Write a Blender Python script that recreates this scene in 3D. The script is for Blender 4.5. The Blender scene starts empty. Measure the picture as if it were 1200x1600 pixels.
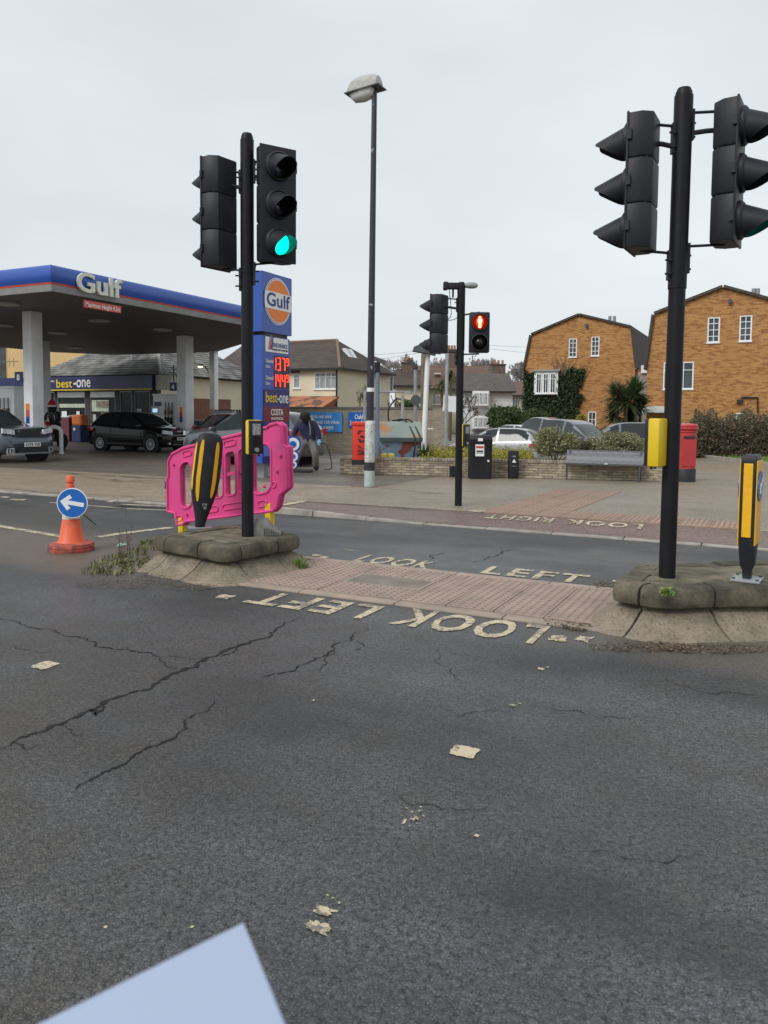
import bpy, bmesh, math, random
import numpy as np
from math import sin, cos, pi, radians, hypot, atan2, sqrt
from mathutils import Vector, Matrix, noise
from mathutils.geometry import tessellate_polygon
random.seed(7)
sc = bpy.context.scene
col = sc.collection

# ------------------------------------------------------------------ camera
F_PX, CX, CY = 1215.0, 600.0, 731.0          # focal length / principal point in 1200x1600 pixels
PITCH, ROLL, YAW, EYE = radians(3.8), radians(0.5), radians(26.5), 1.53
fw = Vector((-sin(YAW)*cos(PITCH), cos(YAW)*cos(PITCH), -sin(PITCH)))
rt = Vector((cos(YAW), sin(YAW), 0)); up = rt.cross(fw)
rt2 = (cos(ROLL)*rt + sin(ROLL)*up).normalized(); up2 = rt2.cross(fw)
cam_d = bpy.data.cameras.new('camera'); cam = bpy.data.objects.new('camera', cam_d); col.objects.link(cam)
m = Matrix((rt2, up2, -fw)).transposed().to_4x4(); m.translation = (0, 0, EYE); cam.matrix_world = m
cam_d.sensor_fit = 'VERTICAL'; cam_d.sensor_height = 36; cam_d.sensor_width = 27
cam_d.lens = 36*F_PX/1600; cam_d.shift_x = 0; cam_d.shift_y = (CY-800)/1600
cam_d.clip_start = 0.05; cam_d.clip_end = 3000
cam_d.dof.use_dof = True; cam_d.dof.focus_distance = 11; cam_d.dof.aperture_fstop = 8.5
sc.camera = cam
sc.render.resolution_x, sc.render.resolution_y = 768, 1024

# ------------------------------------------------------------------ sky, sun, exposure
SUN_EL, SUN_AZ = radians(42), radians(200)   # azimuth measured clockwise from +Y
w = bpy.data.worlds.new('World'); sc.world = w; w.use_nodes = True
nt = w.node_tree; nt.nodes.clear(); N = nt.nodes.new; L = nt.links.new
out = N('ShaderNodeOutputWorld'); bg = N('ShaderNodeBackground'); bg.inputs[1].default_value = 0.1
sky = N('ShaderNodeTexSky'); sky.sky_type = 'NISHITA'; sky.sun_disc = False
sky.sun_elevation = SUN_EL; sky.sun_rotation = SUN_AZ; sky.air_density = 1; sky.dust_density = 2
tc = N('ShaderNodeTexCoord'); mp = N('ShaderNodeMapping'); mp.inputs['Scale'].default_value = (1.0, 1.0, 2.6)
ns = N('ShaderNodeTexNoise'); ns.inputs['Scale'].default_value = 1.5; ns.inputs['Detail'].default_value = 4; ns.inputs['Roughness'].default_value = .5
cr = N('ShaderNodeValToRGB'); cr.color_ramp.elements[0].position = .30; cr.color_ramp.elements[1].position = .70
cr.color_ramp.elements[0].color = (5.25, 5.68, 6.02, 1); cr.color_ramp.elements[1].color = (6.75, 7.1, 7.2, 1)
mx = N('ShaderNodeMixRGB'); mx.inputs[0].default_value = .93
L(tc.outputs['Generated'], mp.inputs[0]); L(mp.outputs[0], ns.inputs[0]); L(ns.outputs[0], cr.inputs[0])
L(sky.outputs[0], mx.inputs[1]); L(cr.outputs[0], mx.inputs[2]); L(mx.outputs[0], bg.inputs[0]); L(bg.outputs[0], out.inputs[0])
sd = bpy.data.lights.new('sun', 'SUN'); sd.energy = 1.5; sd.angle = radians(28); sd.color = (1, .97, .93)
so = bpy.data.objects.new('sun', sd); col.objects.link(so)
sdir = Vector((sin(SUN_AZ)*cos(SUN_EL), cos(SUN_AZ)*cos(SUN_EL), sin(SUN_EL)))
so.rotation_euler = sdir.to_track_quat('Z', 'Y').to_euler(); so.location = (0, -20, 30)
sc.view_settings.view_transform = 'Standard'; sc.view_settings.look = 'None'
sc.view_settings.exposure = 0.36; sc.view_settings.gamma = 1

# ------------------------------------------------------------------ surveying helpers (photo measurement -> place)
CAMP = Vector((0, 0, EYE))
def ray(x, y): return rt2*((x-CX)/F_PX) - up2*((y-CY)/F_PX) + fw
def gp(x, y, z=0.0):
    d = ray(x, y); return CAMP + d*((z-EYE)/d.z)
def ony(x, y, Y):
    d = ray(x, y); return CAMP + d*(Y/d.y)
def onx(x, y, X):
    d = ray(x, y); return CAMP + d*(X/d.x)
def dep(x, y, D):                              # point on the ray at horizontal distance D along the view
    d = ray(x, y); h = Vector((fw.x, fw.y, 0)).normalized(); return CAMP + d*(D/d.dot(h))
def zat(x, y, P):
    d = ray(x, y); return EYE + d.z*hypot(P[0], P[1])/hypot(d.x, d.y)

# ------------------------------------------------------------------ mesh builder
class MB:
    def __init__(s): s.v = []; s.f = []
    def add(s, vs, fs, M=None):
        o = len(s.v)
        s.v += [tuple(M @ Vector(p)) if M is not None else tuple(p) for p in vs]
        s.f += [tuple(i+o for i in f) for f in fs]; return s
    def box(s, c, d, M=None, rz=0, bev=0):
        x, y, z = d[0]/2, d[1]/2, d[2]/2
        if bev <= 0:
            vs = [(-x,-y,-z),(x,-y,-z),(x,y,-z),(-x,y,-z),(-x,-y,z),(x,-y,z),(x,y,z),(-x,y,z)]
            fs = [(0,3,2,1),(4,5,6,7),(0,1,5,4),(1,2,6,5),(2,3,7,6),(3,0,4,7)]
        else:
            bm = bmesh.new(); bmesh.ops.create_cube(bm, size=1)
            for v in bm.verts: v.co = Vector((v.co.x*d[0], v.co.y*d[1], v.co.z*d[2]))
            bmesh.ops.bevel(bm, geom=bm.edges[:], offset=bev, segments=2, affect='EDGES', profile=.5)
            bm.verts.index_update(); vs = [v.co[:] for v in bm.verts]; fs = [[v.index for v in f.verts] for f in bm.faces]; bm.free()
        T = Matrix.Translation(c) @ Matrix.Rotation(rz, 4, 'Z')
        return s.add(vs, fs, (M @ T) if M is not None else T)
    def ring(s, pts_list, closed=True, cap=True, M=None):   # loft a list of rings of equal length
        n = len(pts_list[0]); vs = [p for r in pts_list for p in r]; fs = []
        for i in range(len(pts_list)-1):
            for j in range(n if closed else n-1):
                a, b = i*n+j, i*n+(j+1) % n
                fs.append((a, b, b+n, a+n))
        if cap and closed:
            fs.append(tuple(range(n-1, -1, -1))); k = (len(pts_list)-1)*n; fs.append(tuple(range(k, k+n)))
        return s.add(vs, fs, M)
    def cyl(s, p0, p1, r0, r1=None, n=14, cap=True, M=None):
        r1 = r0 if r1 is None else r1; p0, p1 = Vector(p0), Vector(p1)
        return s.tube([p0, p1], [r0, r1], n, cap, M)
    def tube(s, pts, r, n=8, cap=True, M=None):
        pts = [Vector(p) for p in pts]; rs = r if isinstance(r, (list, tuple)) else [r]*len(pts)
        rings = []; prev = None
        for i, p in enumerate(pts):
            t = (pts[min(i+1, len(pts)-1)] - pts[max(i-1, 0)]).normalized()
            if prev is None:
                a = t.orthogonal().normalized()
            else:
                a = (prev - t*prev.dot(t)); a = a.normalized() if a.length > 1e-6 else t.orthogonal().normalized()
            prev = a; b = t.cross(a)
            rings.append([p + (a*cos(2*pi*k/n) + b*sin(2*pi*k/n))*rs[i] for k in range(n)])
        return s.ring(rings, True, cap, M)
    def lathe(s, prof, n=20, M=None, cap=True):             # prof: (r, z)
        return s.ring([[(r*cos(2*pi*k/n), r*sin(2*pi*k/n), z) for k in range(n)] for r, z in prof], True, cap, M)
    def prism(s, poly, h0, h1, M=None, holes=()):           # poly in (x, z), extruded along y from h0 to h1
        loops = [list(poly)] + [list(h) for h in holes]
        tri = tessellate_polygon([[Vector((a, b, 0)) for a, b in l] for l in loops])
        flat = [p for l in loops for p in l]; n = len(flat)
        vs = [(a, h0, b) for a, b in flat] + [(a, h1, b) for a, b in flat]; fs = []
        for t in tri:
            (x0, z0), (x1, z1), (x2, z2) = (flat[i] for i in t)
            c = (x1-x0)*(z2-z0)-(x2-x0)*(z1-z0)
            if abs(c) < 1e-12: continue
            t = t if c > 0 else (t[0], t[2], t[1])
            fs.append(tuple(t)); fs.append(tuple(i+n for i in reversed(t)))
        o = 0
        for k, l in enumerate(loops):
            ar = sum(l[i][0]*l[(i+1) % len(l)][1]-l[(i+1) % len(l)][0]*l[i][1] for i in range(len(l)))
            for i in range(len(l)):
                a, b = o+i, o+(i+1) % len(l)
                q = (a, a+n, b+n, b) if (ar > 0) == (k == 0) else (a, b, b+n, a+n)
                fs.append(q)
            o += len(l)
        return s.add(vs, fs, M)
    def quad(s, a, b, c, d): return s.add([a, b, c, d], [(0, 1, 2, 3)])
    def mesh(s, name, smooth=False):
        me = bpy.data.meshes.new(name); me.from_pydata([tuple(p) for p in s.v], [], s.f); me.update()
        if smooth:
            me.shade_smooth()
            if smooth != 2: me.set_sharp_from_angle(angle=radians(38))
        return me
    def build(s, name, mat=None, parent=None, smooth=False, M=None):
        me = s.mesh(name, smooth); o = bpy.data.objects.new(name, me); col.objects.link(o)
        if mat: me.materials.append(mat)
        if parent: o.parent = parent
        if M is not None: o.matrix_basis = M
        return o
def tag(o, label=None, cat=None, group=None, kind=None):
    if label: o['label'] = label
    if cat: o['category'] = cat
    if group: o['group'] = group
    if kind: o['kind'] = kind
    return o
def thing(name, loc, label, cat, rz=0, group=None):
    o = bpy.data.objects.new(name, None); o.empty_display_size = .1; col.objects.link(o)
    o.location = loc; o.rotation_euler = (0, 0, rz); return tag(o, label, cat, group)
def copy_tree(o, parent=None):
    c = o.copy(); col.objects.link(c); c.parent = parent
    for ch in o.children: copy_tree(ch, c)
    return c
def T(*a): return Matrix.Translation(a)
def RX(a): return Matrix.Rotation(a, 4, 'X')
def RY(a): return Matrix.Rotation(a, 4, 'Y')
def RZ(a): return Matrix.Rotation(a, 4, 'Z')
def text_mb(body, size=1.0, depth=.01, bold=0.0, align='CENTER', sx=1.0, shear=0.0, spacing=1.0):
    """letters standing in the XZ plane, facing -Y, baseline z=0"""
    cu = bpy.data.curves.new('t', 'FONT'); cu.body = body; cu.size = size; cu.extrude = depth/2; cu.offset = bold
    cu.align_x = align; cu.shear = shear; cu.space_character = spacing; cu.resolution_u = 3
    o = bpy.data.objects.new('t', cu); col.objects.link(o)
    dg = bpy.context.evaluated_depsgraph_get(); me = bpy.data.meshes.new_from_object(o.evaluated_get(dg))
    mb = MB(); mb.v = [(v.co.x*sx, -v.co.z, v.co.y) for v in me.vertices]; mb.f = [tuple(p.vertices) for p in me.polygons]
    bpy.data.objects.remove(o); bpy.data.curves.remove(cu); bpy.data.meshes.remove(me); return mb
def text(body, name, mat, parent, M, **k): return text_mb(body, **k).build(name, mat, parent, M=M)
def vbez(pts, n=8):                                # Catmull-Rom through points
    P = [Vector(p) for p in pts]; P = [2*P[0]-P[1]]+P+[2*P[-1]-P[-2]]; o = []
    for i in range(1, len(P)-2):
        for k in range(n):
            t = k/n; a, b, c, d = P[i-1:i+3]
            o.append(.5*((2*b)+(c-a)*t+(2*a-5*b+4*c-d)*t*t+(3*b-a-3*c+d)*t**3))
    return o+[P[-2]]

# ------------------------------------------------------------------ materials
MATS = {}
def mat(name, c, rough=.6, metal=0.0, var=.12, scale=4.0, bump=0.0, bscale=40.0, spec=.5, coat=0.0, c2=None, mix=(.45, .65), emit=None, estr=0.0, alpha=1.0, detail=6.0):
    if name in MATS: return MATS[name]
    M = bpy.data.materials.new(name); M.use_nodes = True; MATS[name] = M
    nt = M.node_tree; b = nt.nodes['Principled BSDF']; N = nt.nodes.new; L = nt.links.new
    b.inputs['Roughness'].default_value = rough; b.inputs['Metallic'].default_value = metal
    b.inputs['Specular IOR Level'].default_value = spec; b.inputs['Coat Weight'].default_value = coat; b.inputs['Coat Roughness'].default_value = .05
    g = N('ShaderNodeNewGeometry'); n = N('ShaderNodeTexNoise'); n.inputs['Scale'].default_value = scale; n.inputs['Detail'].default_value = detail
    L(g.outputs['Position'], n.inputs['Vector'])
    if c2 is None:
        c2 = tuple(max(0, x*(1-var)) for x in c); ca = tuple(min(1, x*(1+var)) for x in c); lo, hi = .3, .7
    else:
        ca = c; lo, hi = mix
    r = N('ShaderNodeValToRGB'); r.color_ramp.elements[0].position = lo; r.color_ramp.elements[1].position = hi
    r.color_ramp.elements[0].color = (*ca, 1); r.color_ramp.elements[1].color = (*c2, 1)
    L(n.outputs[0], r.inputs[0]); L(r.outputs[0], b.inputs['Base Color'])
    if bump:
        n2 = N('ShaderNodeTexNoise'); n2.inputs['Scale'].default_value = bscale; n2.inputs['Detail'].default_value = 4
        L(g.outputs['Position'], n2.inputs['Vector'])
        bp = N('ShaderNodeBump'); bp.inputs['Strength'].default_value = bump; bp.inputs['Distance'].default_value = .01
        L(n2.outputs[0], bp.inputs['Height']); L(bp.outputs[0], b.inputs['Normal'])
    if emit:
        b.inputs['Emission Color'].default_value = (*emit, 1); b.inputs['Emission Strength'].default_value = estr
    return M
def ramp(nt, stops):
    r = nt.nodes.new('ShaderNodeValToRGB'); e = r.color_ramp.elements
    while len(e) < len(stops): e.new(.5)
    for k, (p, c) in enumerate(stops): e[k].position = p; e[k].color = (*c, 1) if len(c) == 3 else c
    return r
def nz(nt, vec, scale, detail=5, rough=.55, dim=None):
    n = nt.nodes.new('ShaderNodeTexNoise'); n.inputs['Scale'].default_value = scale; n.inputs['Detail'].default_value = detail; n.inputs['Roughness'].default_value = rough
    nt.links.new(vec, n.inputs['Vector']); return n.outputs[0]
def mixc(nt, fac, a, b, mode='MIX'):
    m = nt.nodes.new('ShaderNodeMixRGB'); m.blend_type = mode
    for k, v in enumerate((fac, a, b)):
        if hasattr(v, 'is_linked'): nt.links.new(v, m.inputs[k])
        elif k == 0: m.inputs[0].default_value = v
        else: m.inputs[k].default_value = (*v, 1)
    return m.outputs[0]
def math_(nt, op, a, b=None, clamp=False):
    m = nt.nodes.new('ShaderNodeMath'); m.operation = op; m.use_clamp = clamp
    for k, v in enumerate((a, b)):
        if v is None: continue
        if hasattr(v, 'is_linked'): nt.links.new(v, m.inputs[k])
        else: m.inputs[k].default_value = v
    return m.outputs[0]
def newmat(name):
    M = bpy.data.materials.new(name); M.use_nodes = True; MATS[name] = M
    nt = M.node_tree; return M, nt, nt.nodes['Principled BSDF'], nt.nodes.new('ShaderNodeNewGeometry').outputs['Position']
def maprange(nt, v, a, b, c=0, d=1):
    m = nt.nodes.new('ShaderNodeMapRange'); nt.links.new(v, m.inputs[0])
    for k, x in enumerate((a, b, c, d)): m.inputs[k+1].default_value = x
    return m.outputs[0]

def asphalt_mat(name, lo, hi, brown, dirt=False):
    M, nt, b, pos = newmat(name); L = nt.links.new
    big = nz(nt, pos, .45, 5, .6); mid = nz(nt, pos, 2.6, 6, .65); sepm = nt.nodes.new('ShaderNodeSeparateXYZ'); L(pos, sepm.inputs[0])
    st = nt.nodes.new('ShaderNodeMapping'); st.inputs['Scale'].default_value = (.16, 1.0, 1); L(pos, st.inputs[0]); track = nz(nt, st.outputs[0], .9, 4, .6)
    wob = nt.nodes.new('ShaderNodeVectorMath'); wob.operation = 'ADD'; L(pos, wob.inputs[0])
    wn = nt.nodes.new('ShaderNodeTexNoise'); wn.inputs['Scale'].default_value = 55; wn.inputs['Detail'].default_value = 2; L(pos, wn.inputs['Vector'])
    ws = nt.nodes.new('ShaderNodeVectorMath'); ws.operation = 'SCALE'; ws.inputs['Scale'].default_value = .016; L(wn.outputs['Color'], ws.inputs[0]); L(ws.outputs[0], wob.inputs[1])
    v = nt.nodes.new('ShaderNodeTexVoronoi'); v.feature = 'DISTANCE_TO_EDGE'; v.inputs['Scale'].default_value = 88; L(wob.outputs[0], v.inputs['Vector'])
    vc = nt.nodes.new('ShaderNodeTexVoronoi'); vc.inputs['Scale'].default_value = 88; L(wob.outputs[0], vc.inputs['Vector']); sp = nt.nodes.new('ShaderNodeSeparateColor'); L(vc.outputs['Color'], sp.inputs[0])
    fine = nz(nt, pos, 210, 4, .75); pit = nz(nt, pos, 48, 4, .7); grit = nz(nt, pos, 24, 6, .8)
    t = math_(nt, 'ADD', math_(nt, 'MULTIPLY', big, .6), math_(nt, 'MULTIPLY', track, .4))
    base = ramp(nt, [(.41, lo), (.60, hi)]); L(t, base.inputs[0])
    c = mixc(nt, maprange(nt, math_(nt, 'ADD', math_(nt, 'MULTIPLY', mid, .4), math_(nt, 'MULTIPLY', nz(nt, pos, .23, 3), .6)), .42, .60, 0, .85), base.outputs[0], brown)
    c = mixc(nt, 1.0, c, mixc(nt, sp.outputs[0], (.66, .66, .66), (1.3, 1.29, 1.27)), 'MULTIPLY')
    c = mixc(nt, .8 if not dirt else .45, c, mixc(nt, maprange(nt, grit, .34, .66), (.6, .6, .61), (1.4, 1.39, 1.37)), 'MULTIPLY')
    c = mixc(nt, math_(nt, 'MULTIPLY', maprange(nt, v.outputs['Distance'], .02, .22, 1, 0), maprange(nt, pit, .38, .56, 0, 1)), c, (.010, .010, .011))
    c = mixc(nt, maprange(nt, pit, .57, .63, 0, .85), c, (.010, .010, .010))
    c = mixc(nt, maprange(nt, fine, .58, .8, 0, .3), c, (.30, .295, .285))
    if dirt:                                       # brown grit gathered along the refuge line
        d = math_(nt, 'SUBTRACT', 1, math_(nt, 'DIVIDE', math_(nt, 'ABSOLUTE', math_(nt, 'SUBTRACT', sepm.outputs[1], 6.2)), 1.25), True)
        gx = maprange(nt, sepm.outputs[0], -4.2, -6.0, 0, 1); gx2 = maprange(nt, sepm.outputs[0], -1.6, -1.0, 0, 1)
        d = math_(nt, 'MULTIPLY', d, math_(nt, 'MAXIMUM', gx, gx2)); d = math_(nt, 'MULTIPLY', d, maprange(nt, mid, .25, .6, .4, 1.4), True)
        c = mixc(nt, math_(nt, 'MULTIPLY', d, 1.5, True), c, mixc(nt, fine, (.085, .068, .052), (.18, .148, .112)))
    L(c, b.inputs['Base Color'])
    L(maprange(nt, t, .38, .62, .55, .33), b.inputs['Roughness']); b.inputs['Specular IOR Level'].default_value = .6 if dirt else .35
    bp = nt.nodes.new('ShaderNodeBump'); bp.inputs['Strength'].default_value = .6; bp.inputs['Distance'].default_value = .005
    h = math_(nt, 'ADD', math_(nt, 'MULTIPLY', maprange(nt, v.outputs['Distance'], 0, .3), .8), math_(nt, 'SUBTRACT', math_(nt, 'MULTIPLY', fine, .4), math_(nt, 'MULTIPLY', pit, .8)))
    L(h, bp.inputs['Height']); L(bp.outputs[0], b.inputs['Normal']); return M
M_ROAD = asphalt_mat('asphalt', (.042, .044, .048), (.145, .155, .170), (.082, .070, .057), True)
M_FOOT = asphalt_mat('footway_asphalt', (.35, .30, .235), (.43, .38, .305), (.40, .32, .23))
M_FORE = asphalt_mat('forecourt_concrete', (.22, .19, .155), (.33, .285, .23), (.17, .145, .12))
M_APRON = asphalt_mat('apron_concrete', (.46, .37, .27), (.60, .49, .365), (.40, .315, .23))
M_RED = asphalt_mat('red_surfacing', (.26, .15, .125), (.34, .21, .175), (.27, .20, .165))
def paint_mat():
    M, nt, b, pos = newmat('worn_road_paint'); L = nt.links.new
    n = nz(nt, pos, 26, 8, .75); v = nz(nt, pos, 5, 3)
    f = maprange(nt, math_(nt, 'ADD', math_(nt, 'MULTIPLY', n, .75), math_(nt, 'MULTIPLY', v, .35)), .545, .60, 0, .9)
    c = mixc(nt, nz(nt, pos, 9, 5), (.46, .385, .25), (.64, .55, .39)); L(mixc(nt, f, c, (.13, .125, .115)), b.inputs['Base Color'])
    b.inputs['Roughness'].default_value = .75
    bp = nt.nodes.new('ShaderNodeBump'); bp.inputs['Strength'].default_value = .6; bp.inputs['Distance'].default_value = .004; L(n, bp.inputs['Height']); L(bp.outputs[0], b.inputs['Normal']); return M
M_PAINT = paint_mat()
def brick_mat(name, c1, c2, c3, mortar, sw=.225, sh=.075, bump=.5, msize=.012, axis='X', stain=None):
    M, nt, b, pos = newmat(name); L = nt.links.new
    sp = nt.nodes.new('ShaderNodeSeparateXYZ'); L(pos, sp.inputs[0]); cb = nt.nodes.new('ShaderNodeCombineXYZ')
    hx = sp.outputs[0]
    if axis == 'XY': hx = math_(nt, 'ADD', sp.outputs[0], math_(nt, 'MULTIPLY', sp.outputs[1], .97))
    L(hx, cb.inputs[0]); L(sp.outputs[2], cb.inputs[1])
    t = nt.nodes.new('ShaderNodeTexBrick'); t.inputs['Scale'].default_value = 1; t.inputs['Brick Width'].default_value = sw; t.inputs['Row Height'].default_value = sh
    t.inputs['Mortar Size'].default_value = msize; t.inputs['Color1'].default_value = (*c1, 1); t.inputs['Color2'].default_value = (*c2, 1); t.inputs['Mortar'].default_value = (*mortar, 1); t.inputs['Bias'].default_value = -.1
    L(cb.outputs[0], t.inputs['Vector'])
    t2 = nt.nodes.new('ShaderNodeTexBrick'); t2.inputs['Scale'].default_value = 1; t2.inputs['Brick Width'].default_value = sw*1.25; t2.inputs['Row Height'].default_value = sh*1.0; t2.inputs['Mortar Size'].default_value = 0; t2.inputs['Color1'].default_value = (0, 0, 0, 1); t2.inputs['Color2'].default_value = (1, 1, 1, 1); t2.inputs['Mortar'].default_value = (0, 0, 0, 1)
    L(cb.outputs[0], t2.inputs['Vector'])
    ms = nt.nodes.new('ShaderNodeMapping'); ms.inputs['Scale'].default_value = (2.2, 5.5, 1); L(cb.outputs[0], ms.inputs[0])
    cl = nz(nt, ms.outputs[0], 1.1, 4, .65)
    f2 = math_(nt, 'MULTIPLY', maprange(nt, t2.outputs['Color'], .45, .75), maprange(nt, cl, .34, .50))
    c = mixc(nt, math_(nt, 'MULTIPLY', f2, .78), t.outputs['Color'], c3)
    c = mixc(nt, maprange(nt, nz(nt, pos, .7, 5), .35, .75, 0, .45), c, stain or tuple(x*.6 for x in c1)); L(c, b.inputs['Base Color'])
    b.inputs['Roughness'].default_value = .85
    bp = nt.nodes.new('ShaderNodeBump'); bp.inputs['Strength'].default_value = bump; bp.inputs['Distance'].default_value = .01; bp.invert = True
    L(t.outputs['Fac'], bp.inputs['Height']); L(bp.outputs[0], b.inputs['Normal']); return M
M_BRICK = brick_mat('orange_brick', (.56, .285, .088), (.46, .20, .055), (.25, .085, .03), (.36, .22, .105), axis='XY')
M_STOCK = brick_mat('grey_stock_brick', (.33, .28, .21), (.26, .22, .165), (.36, .31, .235), (.20, .18, .15), axis='XY')
M_REDBR = brick_mat('brown_red_brick', (.24, .12, .08), (.20, .10, .07), (.17, .09, .065), (.2, .15, .12), axis='XY')
def tile_mat(name, c1, c2, moss, sw=.3, sh=.2):
    M, nt, b, pos = newmat(name); L = nt.links.new
    sp = nt.nodes.new('ShaderNodeSeparateXYZ'); L(pos, sp.inputs[0]); cb = nt.nodes.new('ShaderNodeCombineXYZ')
    L(math_(nt, 'ADD', sp.outputs[0], sp.outputs[1]), cb.inputs[0]); L(sp.outputs[2], cb.inputs[1])
    t = nt.nodes.new('ShaderNodeTexBrick'); t.inputs['Scale'].default_value = 1; t.inputs['Brick Width'].default_value = sw; t.inputs['Row Height'].default_value = sh*.6
    t.inputs['Mortar Size'].default_value = .016; t.inputs['Color1'].default_value = (*c1, 1); t.inputs['Color2'].default_value = (*c2, 1); t.inputs['Mortar'].default_value = (*[x*.35 for x in c1], 1)
    L(cb.outputs[0], t.inputs['Vector'])
    c = mixc(nt, maprange(nt, nz(nt, pos, 1.3, 7, .7), .45, .75, 0, .7), t.outputs['Color'], moss); L(c, b.inputs['Base Color']); b.inputs['Roughness'].default_value = .8
    bp = nt.nodes.new('ShaderNodeBump'); bp.inputs['Strength'].default_value = .7; bp.inputs['Distance'].default_value = .03; bp.invert = True
    L(t.outputs['Fac'], bp.inputs['Height']); L(bp.outputs[0], b.inputs['Normal']); return M
M_TILE_D = tile_mat('dark_roof_tile', (.085, .065, .055), (.065, .052, .046), (.12, .095, .07))
M_TILE_B = tile_mat('brown_roof_tile', (.20, .12, .085), (.16, .10, .075), (.11, .085, .07))
M_TILE_G = tile_mat('grey_roof_tile', (.125, .11, .10), (.10, .09, .085), (.16, .135, .11))
M_SLATE = mat('slate', (.27, .265, .25), .75, c2=(.09, .085, .082), mix=(.38, .68), scale=1.6, bump=.3, bscale=12)
M_TERRA = mat('terracotta_tile', (.42, .17, .09), .8, c2=(.14, .08, .06), mix=(.5, .56), scale=1.3, bump=.3)
def leaf_mat(name, stops, rough=.55, trans=.25):
    M, nt, b, pos = newmat(name); L = nt.links.new
    g = nt.nodes.new('ShaderNodeNewGeometry'); r = ramp(nt, stops); L(g.outputs['Random Per Island'], r.inputs[0])
    c = mixc(nt, .35, r.outputs[0], mixc(nt, nz(nt, pos, 3, 3), (.3, .3, .3), (1.5, 1.5, 1.5)), 'MULTIPLY'); L(c, b.inputs['Base Color'])
    b.inputs['Roughness'].default_value = rough; b.inputs['Specular IOR Level'].default_value = .3
    t = nt.nodes.new('ShaderNodeBsdfTranslucent'); L(c, t.inputs[0]); ms = nt.nodes.new('ShaderNodeMixShader'); ms.inputs[0].default_value = trans
    o = nt.nodes['Material Output']; L(b.outputs[0], ms.inputs[1]); L(t.outputs[0], ms.inputs[2]); L(ms.outputs[0], o.inputs[0]); return M
M_LEAF = leaf_mat('green_leaf', [(0, (.035, .065, .022)), (.5, (.065, .11, .038)), (1, (.13, .18, .065))])
M_IVY = leaf_mat('ivy_leaf', [(0, (.03, .05, .026)), (.55, (.065, .095, .045)), (1, (.13, .16, .08))])
M_VARIEG = leaf_mat('variegated_leaf', [(0, (.12, .14, .06)), (.45, (.28, .30, .14)), (.75, (.50, .50, .30)), (1, (.26, .20, .11))])
M_COVER = leaf_mat('groundcover_leaf', [(0, (.20, .20, .03)), (.5, (.38, .36, .07)), (1, (.50, .42, .10))])
M_HEDGE = leaf_mat('winter_hedge_leaf', [(0, (.07, .08, .045)), (.45, (.15, .145, .085)), (.75, (.19, .125, .085)), (1, (.28, .21, .15))])
M_GRASS = leaf_mat('grass_blade', [(0, (.10, .17, .035)), (.6, (.17, .27, .06)), (1, (.30, .30, .12))])
M_WEED = leaf_mat('weed_leaf', [(0, (.07, .10, .03)), (.5, (.17, .20, .07)), (1, (.28, .23, .12))])
M_PALM = leaf_mat('strap_leaf', [(0, (.045, .065, .025)), (.6, (.10, .12, .05)), (1, (.18, .19, .09))])
M_LITTER = leaf_mat('leaf_litter', [(0, (.05, .035, .025)), (.6, (.12, .08, .05)), (1, (.24, .18, .12))], .85, 0)
M_TWIG = mat('twig_bark', (.13, .10, .08), .9, var=.3)
M_BARK = mat('bark', (.12, .095, .07), .9, var=.3, bump=.5)
M_HAZETWIG = mat('haze_paled_twig', (.33, .30, .29), .9, var=.2)  # paler than near twigs, distance haze put into the colour
M_BLK = mat('black_housing', (.020, .021, .027), .5, c2=(.035, .035, .04), mix=(.5, .85), scale=6, bump=.05, spec=.28)
M_POLE = mat('black_pole_paint', (.010, .010, .013), .5, var=.2, spec=.22)
M_GREYP = mat('grey_metal', (.30, .31, .32), .5, .3)
M_DKGREY = mat('dark_grey_metal', (.09, .095, .10), .5, .2, c2=(.05, .05, .055))
M_GALV = mat('galvanised', (.42, .43, .43), .45, .6)
M_WHITE = mat('white_paint', (.84, .85, .85), .5, c2=(.70, .705, .70), mix=(.45, .8), scale=2)
M_PVC = mat('white_upvc', (.78, .79, .79), .4)
M_CREAM = mat('cream_render', (.74, .66, .48), .85, c2=(.64, .57, .41), mix=(.4, .8), scale=.8, bump=.2)
M_PEACH = mat('peach_render', (.72, .50, .24), .85, var=.08, scale=.8)
M_MINT = mat('pale_mint_render', (.66, .76, .72), .85, var=.06)
M_GREYR = mat('pale_grey_render', (.70, .73, .74), .85, var=.08)
M_YEL = mat('yellow_plastic', (.72, .50, .012), .45, var=.08)
M_AMBER = mat('amber_reflective', (.82, .43, .012), .35, var=.06, scale=30)
M_PINK = mat('magenta_plastic', (.70, .06, .25), .55, c2=(.42, .085, .18), mix=(.52, .80), scale=4.5)
M_ORANGE = mat('orange_cone_plastic', (.78, .13, .05), .5, c2=(.45, .12, .07), mix=(.5, .8), scale=9)
M_REFL = mat('white_reflective', (.62, .60, .55), .45, var=.1, scale=20)
M_BLUES = mat('blue_sign_face', (.012, .13, .48), .35, var=.08)
M_WSIGN = mat('white_sign_print', (.82, .82, .82), .4, var=.03)
M_GULFB = mat('gulf_blue_panel', (.014, .078, .39), .35, var=.06, coat=.3)
M_GULFN = mat('navy_panel', (.015, .022, .10), .4, var=.1)
M_MAROON = mat('maroon_panel', (.17, .012, .022), .4)
M_PURPLE = mat('indigo_panel', (.03, .025, .16), .4)
M_LILAC = mat('lilac_panel', (.16, .17, .55), .4)
M_GORANGE = mat('logo_orange', (.85, .22, .02), .4, var=.03)
M_REDSTR = mat('red_stripe', (.55, .07, .055), .45)
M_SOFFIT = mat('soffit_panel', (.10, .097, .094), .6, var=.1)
M_SOFTRIM = mat('soffit_trim', (.33, .33, .33), .6)
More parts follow.
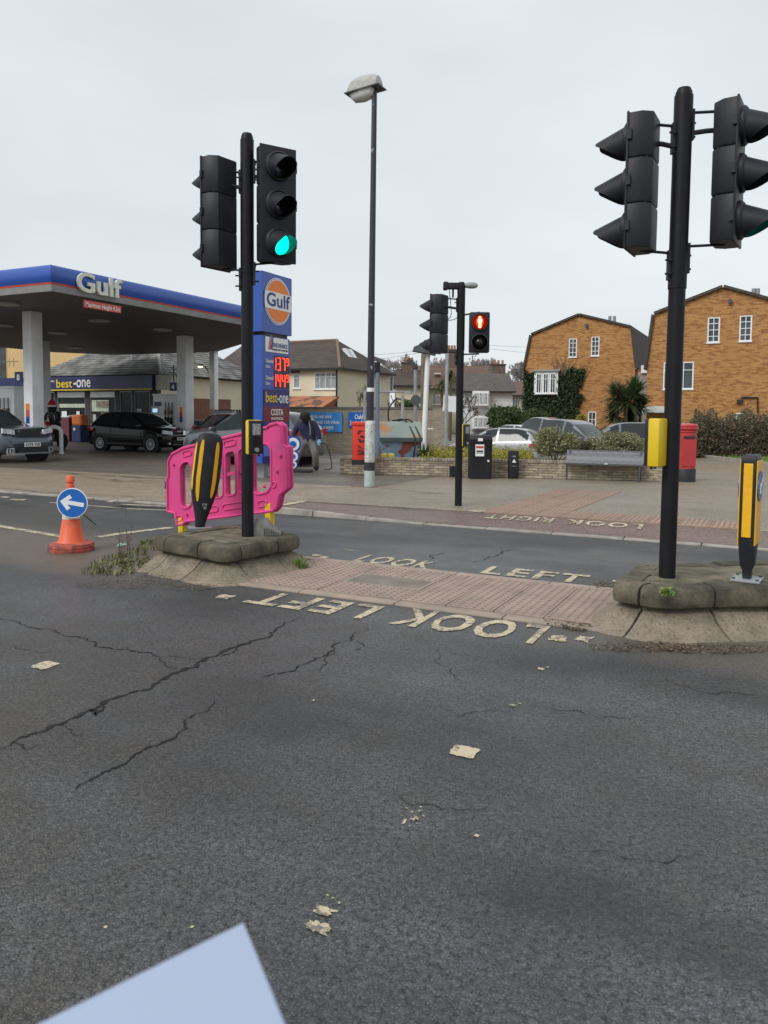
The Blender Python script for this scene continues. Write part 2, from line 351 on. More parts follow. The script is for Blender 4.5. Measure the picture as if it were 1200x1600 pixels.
M_YTXT = mat('yellow_lettering', (.78, .58, .03), .5, var=.02)
M_BTXT = mat('black_print', (.02, .02, .025), .6)
M_GTXT = mat('navy_print', (.02, .05, .22), .5)
M_REDLED = mat('red_led', (.5, .02, .01), .5, emit=(1, .045, .02), estr=2.2)
M_DIG = mat('led_window', (.03, .02, .03), .3)
M_GREENL = mat('green_signal_lens', (.0, .5, .38), .3, emit=(0.0, 1.0, .62), estr=1.5)
M_REDMAN = mat('red_man_symbol', (.6, .05, .02), .3, emit=(1, .42, .22), estr=3.0)
M_REDGLOW = mat('red_lens_lit', (.4, .01, .005), .3, emit=(1, .03, .01), estr=.16)
M_REDCORE = mat('red_lens_core', (.5, .02, .01), .3, emit=(1, .04, .012), estr=1.1)
M_LENS = mat('dark_lens', (.012, .012, .014), .12)
M_WLAMP = mat('warm_lamp', (.9, .8, .6), .3, emit=(1, .72, .36), estr=3)
M_GLASS = mat('window_glass', (.055, .065, .075), .08, spec=.6, var=.4, scale=1.5)
M_CURT = mat('net_curtain_glass', (.34, .36, .37), .15, var=.25, scale=2.5)
M_CARGL = mat('car_glass', (.016, .02, .024), .05, spec=.6)
M_CARGL2 = mat('car_glass_light', (.035, .045, .048), .05, spec=.6)
M_TYRE = mat('tyre_rubber', (.018, .018, .019), .8)
M_RIM = mat('alloy_rim', (.45, .46, .47), .35, .8)
M_HEADL = mat('headlamp_glass', (.62, .65, .68), .1, var=.3, scale=14, coat=1)
M_TAIL = mat('tail_lamp', (.42, .015, .02), .15, coat=.8)
M_PLATE = mat('number_plate_white', (.78, .78, .76), .4)
M_TRIM = mat('black_trim', (.018, .018, .02), .55)
M_SILTRIM = mat('silver_trim', (.45, .46, .47), .35, .5)
M_STONE = mat('weathered_kerb_concrete', (.42, .37, .29), .9, c2=(.15, .145, .10), mix=(.42, .72), scale=3.2, bump=.7, bscale=60)
M_STONETOP = mat('mossy_kerb_top', (.24, .22, .155), .92, c2=(.10, .105, .06), mix=(.4, .66), scale=5, bump=.7, bscale=45)
M_ISLTOP = mat('mossy_paving', (.19, .165, .115), .93, c2=(.07, .07, .04), mix=(.38, .66), scale=6, bump=.8, bscale=40)
M_KERB = mat('kerb_granite', (.36, .33, .29), .85, c2=(.22, .20, .18), mix=(.4, .7), scale=5, bump=.4)
M_SLAB = mat('pink_tactile_paving', (.37, .27, .225), .85, c2=(.27, .21, .175), mix=(.4, .75), scale=3, bump=.4, bscale=90)
M_SLABF = mat('buff_tactile_paving', (.36, .23, .17), .85, c2=(.27, .19, .145), mix=(.4, .75), scale=3, bump=.3)
M_CRACK = mat('crack_void', (.010, .010, .011), .95)
M_PILLAR = mat('pillar_box_red', (.46, .035, .04), .4, var=.1, coat=.2)
M_GRED = mat('red_bin_paint', (.72, .05, .03), .45, var=.1)
M_RUST = mat('rusted_tank', (.30, .36, .33), .8, c2=(.46, .20, .06), mix=(.46, .60), scale=1.9, bump=.3)
M_RUST2 = mat('flaking_tank_paint', (.22, .34, .46), .8, c2=(.26, .075, .055), mix=(.47, .50), scale=2.6, bump=.3)
M_SKIN = mat('skin', (.30, .17, .11), .55)
M_NAVY = mat('navy_jacket', (.032, .035, .085), .85, var=.3, scale=9, bump=.5, bscale=14)
M_TROUS = mat('grey_trousers', (.20, .19, .17), .9, var=.25, scale=9, bump=.5, bscale=14)
M_BLKCL = mat('black_cloth', (.012, .012, .014), .8)
M_GLOVE = mat('blue_glove', (.20, .45, .72), .6)
M_PAPER = mat('shade_tinted_paper', (.37, .44, .59), .65, var=.01)  # white sheet, its bluish shade put into the base colour
M_LAMPTOP = mat('lantern_shell', (.46, .455, .43), .6, c2=(.33, .32, .29), mix=(.4, .7), scale=8)
M_BOWL = mat('lantern_bowl', (.62, .63, .60), .25, c2=(.45, .45, .42))
def poster_pole():
    M, nt, b, pos = newmat('poster_scraps'); L = nt.links.new
    n = nz(nt, pos, 9, 6, .7); s = nz(nt, pos, 16, 2, .5)
    lines = math_(nt, 'ABSOLUTE', math_(nt, 'SUBTRACT', s, .5))
    c = mixc(nt, maprange(nt, n, .35, .6, 0, 1), (.60, .61, .58), (.42, .44, .43)); c = mixc(nt, maprange(nt, lines, .012, .02, .8, 0), c, (.06, .06, .07)); L(c, b.inputs['Base Color'])
    b.inputs['Roughness'].default_value = .8; return M
M_POSTER = poster_pole()
M_PALEG = mat('pale_green_paint', (.42, .50, .47), .7, c2=(.28, .34, .33), mix=(.5, .8), scale=14)
M_CHIP = mat('chipped_black_paint', (.025, .023, .035), .45, c2=(.30, .31, .33), mix=(.68, .72), scale=7, bump=.1)

# ================================================================== THE GROUND
def zf(x, y):
    t = min(1, max(0, (y-19.5)/8.0)); t = t*t*(3-2*t); s = min(1, max(0, (x+7.1)/3.0)); return .1 - .3*t*s
def sheet(name, x0, x1, y0, y1, fz, m, nx=1, ny=1, kind='structure'):
    mb = MB(); vs = [(x0+(x1-x0)*i/nx, y0+(y1-y0)*j/ny) for j in range(ny+1) for i in range(nx+1)]
    mb.add([(x, y, fz(x, y)) for x, y in vs], [(j*(nx+1)+i, j*(nx+1)+i+1, (j+1)*(nx+1)+i+1, (j+1)*(nx+1)+i) for j in range(ny) for i in range(nx)])
    return tag(mb.build(name, m, smooth=True), kind=kind)
M_SOIL = mat('soil', (.09, .075, .055), .95, var=.3, bump=.6)
sheet('ground', -900, 900, -900, 900, lambda x, y: -.27, mat('distant_ground', (.10, .10, .085), .95))
road = sheet('road', -170, 120, -14, 10.03, lambda x, y: 0.0, M_ROAD)
FX = -7.1
foot = sheet('footway', FX, 60, 11.02, 75, zf, M_FOOT, 60, 60)
apron = sheet('crossover_apron', -60, FX, 10.19, 13.75, lambda x, y: .1 if y > 11 else .03, M_APRON)
fore = sheet('forecourt', -90, FX, 13.75, 75, lambda x, y: .1, M_FORE)
def flush(x): return min(1, max(0, (-4.7-x)/1.9))           # 1 = full kerb, 0 = dropped at the crossing
def rz_(x, y): t = min(1, max(0, (y-10.18)/.85)); return (.1*flush(x)+.018*(1-flush(x)))*(1-t)+.1*t
band = sheet('red_cycle_strip', FX, 40, 10.18, 11.02, rz_, M_RED, 60, 4)
kerbset = bpy.data.objects.new('kerb', None); col.objects.link(kerbset); tag(kerbset, kind='structure')
x = -30.0
while x < 8:
    kz = lambda q: .03 if q < -8.3 else .1*flush(q)+.018*(1-flush(q))
    z = (kz(x)+kz(x+.91))/2 if x > -8 else kz(x+.45)
    tilt = atan2(kz(x)-kz(x+.91), .91) if x > -8 else 0
    z += random.uniform(-.003, .003)
    MB().box((0, 0, 0), (.905, .145, .2), bev=.012).build('kerbstone', M_KERB, kerbset, True, T(x+.457, 10.105+random.uniform(-.006, .006), z-.1) @ RY(tilt))
    x += .915
# forecourt edge joint and stray lines
def ribbon(pts, wid, z, name, m, parent, jit=0.0, sub=0, kind=None):
    P = [Vector((p[0], p[1], 0)) for p in pts]
    for _ in range(sub):
        Q = [P[0]]
        for a, b in zip(P, P[1:]):
            d = b-a; n = Vector((-d.y, d.x, 0)); Q += [a+d*random.uniform(.4, .6)+n*random.uniform(-jit, jit), b]
        P = Q
    mb = MB(); vs = []; n = len(P)
    for i, p in enumerate(P):
        t = (P[min(i+1, n-1)]-P[max(i-1, 0)]).normalized(); q = Vector((-t.y, t.x, 0))
        k = wid if not sub else wid*random.uniform(.2, 1.55)*min(1, .3+3*min(i, n-1-i)/n)
        zz = z(p.x, p.y) if callable(z) else z
        vs += [(p+q*k/2)[:2]+(zz,), (p-q*k/2)[:2]+(zz,)]
    mb.add(vs, [(2*i+1, 2*i+3, 2*i+2, 2*i) for i in range(n-1)])
    o = mb.build(name, m, parent); 
    if kind: o['kind'] = kind
    return o
cr_px = [[(465,967),(430,985),(400,1000),(345,1020),(320,1030),(280,1050),(240,1070),(200,1085),(160,1102),(145,1110),(100,1130),(60,1145),(20,1160),(-20,1180)],
 [(-10,962),(40,977),(85,985),(120,995),(150,1005),(175,1015),(215,1018),(250,1027),(320,1030)],
 [(335,1095),(310,1115),(290,1130),(255,1160),(220,1175),(200,1190),(170,1205),(140,1220),(118,1236)],
 [(575,980),(550,1000),(520,1017),(490,1028),(465,1042),(440,1052),(410,1060)],
 [(385,1006),(368,1017),(345,1026)], [(160,1102),(150,1118),(138,1108)], [(20,1160),(40,1172),(60,1164)], [(556,1000),(563,1013),(552,1017)],
 [(740,880),(765,870),(785,866),(800,858)], [(650,878),(672,870),(695,862)], [(830,1105),(900,1110),(965,1122),(1010,1120)], [(620,1240),(690,1265),(760,1260)], [(900,1330),(1000,1345),(1100,1330)], [(1040,1060),(1120,1085),(1200,1092)], [(250,1027),(262,1043),(285,1047)], [(100,1130),(112,1146),(130,1150)], [(520,1017),(505,1040),(478,1050)], [(-5,1000),(60,1020),(110,1018)], [(640,1100),(720,1120),(800,1112)], [(700,1010),(690,1040),(720,1075)]]
for k, px in enumerate(cr_px):
    ribbon([gp(*p) for p in px], (.026, .012, .014, .012, .012, .014, .01, .008, .014, .012, .005, .005, .004, .005, .007, .006, .006, .004, .004, .004)[k], .003, 'crack', M_CRACK, road, .22, 3)
for px in ([(65,737),(140,742),(200,745),(300,749)], [(120,744),(190,751),(260,752)], [(-5,763),(60,769),(140,773),(260,778)]):
    ribbon([gp(*p, .1) for p in px], .05, lambda x, y: .106, 'joint', M_CRACK, apron, .05, 3)
for px in ([(460,763),(580,761),(720,774)], [(440,782),(600,792),(760,803)], [(650,771),(720,772)], [(1050,795),(1200,803)]):
    ribbon([gp(*p, .1) for p in px], .022, lambda x, y: zf(x, y)+.004, 'joint', mat('tar_joint', (.06, .055, .05), .9), foot, .02, 2)
# painted lines
def line(px, wid, z=.004, parent=road): return ribbon([gp(*p, z) for p in px], wid, z, 'painted_line', M_PAINT, parent)
line([(-40,815),(0,822),(60,832),(108,840)], .11); line([(152,839),(185,834),(225,829),(268,824)], .13)
line([(77,785),(187,793.5)], .07); line([(196,794.7),(264,797)], .07); line([(170,784),(184,780),(205,779.5)], .1, .112, apron); line([(187,787.7),(264,791)], .09, .034, apron)
line([(18,780),(40,781)], .12, .112, apron); line([(0,776),(14,777)], .12, .112, apron)
ribbon([gp(438,790,.1), gp(478,783,.1)], .16, lambda x, y: rz_(x, y)+.006, 'painted_line', M_PAINT, band)
ribbon([gp(478,783.5,.1), gp(720,798,.1), gp(1200,830,.1)], .035, lambda x, y: .108, 'edge_line', M_PAINT, band)
def paint_patch(x, y, sx, sy, rough=.18, seed=0, parent=road, z=.004):
    p = gp(x, y); rnd = random.Random(seed); pts = []
    for k in range(28):
        a = 2*pi*k/28; c, s = cos(a), sin(a); q = 1/max(abs(c), abs(s)); q *= 1-rough*rnd.random()
        pts.append((p.x+c*q*sx/2, p.y+s*q*sy/2))
    mb = MB(); mb.add([(a, b, z) for a, b in pts], [tuple(range(28))]); return mb.build('paint_stud', M_PAINT, parent)
for k, a in enumerate([(725,1175,.13,.125,.15),(70,1040,.13,.14,.12),(506,1424,.085,.05,.5),(496,1450,.10,.055,.45),(351,933,.15,.16,.3),(873,998,.13,.17,.3),(912,999,.14,.18,.6),
                       (845,1046,.05,.05,.7),(802,1103,.05,.05,.8),(745,1307,.018,.02,.3),(648,1280,.04,.05,.85),(632,1284,.02,.05,.85),(655,1268,.02,.02,.8),(300,1450,.01,.012,.3),(165,1450,.012,.012,.3),
                       (966,909,.12,.10,.3),(640,1292,.012,.014,.5),(652,1288,.016,.012,.6),(628,1276,.010,.012,.5),(644,1270,.014,.01,.6),(662,1276,.012,.014,.5),(636,1264,.012,.01,.5),(658,1262,.014,.012,.6),(520,1405,.012,.01,.5),(530,1412,.010,.012,.5),(512,1400,.014,.008,.6),(855,1043,.03,.03,.8),(812,1100,.03,.02,.8),(575,958,.05,.03,.8),(490,1095,.02,.03,.8),(494,868,.12,.12,.3),(506,871,.12,.12,.4),(545,860,.12,.06,.3)]):
    paint_patch(a[0], a[1], a[2], a[3], a[4], k)
def road_word(wd, pxl, pxr, pfar, pnear, rot, parent, zfun=None, zg=0.0):
    a, b = gp(*pxl, zg), gp(*pxr, zg); y1, y0 = gp(*pfar, zg).y, gp(*pnear, zg).y
    mb = text_mb(wd, 1, 0, .024, spacing=1.18); xs = [v[0] for v in mb.v]; zs = [v[2] for v in mb.v]
    x0, x1, z0, z1 = min(xs), max(xs), min(zs), max(zs); vs = []
    for v in mb.v:
        u, t = (v[0]-x0)/(x1-x0), (v[2]-z0)/(z1-z0)
        if rot: u, t = 1-u, 1-t
        X, Y = a.x+(b.x-a.x)*u, y0+(y1-y0)*t
        X += random.uniform(-.007, .007); Y += random.uniform(-.007, .007)
        vs.append((X, Y, (zfun(X, Y) if zfun else 0)+.005))
    mb.v = vs
    o = mb.build('painted_lettering', M_PAINT, parent); tag(o, 'worn painted words ' + wd.lower() + ' on the carriageway'); return o
road_word('LEFT', (400,934), (588,956), (451,929), (397,944), True, road)
road_word('LOOK', (632,958), (850,990), (690,957), (640,980), True, road)
road_word('LOOK', (558,874), (678,884), (640,874), (640,887), False, road)
road_word('LEFT', (755,893), (917,906), (830,891), (800,901), False, road)
def band_word(wd, pxl, pxr, y0, y1):
    a, b = gp(*pxl, .07), gp(*pxr, .07); mb = text_mb(wd, 1, 0, .03, spacing=1.2); xs = [v[0] for v in mb.v]; zs = [v[2] for v in mb.v]; x0, x1, z0, z1 = min(xs), max(xs), min(zs), max(zs); vs = []
    for v in mb.v:
        u, t = 1-(v[0]-x0)/(x1-x0), 1-(v[2]-z0)/(z1-z0); X, Y = a.x+(b.x-a.x)*u, y0+(y1-y0)*t; vs.append((X, Y, rz_(X, Y)+.007))
    mb.v = vs; tag(mb.build('painted_lettering', M_PAINT, band), 'worn painted words ' + wd.lower() + ' on the red strip')
band_word('LOOK', (890, 813), (1008, 821), 10.66, 10.95); band_word('RIGHT', (775, 803), (872, 811), 10.66, 10.95)
a = gp(752, 803, .07); MB().add([(a.x-.3, a.y, rz_(a.x, a.y)+.006), (a.x+.05, a.y-.12, rz_(a.x, a.y)+.006), (a.x+.05, a.y+.12, rz_(a.x, a.y)+.02)], [(0, 1, 2)]).build('painted_arrow', M_PAINT, band)

# ---- the flush refuge between the islands: tactile slabs, edging, access cover
SX0, SX1, SY0, SY1 = -4.30, -1.12, 5.74, 6.94
refuge = sheet('refuge_paving', SX0-.1, SX1+.15, SY0-.02, SY1+.02, lambda x, y: .004, M_SOIL)
def slab_mesh(nm, s, n, rows):
    mb = MB(); mb.box((0, 0, 0), (s-.008, s-.008, .03), bev=.003)
    for i in range(n):
        for j in range(rows):
            cx, cy = (i+.5)/n*s-s/2, (j+.5)/rows*s-s/2; q = []
            for r, z in ((.016, .0149), (.009, .0195)): q.append([(cx+r*cos(2*pi*k/7), cy+r*sin(2*pi*k/7), z) for k in range(7)])
            mb.add([p for a in q for p in a], [(k, (k+1) % 7, 7+(k+1) % 7, 7+k) for k in range(7)]+[tuple(range(7, 14))])
    r = mb.mesh(nm)
    for p in r.polygons:
        if p.center.z > .0155: p.material_index = 1
    return r
M_BLIS = mat('worn_blister', (.20, .145, .12), .9, var=.25, scale=12)
me = slab_mesh('tactile_slab', .4, 6, 6); me.materials.append(M_SLAB); me.materials.append(M_BLIS)
cov = (-3.1, 6.34)
for i in range(8):
    for j in range(3):
        cx, cy = SX0+.12+.4*i+.08, SY0+.2+.4*j
        if abs(cx-cov[0]) < .3 and j == 1: continue
        o = bpy.data.objects.new('tactile_slab', me); col.objects.link(o); o.parent = refuge
        o.location = (cx, cy, .004+random.uniform(-.003, .003)); o.rotation_euler = (random.uniform(-.006, .006), random.uniform(-.006, .006), random.uniform(-.006, .006))
mb = MB(); mb.box((cov[0], cov[1], .008), (.78, .39, .02))
for k in range(29): mb.box((cov[0]-.35+k*.025, cov[1], .02), (.010, .36, .008))
mb.build('access_cover', mat('ribbed_cover', (.33, .285, .24), .7, var=.2), refuge)
for yy in (SY0-.075, SY1+.075):
    x = SX0-.22
    while x < SX1+.05:
        MB().box((0, 0, 0), (.905, .125, .05), bev=.006).build('edging_stone', mat('pinkish_edging', (.38, .29, .235), .88, c2=(.26, .22, .18), mix=(.4, .7), scale=4, bump=.4), refuge, True, T(x+.45, yy, -.011)); x += .915
# ---- tactile area on the far footway
me2 = slab_mesh('blister_slab', .4, 6, 6); me2.materials.append(M_SLABF); me2.materials.append(M_BLIS)
tact = sheet('tactile_area', -3.9, -.9, 11.06, 15.3, lambda x, y: .1, M_FOOT); tact.location.z = .002
for i in range(9):
    for j in range(11):
        cx, cy = -3.7+.4*i, 11.24+.4*j
        if j >= 2 and i >= 3: continue
        if j >= 2: cx += .0+.012*j
        o = bpy.data.objects.new('blister_slab', me2); col.objects.link(o); o.parent = tact
        o.location = (cx, cy, .096+random.uniform(-.002, .002)); o.rotation_euler = (0, 0, random.uniform(-.004, .004))

# ---- high kerb islands
def trief_mat():
    M, nt, b, pos = newmat('trief_concrete'); L = nt.links.new
    sp = nt.nodes.new('ShaderNodeSeparateXYZ'); L(pos, sp.inputs[0]); n = nz(nt, pos, 4.5, 8, .65); f = nz(nt, pos, 45, 4, .6)
    tan = mixc(nt, maprange(nt, n, .35, .7), (.29, .24, .175), (.15, .128, .095)); moss = mixc(nt, maprange(nt, n, .35, .62), (.17, .145, .10), (.048, .044, .03))  # moss colour is darkened to hold the shade under the rounded lip too
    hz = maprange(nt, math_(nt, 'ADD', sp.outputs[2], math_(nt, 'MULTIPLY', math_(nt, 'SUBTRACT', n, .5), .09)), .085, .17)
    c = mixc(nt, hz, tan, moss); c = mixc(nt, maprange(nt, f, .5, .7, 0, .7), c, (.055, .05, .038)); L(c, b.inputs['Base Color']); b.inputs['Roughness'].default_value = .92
    bp = nt.nodes.new('ShaderNodeBump'); bp.inputs['Strength'].default_value = .6; bp.inputs['Distance'].default_value = .008; L(math_(nt, 'ADD', f, math_(nt, 'MULTIPLY', n, 2)), bp.inputs['Height']); L(bp.outputs[0], b.inputs['Normal']); return M
M_TRIEF = trief_mat(); ZT = .33
PROF = [(-.15, .0), (-.15, ZT-.003), (-.04, ZT), (.0, ZT-.003), (.03, ZT-.018), (.045, ZT-.05), (.048, ZT-.11), (.035, ZT-.14), (-.01, ZT-.16), (-.04, ZT-.168), (-.035, .155), (.0, .142), (.035, .120), (.075, .084), (.14, .046), (.215, .016), (.25, .006), (.255, 0)]
def island(name, label, corners, r, start=0.0, blk=.5):
    P = [Vector((c[0], c[1])) for c in corners]; n = len(P); path = []
    if sum(P[i].x*P[(i+1) % n].y-P[(i+1) % n].x*P[i].y for i in range(n)) < 0: P.reverse()
    for i in range(n):
        a, b, c = P[i-1], P[i], P[(i+1) % n]; d1, d2 = (b-a).normalized(), (c-b).normalized()
        ang = atan2(d1.x*d2.y-d1.y*d2.x, d1.dot(d2)); tl = r*abs(math.tan(ang/2)); p0 = b-d1*tl
        nrm = Vector((-d1.y, d1.x)); ctr = p0+nrm*r
        for k in range(9):
            t = ang*k/8; v = p0-ctr; path.append((ctr+Vector((v.x*cos(t)-v.y*sin(t), v.x*sin(t)+v.y*cos(t))), (Vector((d1.y, -d1.x)).x*cos(t)-Vector((d1.y, -d1.x)).y*sin(t), Vector((d1.y, -d1.x)).x*sin(t)+Vector((d1.y, -d1.x)).y*cos(t))))
    path.append(path[0]); S = [0]
    for (a, _), (b, _) in zip(path, path[1:]): S.append(S[-1]+(b-a).length)
    def at(s):
        s %= S[-1]
        for i in range(len(S)-1):
            if S[i+1] >= s:
                t = (s-S[i])/max(1e-9, S[i+1]-S[i]); return path[i][0].lerp(path[i+1][0], t), (Vector(path[i][1]).lerp(Vector(path[i+1][1]), t)).normalized()
    root = thing(name, (sum(p.x for p in P)/n, sum(p.y for p in P)/n, 0), label, 'traffic island'); ox, oy = root.location.x, root.location.y
    nb = max(4, round(S[-1]/blk)); bl = S[-1]/nb
    for k in range(nb):
        s0, s1 = start+k*bl+.007, start+(k+1)*bl-.007; rings = []; m_ = 12; dz = random.uniform(-.006, .006); do = random.uniform(-.008, .008)
        for q in range(m_+1):
            p, nn = at(s0+(s1-s0)*q/m_); e = -.014 if q in (0, m_) else (-.003 if q in (1, m_-1) else 0)
            rings.append([(p.x+nn.x*(o+do+e)-ox, p.y+nn.y*(o+do+e)-oy, max(0, z+(dz if z > .05 else 0)+noise.noise((p.x*7+o*9, p.y*7, z*9))*.010)) for o, z in PROF])
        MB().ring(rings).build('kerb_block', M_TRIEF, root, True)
    inner = [(p.x-nn[0]*.05-ox, p.y-nn[1]*.05-oy) for p, nn in path[:-1]]
    mb = MB(); q = len(inner); mb.add([(a, b, ZT-.009) for a, b in inner]+[(a, b, 0) for a, b in inner], [tuple(range(q))]+[(i, i+q, (i+1) % q+q, (i+1) % q) for i in range(q)])
    mb.build('paving_top', M_ISLTOP, root); return root
c1, c2, c3 = gp(352, 853, ZT), gp(466, 834, ZT), gp(243, 836, ZT)
isl_l = island('traffic_island', 'mossy raised island with sloping concrete kerb under the pink barrier', [c1, c2, c2+(c3-c1)*.95+Vector((0, .1, 0)), c3], .06, .2)
d1, d2, d3, d4 = gp(999, 880, ZT), gp(967, 909, ZT), gp(1024, 919, ZT), gp(1300, 912, ZT)
isl_r = island('traffic_island', 'mossy raised island with high tan kerb under the right signal pole', [d3, d2, d1, d1+(d4-d3)*1.1, d4], .07, .2, .55)

# ================================================================== SIGNALS
def face_rot(fx, fy): return atan2(fx, -fy)                # local -Y looks along (fx, fy)
def visor_mb(r=.122, ln=.235, n=28):
    mb = MB(); rings = []
    for k in range(7):
        t = k/6; ring = []
        for j in range(n):
            a = 2*pi*j/n; l = ln*((min(1, (.5+.5*sin(a))*1.28)**.75)*.92+.08); l *= t
            q = r*(1-.24*l/ln); ring.append((q*cos(a), -l, q*sin(a)-.28*l))
        rings.append(ring)
    mb.ring(rings, cap=False); inner = [[(x*.95, y-.001, z*.95-.002) for x, y, z in rr] for rr in rings]; mb.ring(inner[::-1], cap=False); return mb
ME_VISOR = visor_mb().mesh('visor', 2); ME_VISOR.materials.append(M_BLK)
def signal_head(root, c, h, face, lit=None, wdt=.33):
    R = T(*c) @ RZ(face_rot(*face)); mod = h/3; mb = MB()
    sec = [(-wdt/2, -.06), (wdt/2, -.06), (wdt/2, .035), (wdt*.33, .105), (-wdt*.33, .105), (-wdt/2, .035)]
    for k in range(3):
        z0, z1 = -h/2+k*mod+.004, -h/2+(k+1)*mod-.004
        mb.ring([[(x*s, y*s, z) for x, y in sec] for s, z in ((.96, z0), (1, z0+.012), (1, z1-.012), (.96, z1))])
    mb.box((0, .02, 0), (wdt*.8, .1, h*.98))
    hd = mb.build('signal_head', M_BLK, root, True, R)
    MB().box((0, -.066, 0), (wdt+.022, .018, h+.012), bev=.008).build('front_panel', M_BLK, hd, True)
    mb = MB()
    for k in range(3): mb.box((-wdt/2-.012, -.05, -h/2+(k+.5)*mod), (.02, .03, .07)); mb.box((wdt/2+.012, -.05, -h/2+(k+.5)*mod), (.02, .03, .07))
    tag(mb.build('latch', M_BLK, hd), kind='stuff')
    for k in range(3):
        z = -h/2+(2.5-k)*mod
        MB().lathe([(.142, 0), (.14, .025), (.122, .04), (.122, 0)], 24, RX(pi/2), cap=False).build('lens_ring', M_BLK, hd, True, T(0, -.074, z))
        on = lit == k
        MB().lathe([(.114, 0), (.10, .016), (.06, .028), (.001, .032)], 22, RX(pi/2)).build('lens', M_GREENL if on else M_LENS, hd, 2, T(0, -.076, z))
        v = bpy.data.objects.new('visor', ME_VISOR); col.objects.link(v); v.parent = hd; v.matrix_basis = T(0, -.09, z)
    return hd
def bracket(root, p, c, zs, name='bracket'):
    for k, z in enumerate(zs):
        d = Vector((c[0]-p[0], c[1]-p[1], 0)); L_ = d.length; d.normalize()
        mb = MB(); mb.box((0, 0, 0), (.022, .05, .22), M=T(p[0]+d.x*.068, p[1]+d.y*.068, z-.06) @ RZ(atan2(d.y, d.x)))
        mb.tube([(p[0]+d.x*.07, p[1]+d.y*.07, z-.02), (p[0]+d.x*.085, p[1]+d.y*.085, z+.03), (p[0]+d.x*L_*.95, p[1]+d.y*L_*.95, z+.045)], .011, 6)
        if k == 0: mb.tube([(p[0]+d.x*.05, p[1]+d.y*.05, z-.12), (p[0]+d.x*L_*.5, p[1]+d.y*L_*.5, z-.10), (p[0]+d.x*L_*.9, p[1]+d.y*L_*.9, z-.09)], .019, 8)
        for s in (-.03, .07): mb.cyl((p[0]+d.x*.06-d.y*.04, p[1]+d.y*.06+d.x*.04, z-.06-s), (p[0]+d.x*.11-d.y*.04, p[1]+d.y*.11+d.x*.04, z-.06-s), .008, n=6)
        tag(mb.build(name, M_BLK, root, True), kind='stuff')
def signal_pole(px, ptop, zb, label, r=.059, sleeve=None, bend=0):
    P = gp(*px, zb); zt = zat(*ptop, P); Pt = dep(ptop[0], ptop[1], P.dot(Vector((fw.x, fw.y, 0)).normalized()))
    root = thing('traffic_signal_pole', P, label, 'traffic signal')
    lean = Vector((Pt.x-P.x, Pt.y-P.y, zt-zb))
    MB().tube([(0, 0, -.02), lean*.97, lean*.992, lean], [r, r, r*.97, r*.75], 20).build('pole', M_POLE, root, True)
    MB().tube([lean*(1-sleeve), lean*.985], [r+.006, r+.006], 20).build('sleeve', M_POLE, root, True)
    return root, P, lean
def loc_at(px, py, P): return dep(px, py, P.dot(Vector((fw.x, fw.y, 0)).normalized()))-P
camr = Vector((cos(YAW), sin(YAW), 0)); camf = Vector((-sin(YAW), cos(YAW), 0))
def push_unit(root, c, face, h=.34, flip=False, screen=True):
    R = T(*c) @ RZ(face_rot(*face)); b = MB().box((0, .05, 0), (.155, .09, h), bev=.015).build('push_button_unit', M_YEL, root, True, R)
    MB().box((0, -.004, 0), (.15, .03, h-.012), bev=.006).build('face_plate', M_BLK, b, True)
    MB().box((0, -.021, h*.23), (.085, .006, .11)).build('instruction_panel', mat('grey_instruction', (.32, .32, .33), .4, var=.5, scale=60), b)
    MB().box((0, -.021, -.035), (.07, .006, .085)).build('display', M_LENS, b)
    mb = MB(); mb.cyl((0, -.01, -h*.36), (0, -.035, -h*.36), .022, n=14); mb.build('button', M_GREYP, b, True)
    mb = MB(); mb.cyl((.05, .03, -h/2-.0), (.05, .03, -h/2-.02), .012, n=8); mb.cyl((-.04, .02, -h/2), (-.04, .02, -h/2-.02), .012, n=8); tag(mb.build('gland', M_BLK, b), kind='stuff')
# left pole
root, P, lean = signal_pole((387, 838), (386, 209), ZT-.01, 'black signal pole with a lit green light beside the fuel price sign', .060, .34)
for (cx, cyt, cyb, face, lit) in ((430, 233, 411, (.86, -.52), 2), (344, 250, 420, (-.99, .16), None)):
    a, b = loc_at(cx, cyt, P), loc_at(cx, cyb, P); c = (a+b)/2; h = (a-b).z
    signal_head(root, c, h, face, lit, .36); bracket(root, (lean.x*.8, lean.y*.8), c, (c.z+h*.36, c.z-h*.54))
push_unit(root, loc_at(401, 683, P)+camf*-.06, (.9, -.44), .34)
# right pole
root, P, lean = signal_pole((1042, 902), (1069, 138), ZT-.01, 'black signal pole on the right island with two unlit backs', .061, .40)
for (cx, cyt, cyb, face, lit) in ((1001, 184, 393, (-1, .06), None), (1140, 163, 383, (1, -.10), 2)):
    a, b = loc_at(cx, cyt, P), loc_at(cx, cyb, P); c = (a+b)/2; h = (a-b).z
    signal_head(root, c, h, face, lit, .33); bracket(root, (lean.x*.85, lean.y*.85), c, (c.z+h*.41, c.z-h*.54))
push_unit(root, loc_at(1018, 691, P)+Vector((0, -.03, 0)), (-.96, .28), .36)
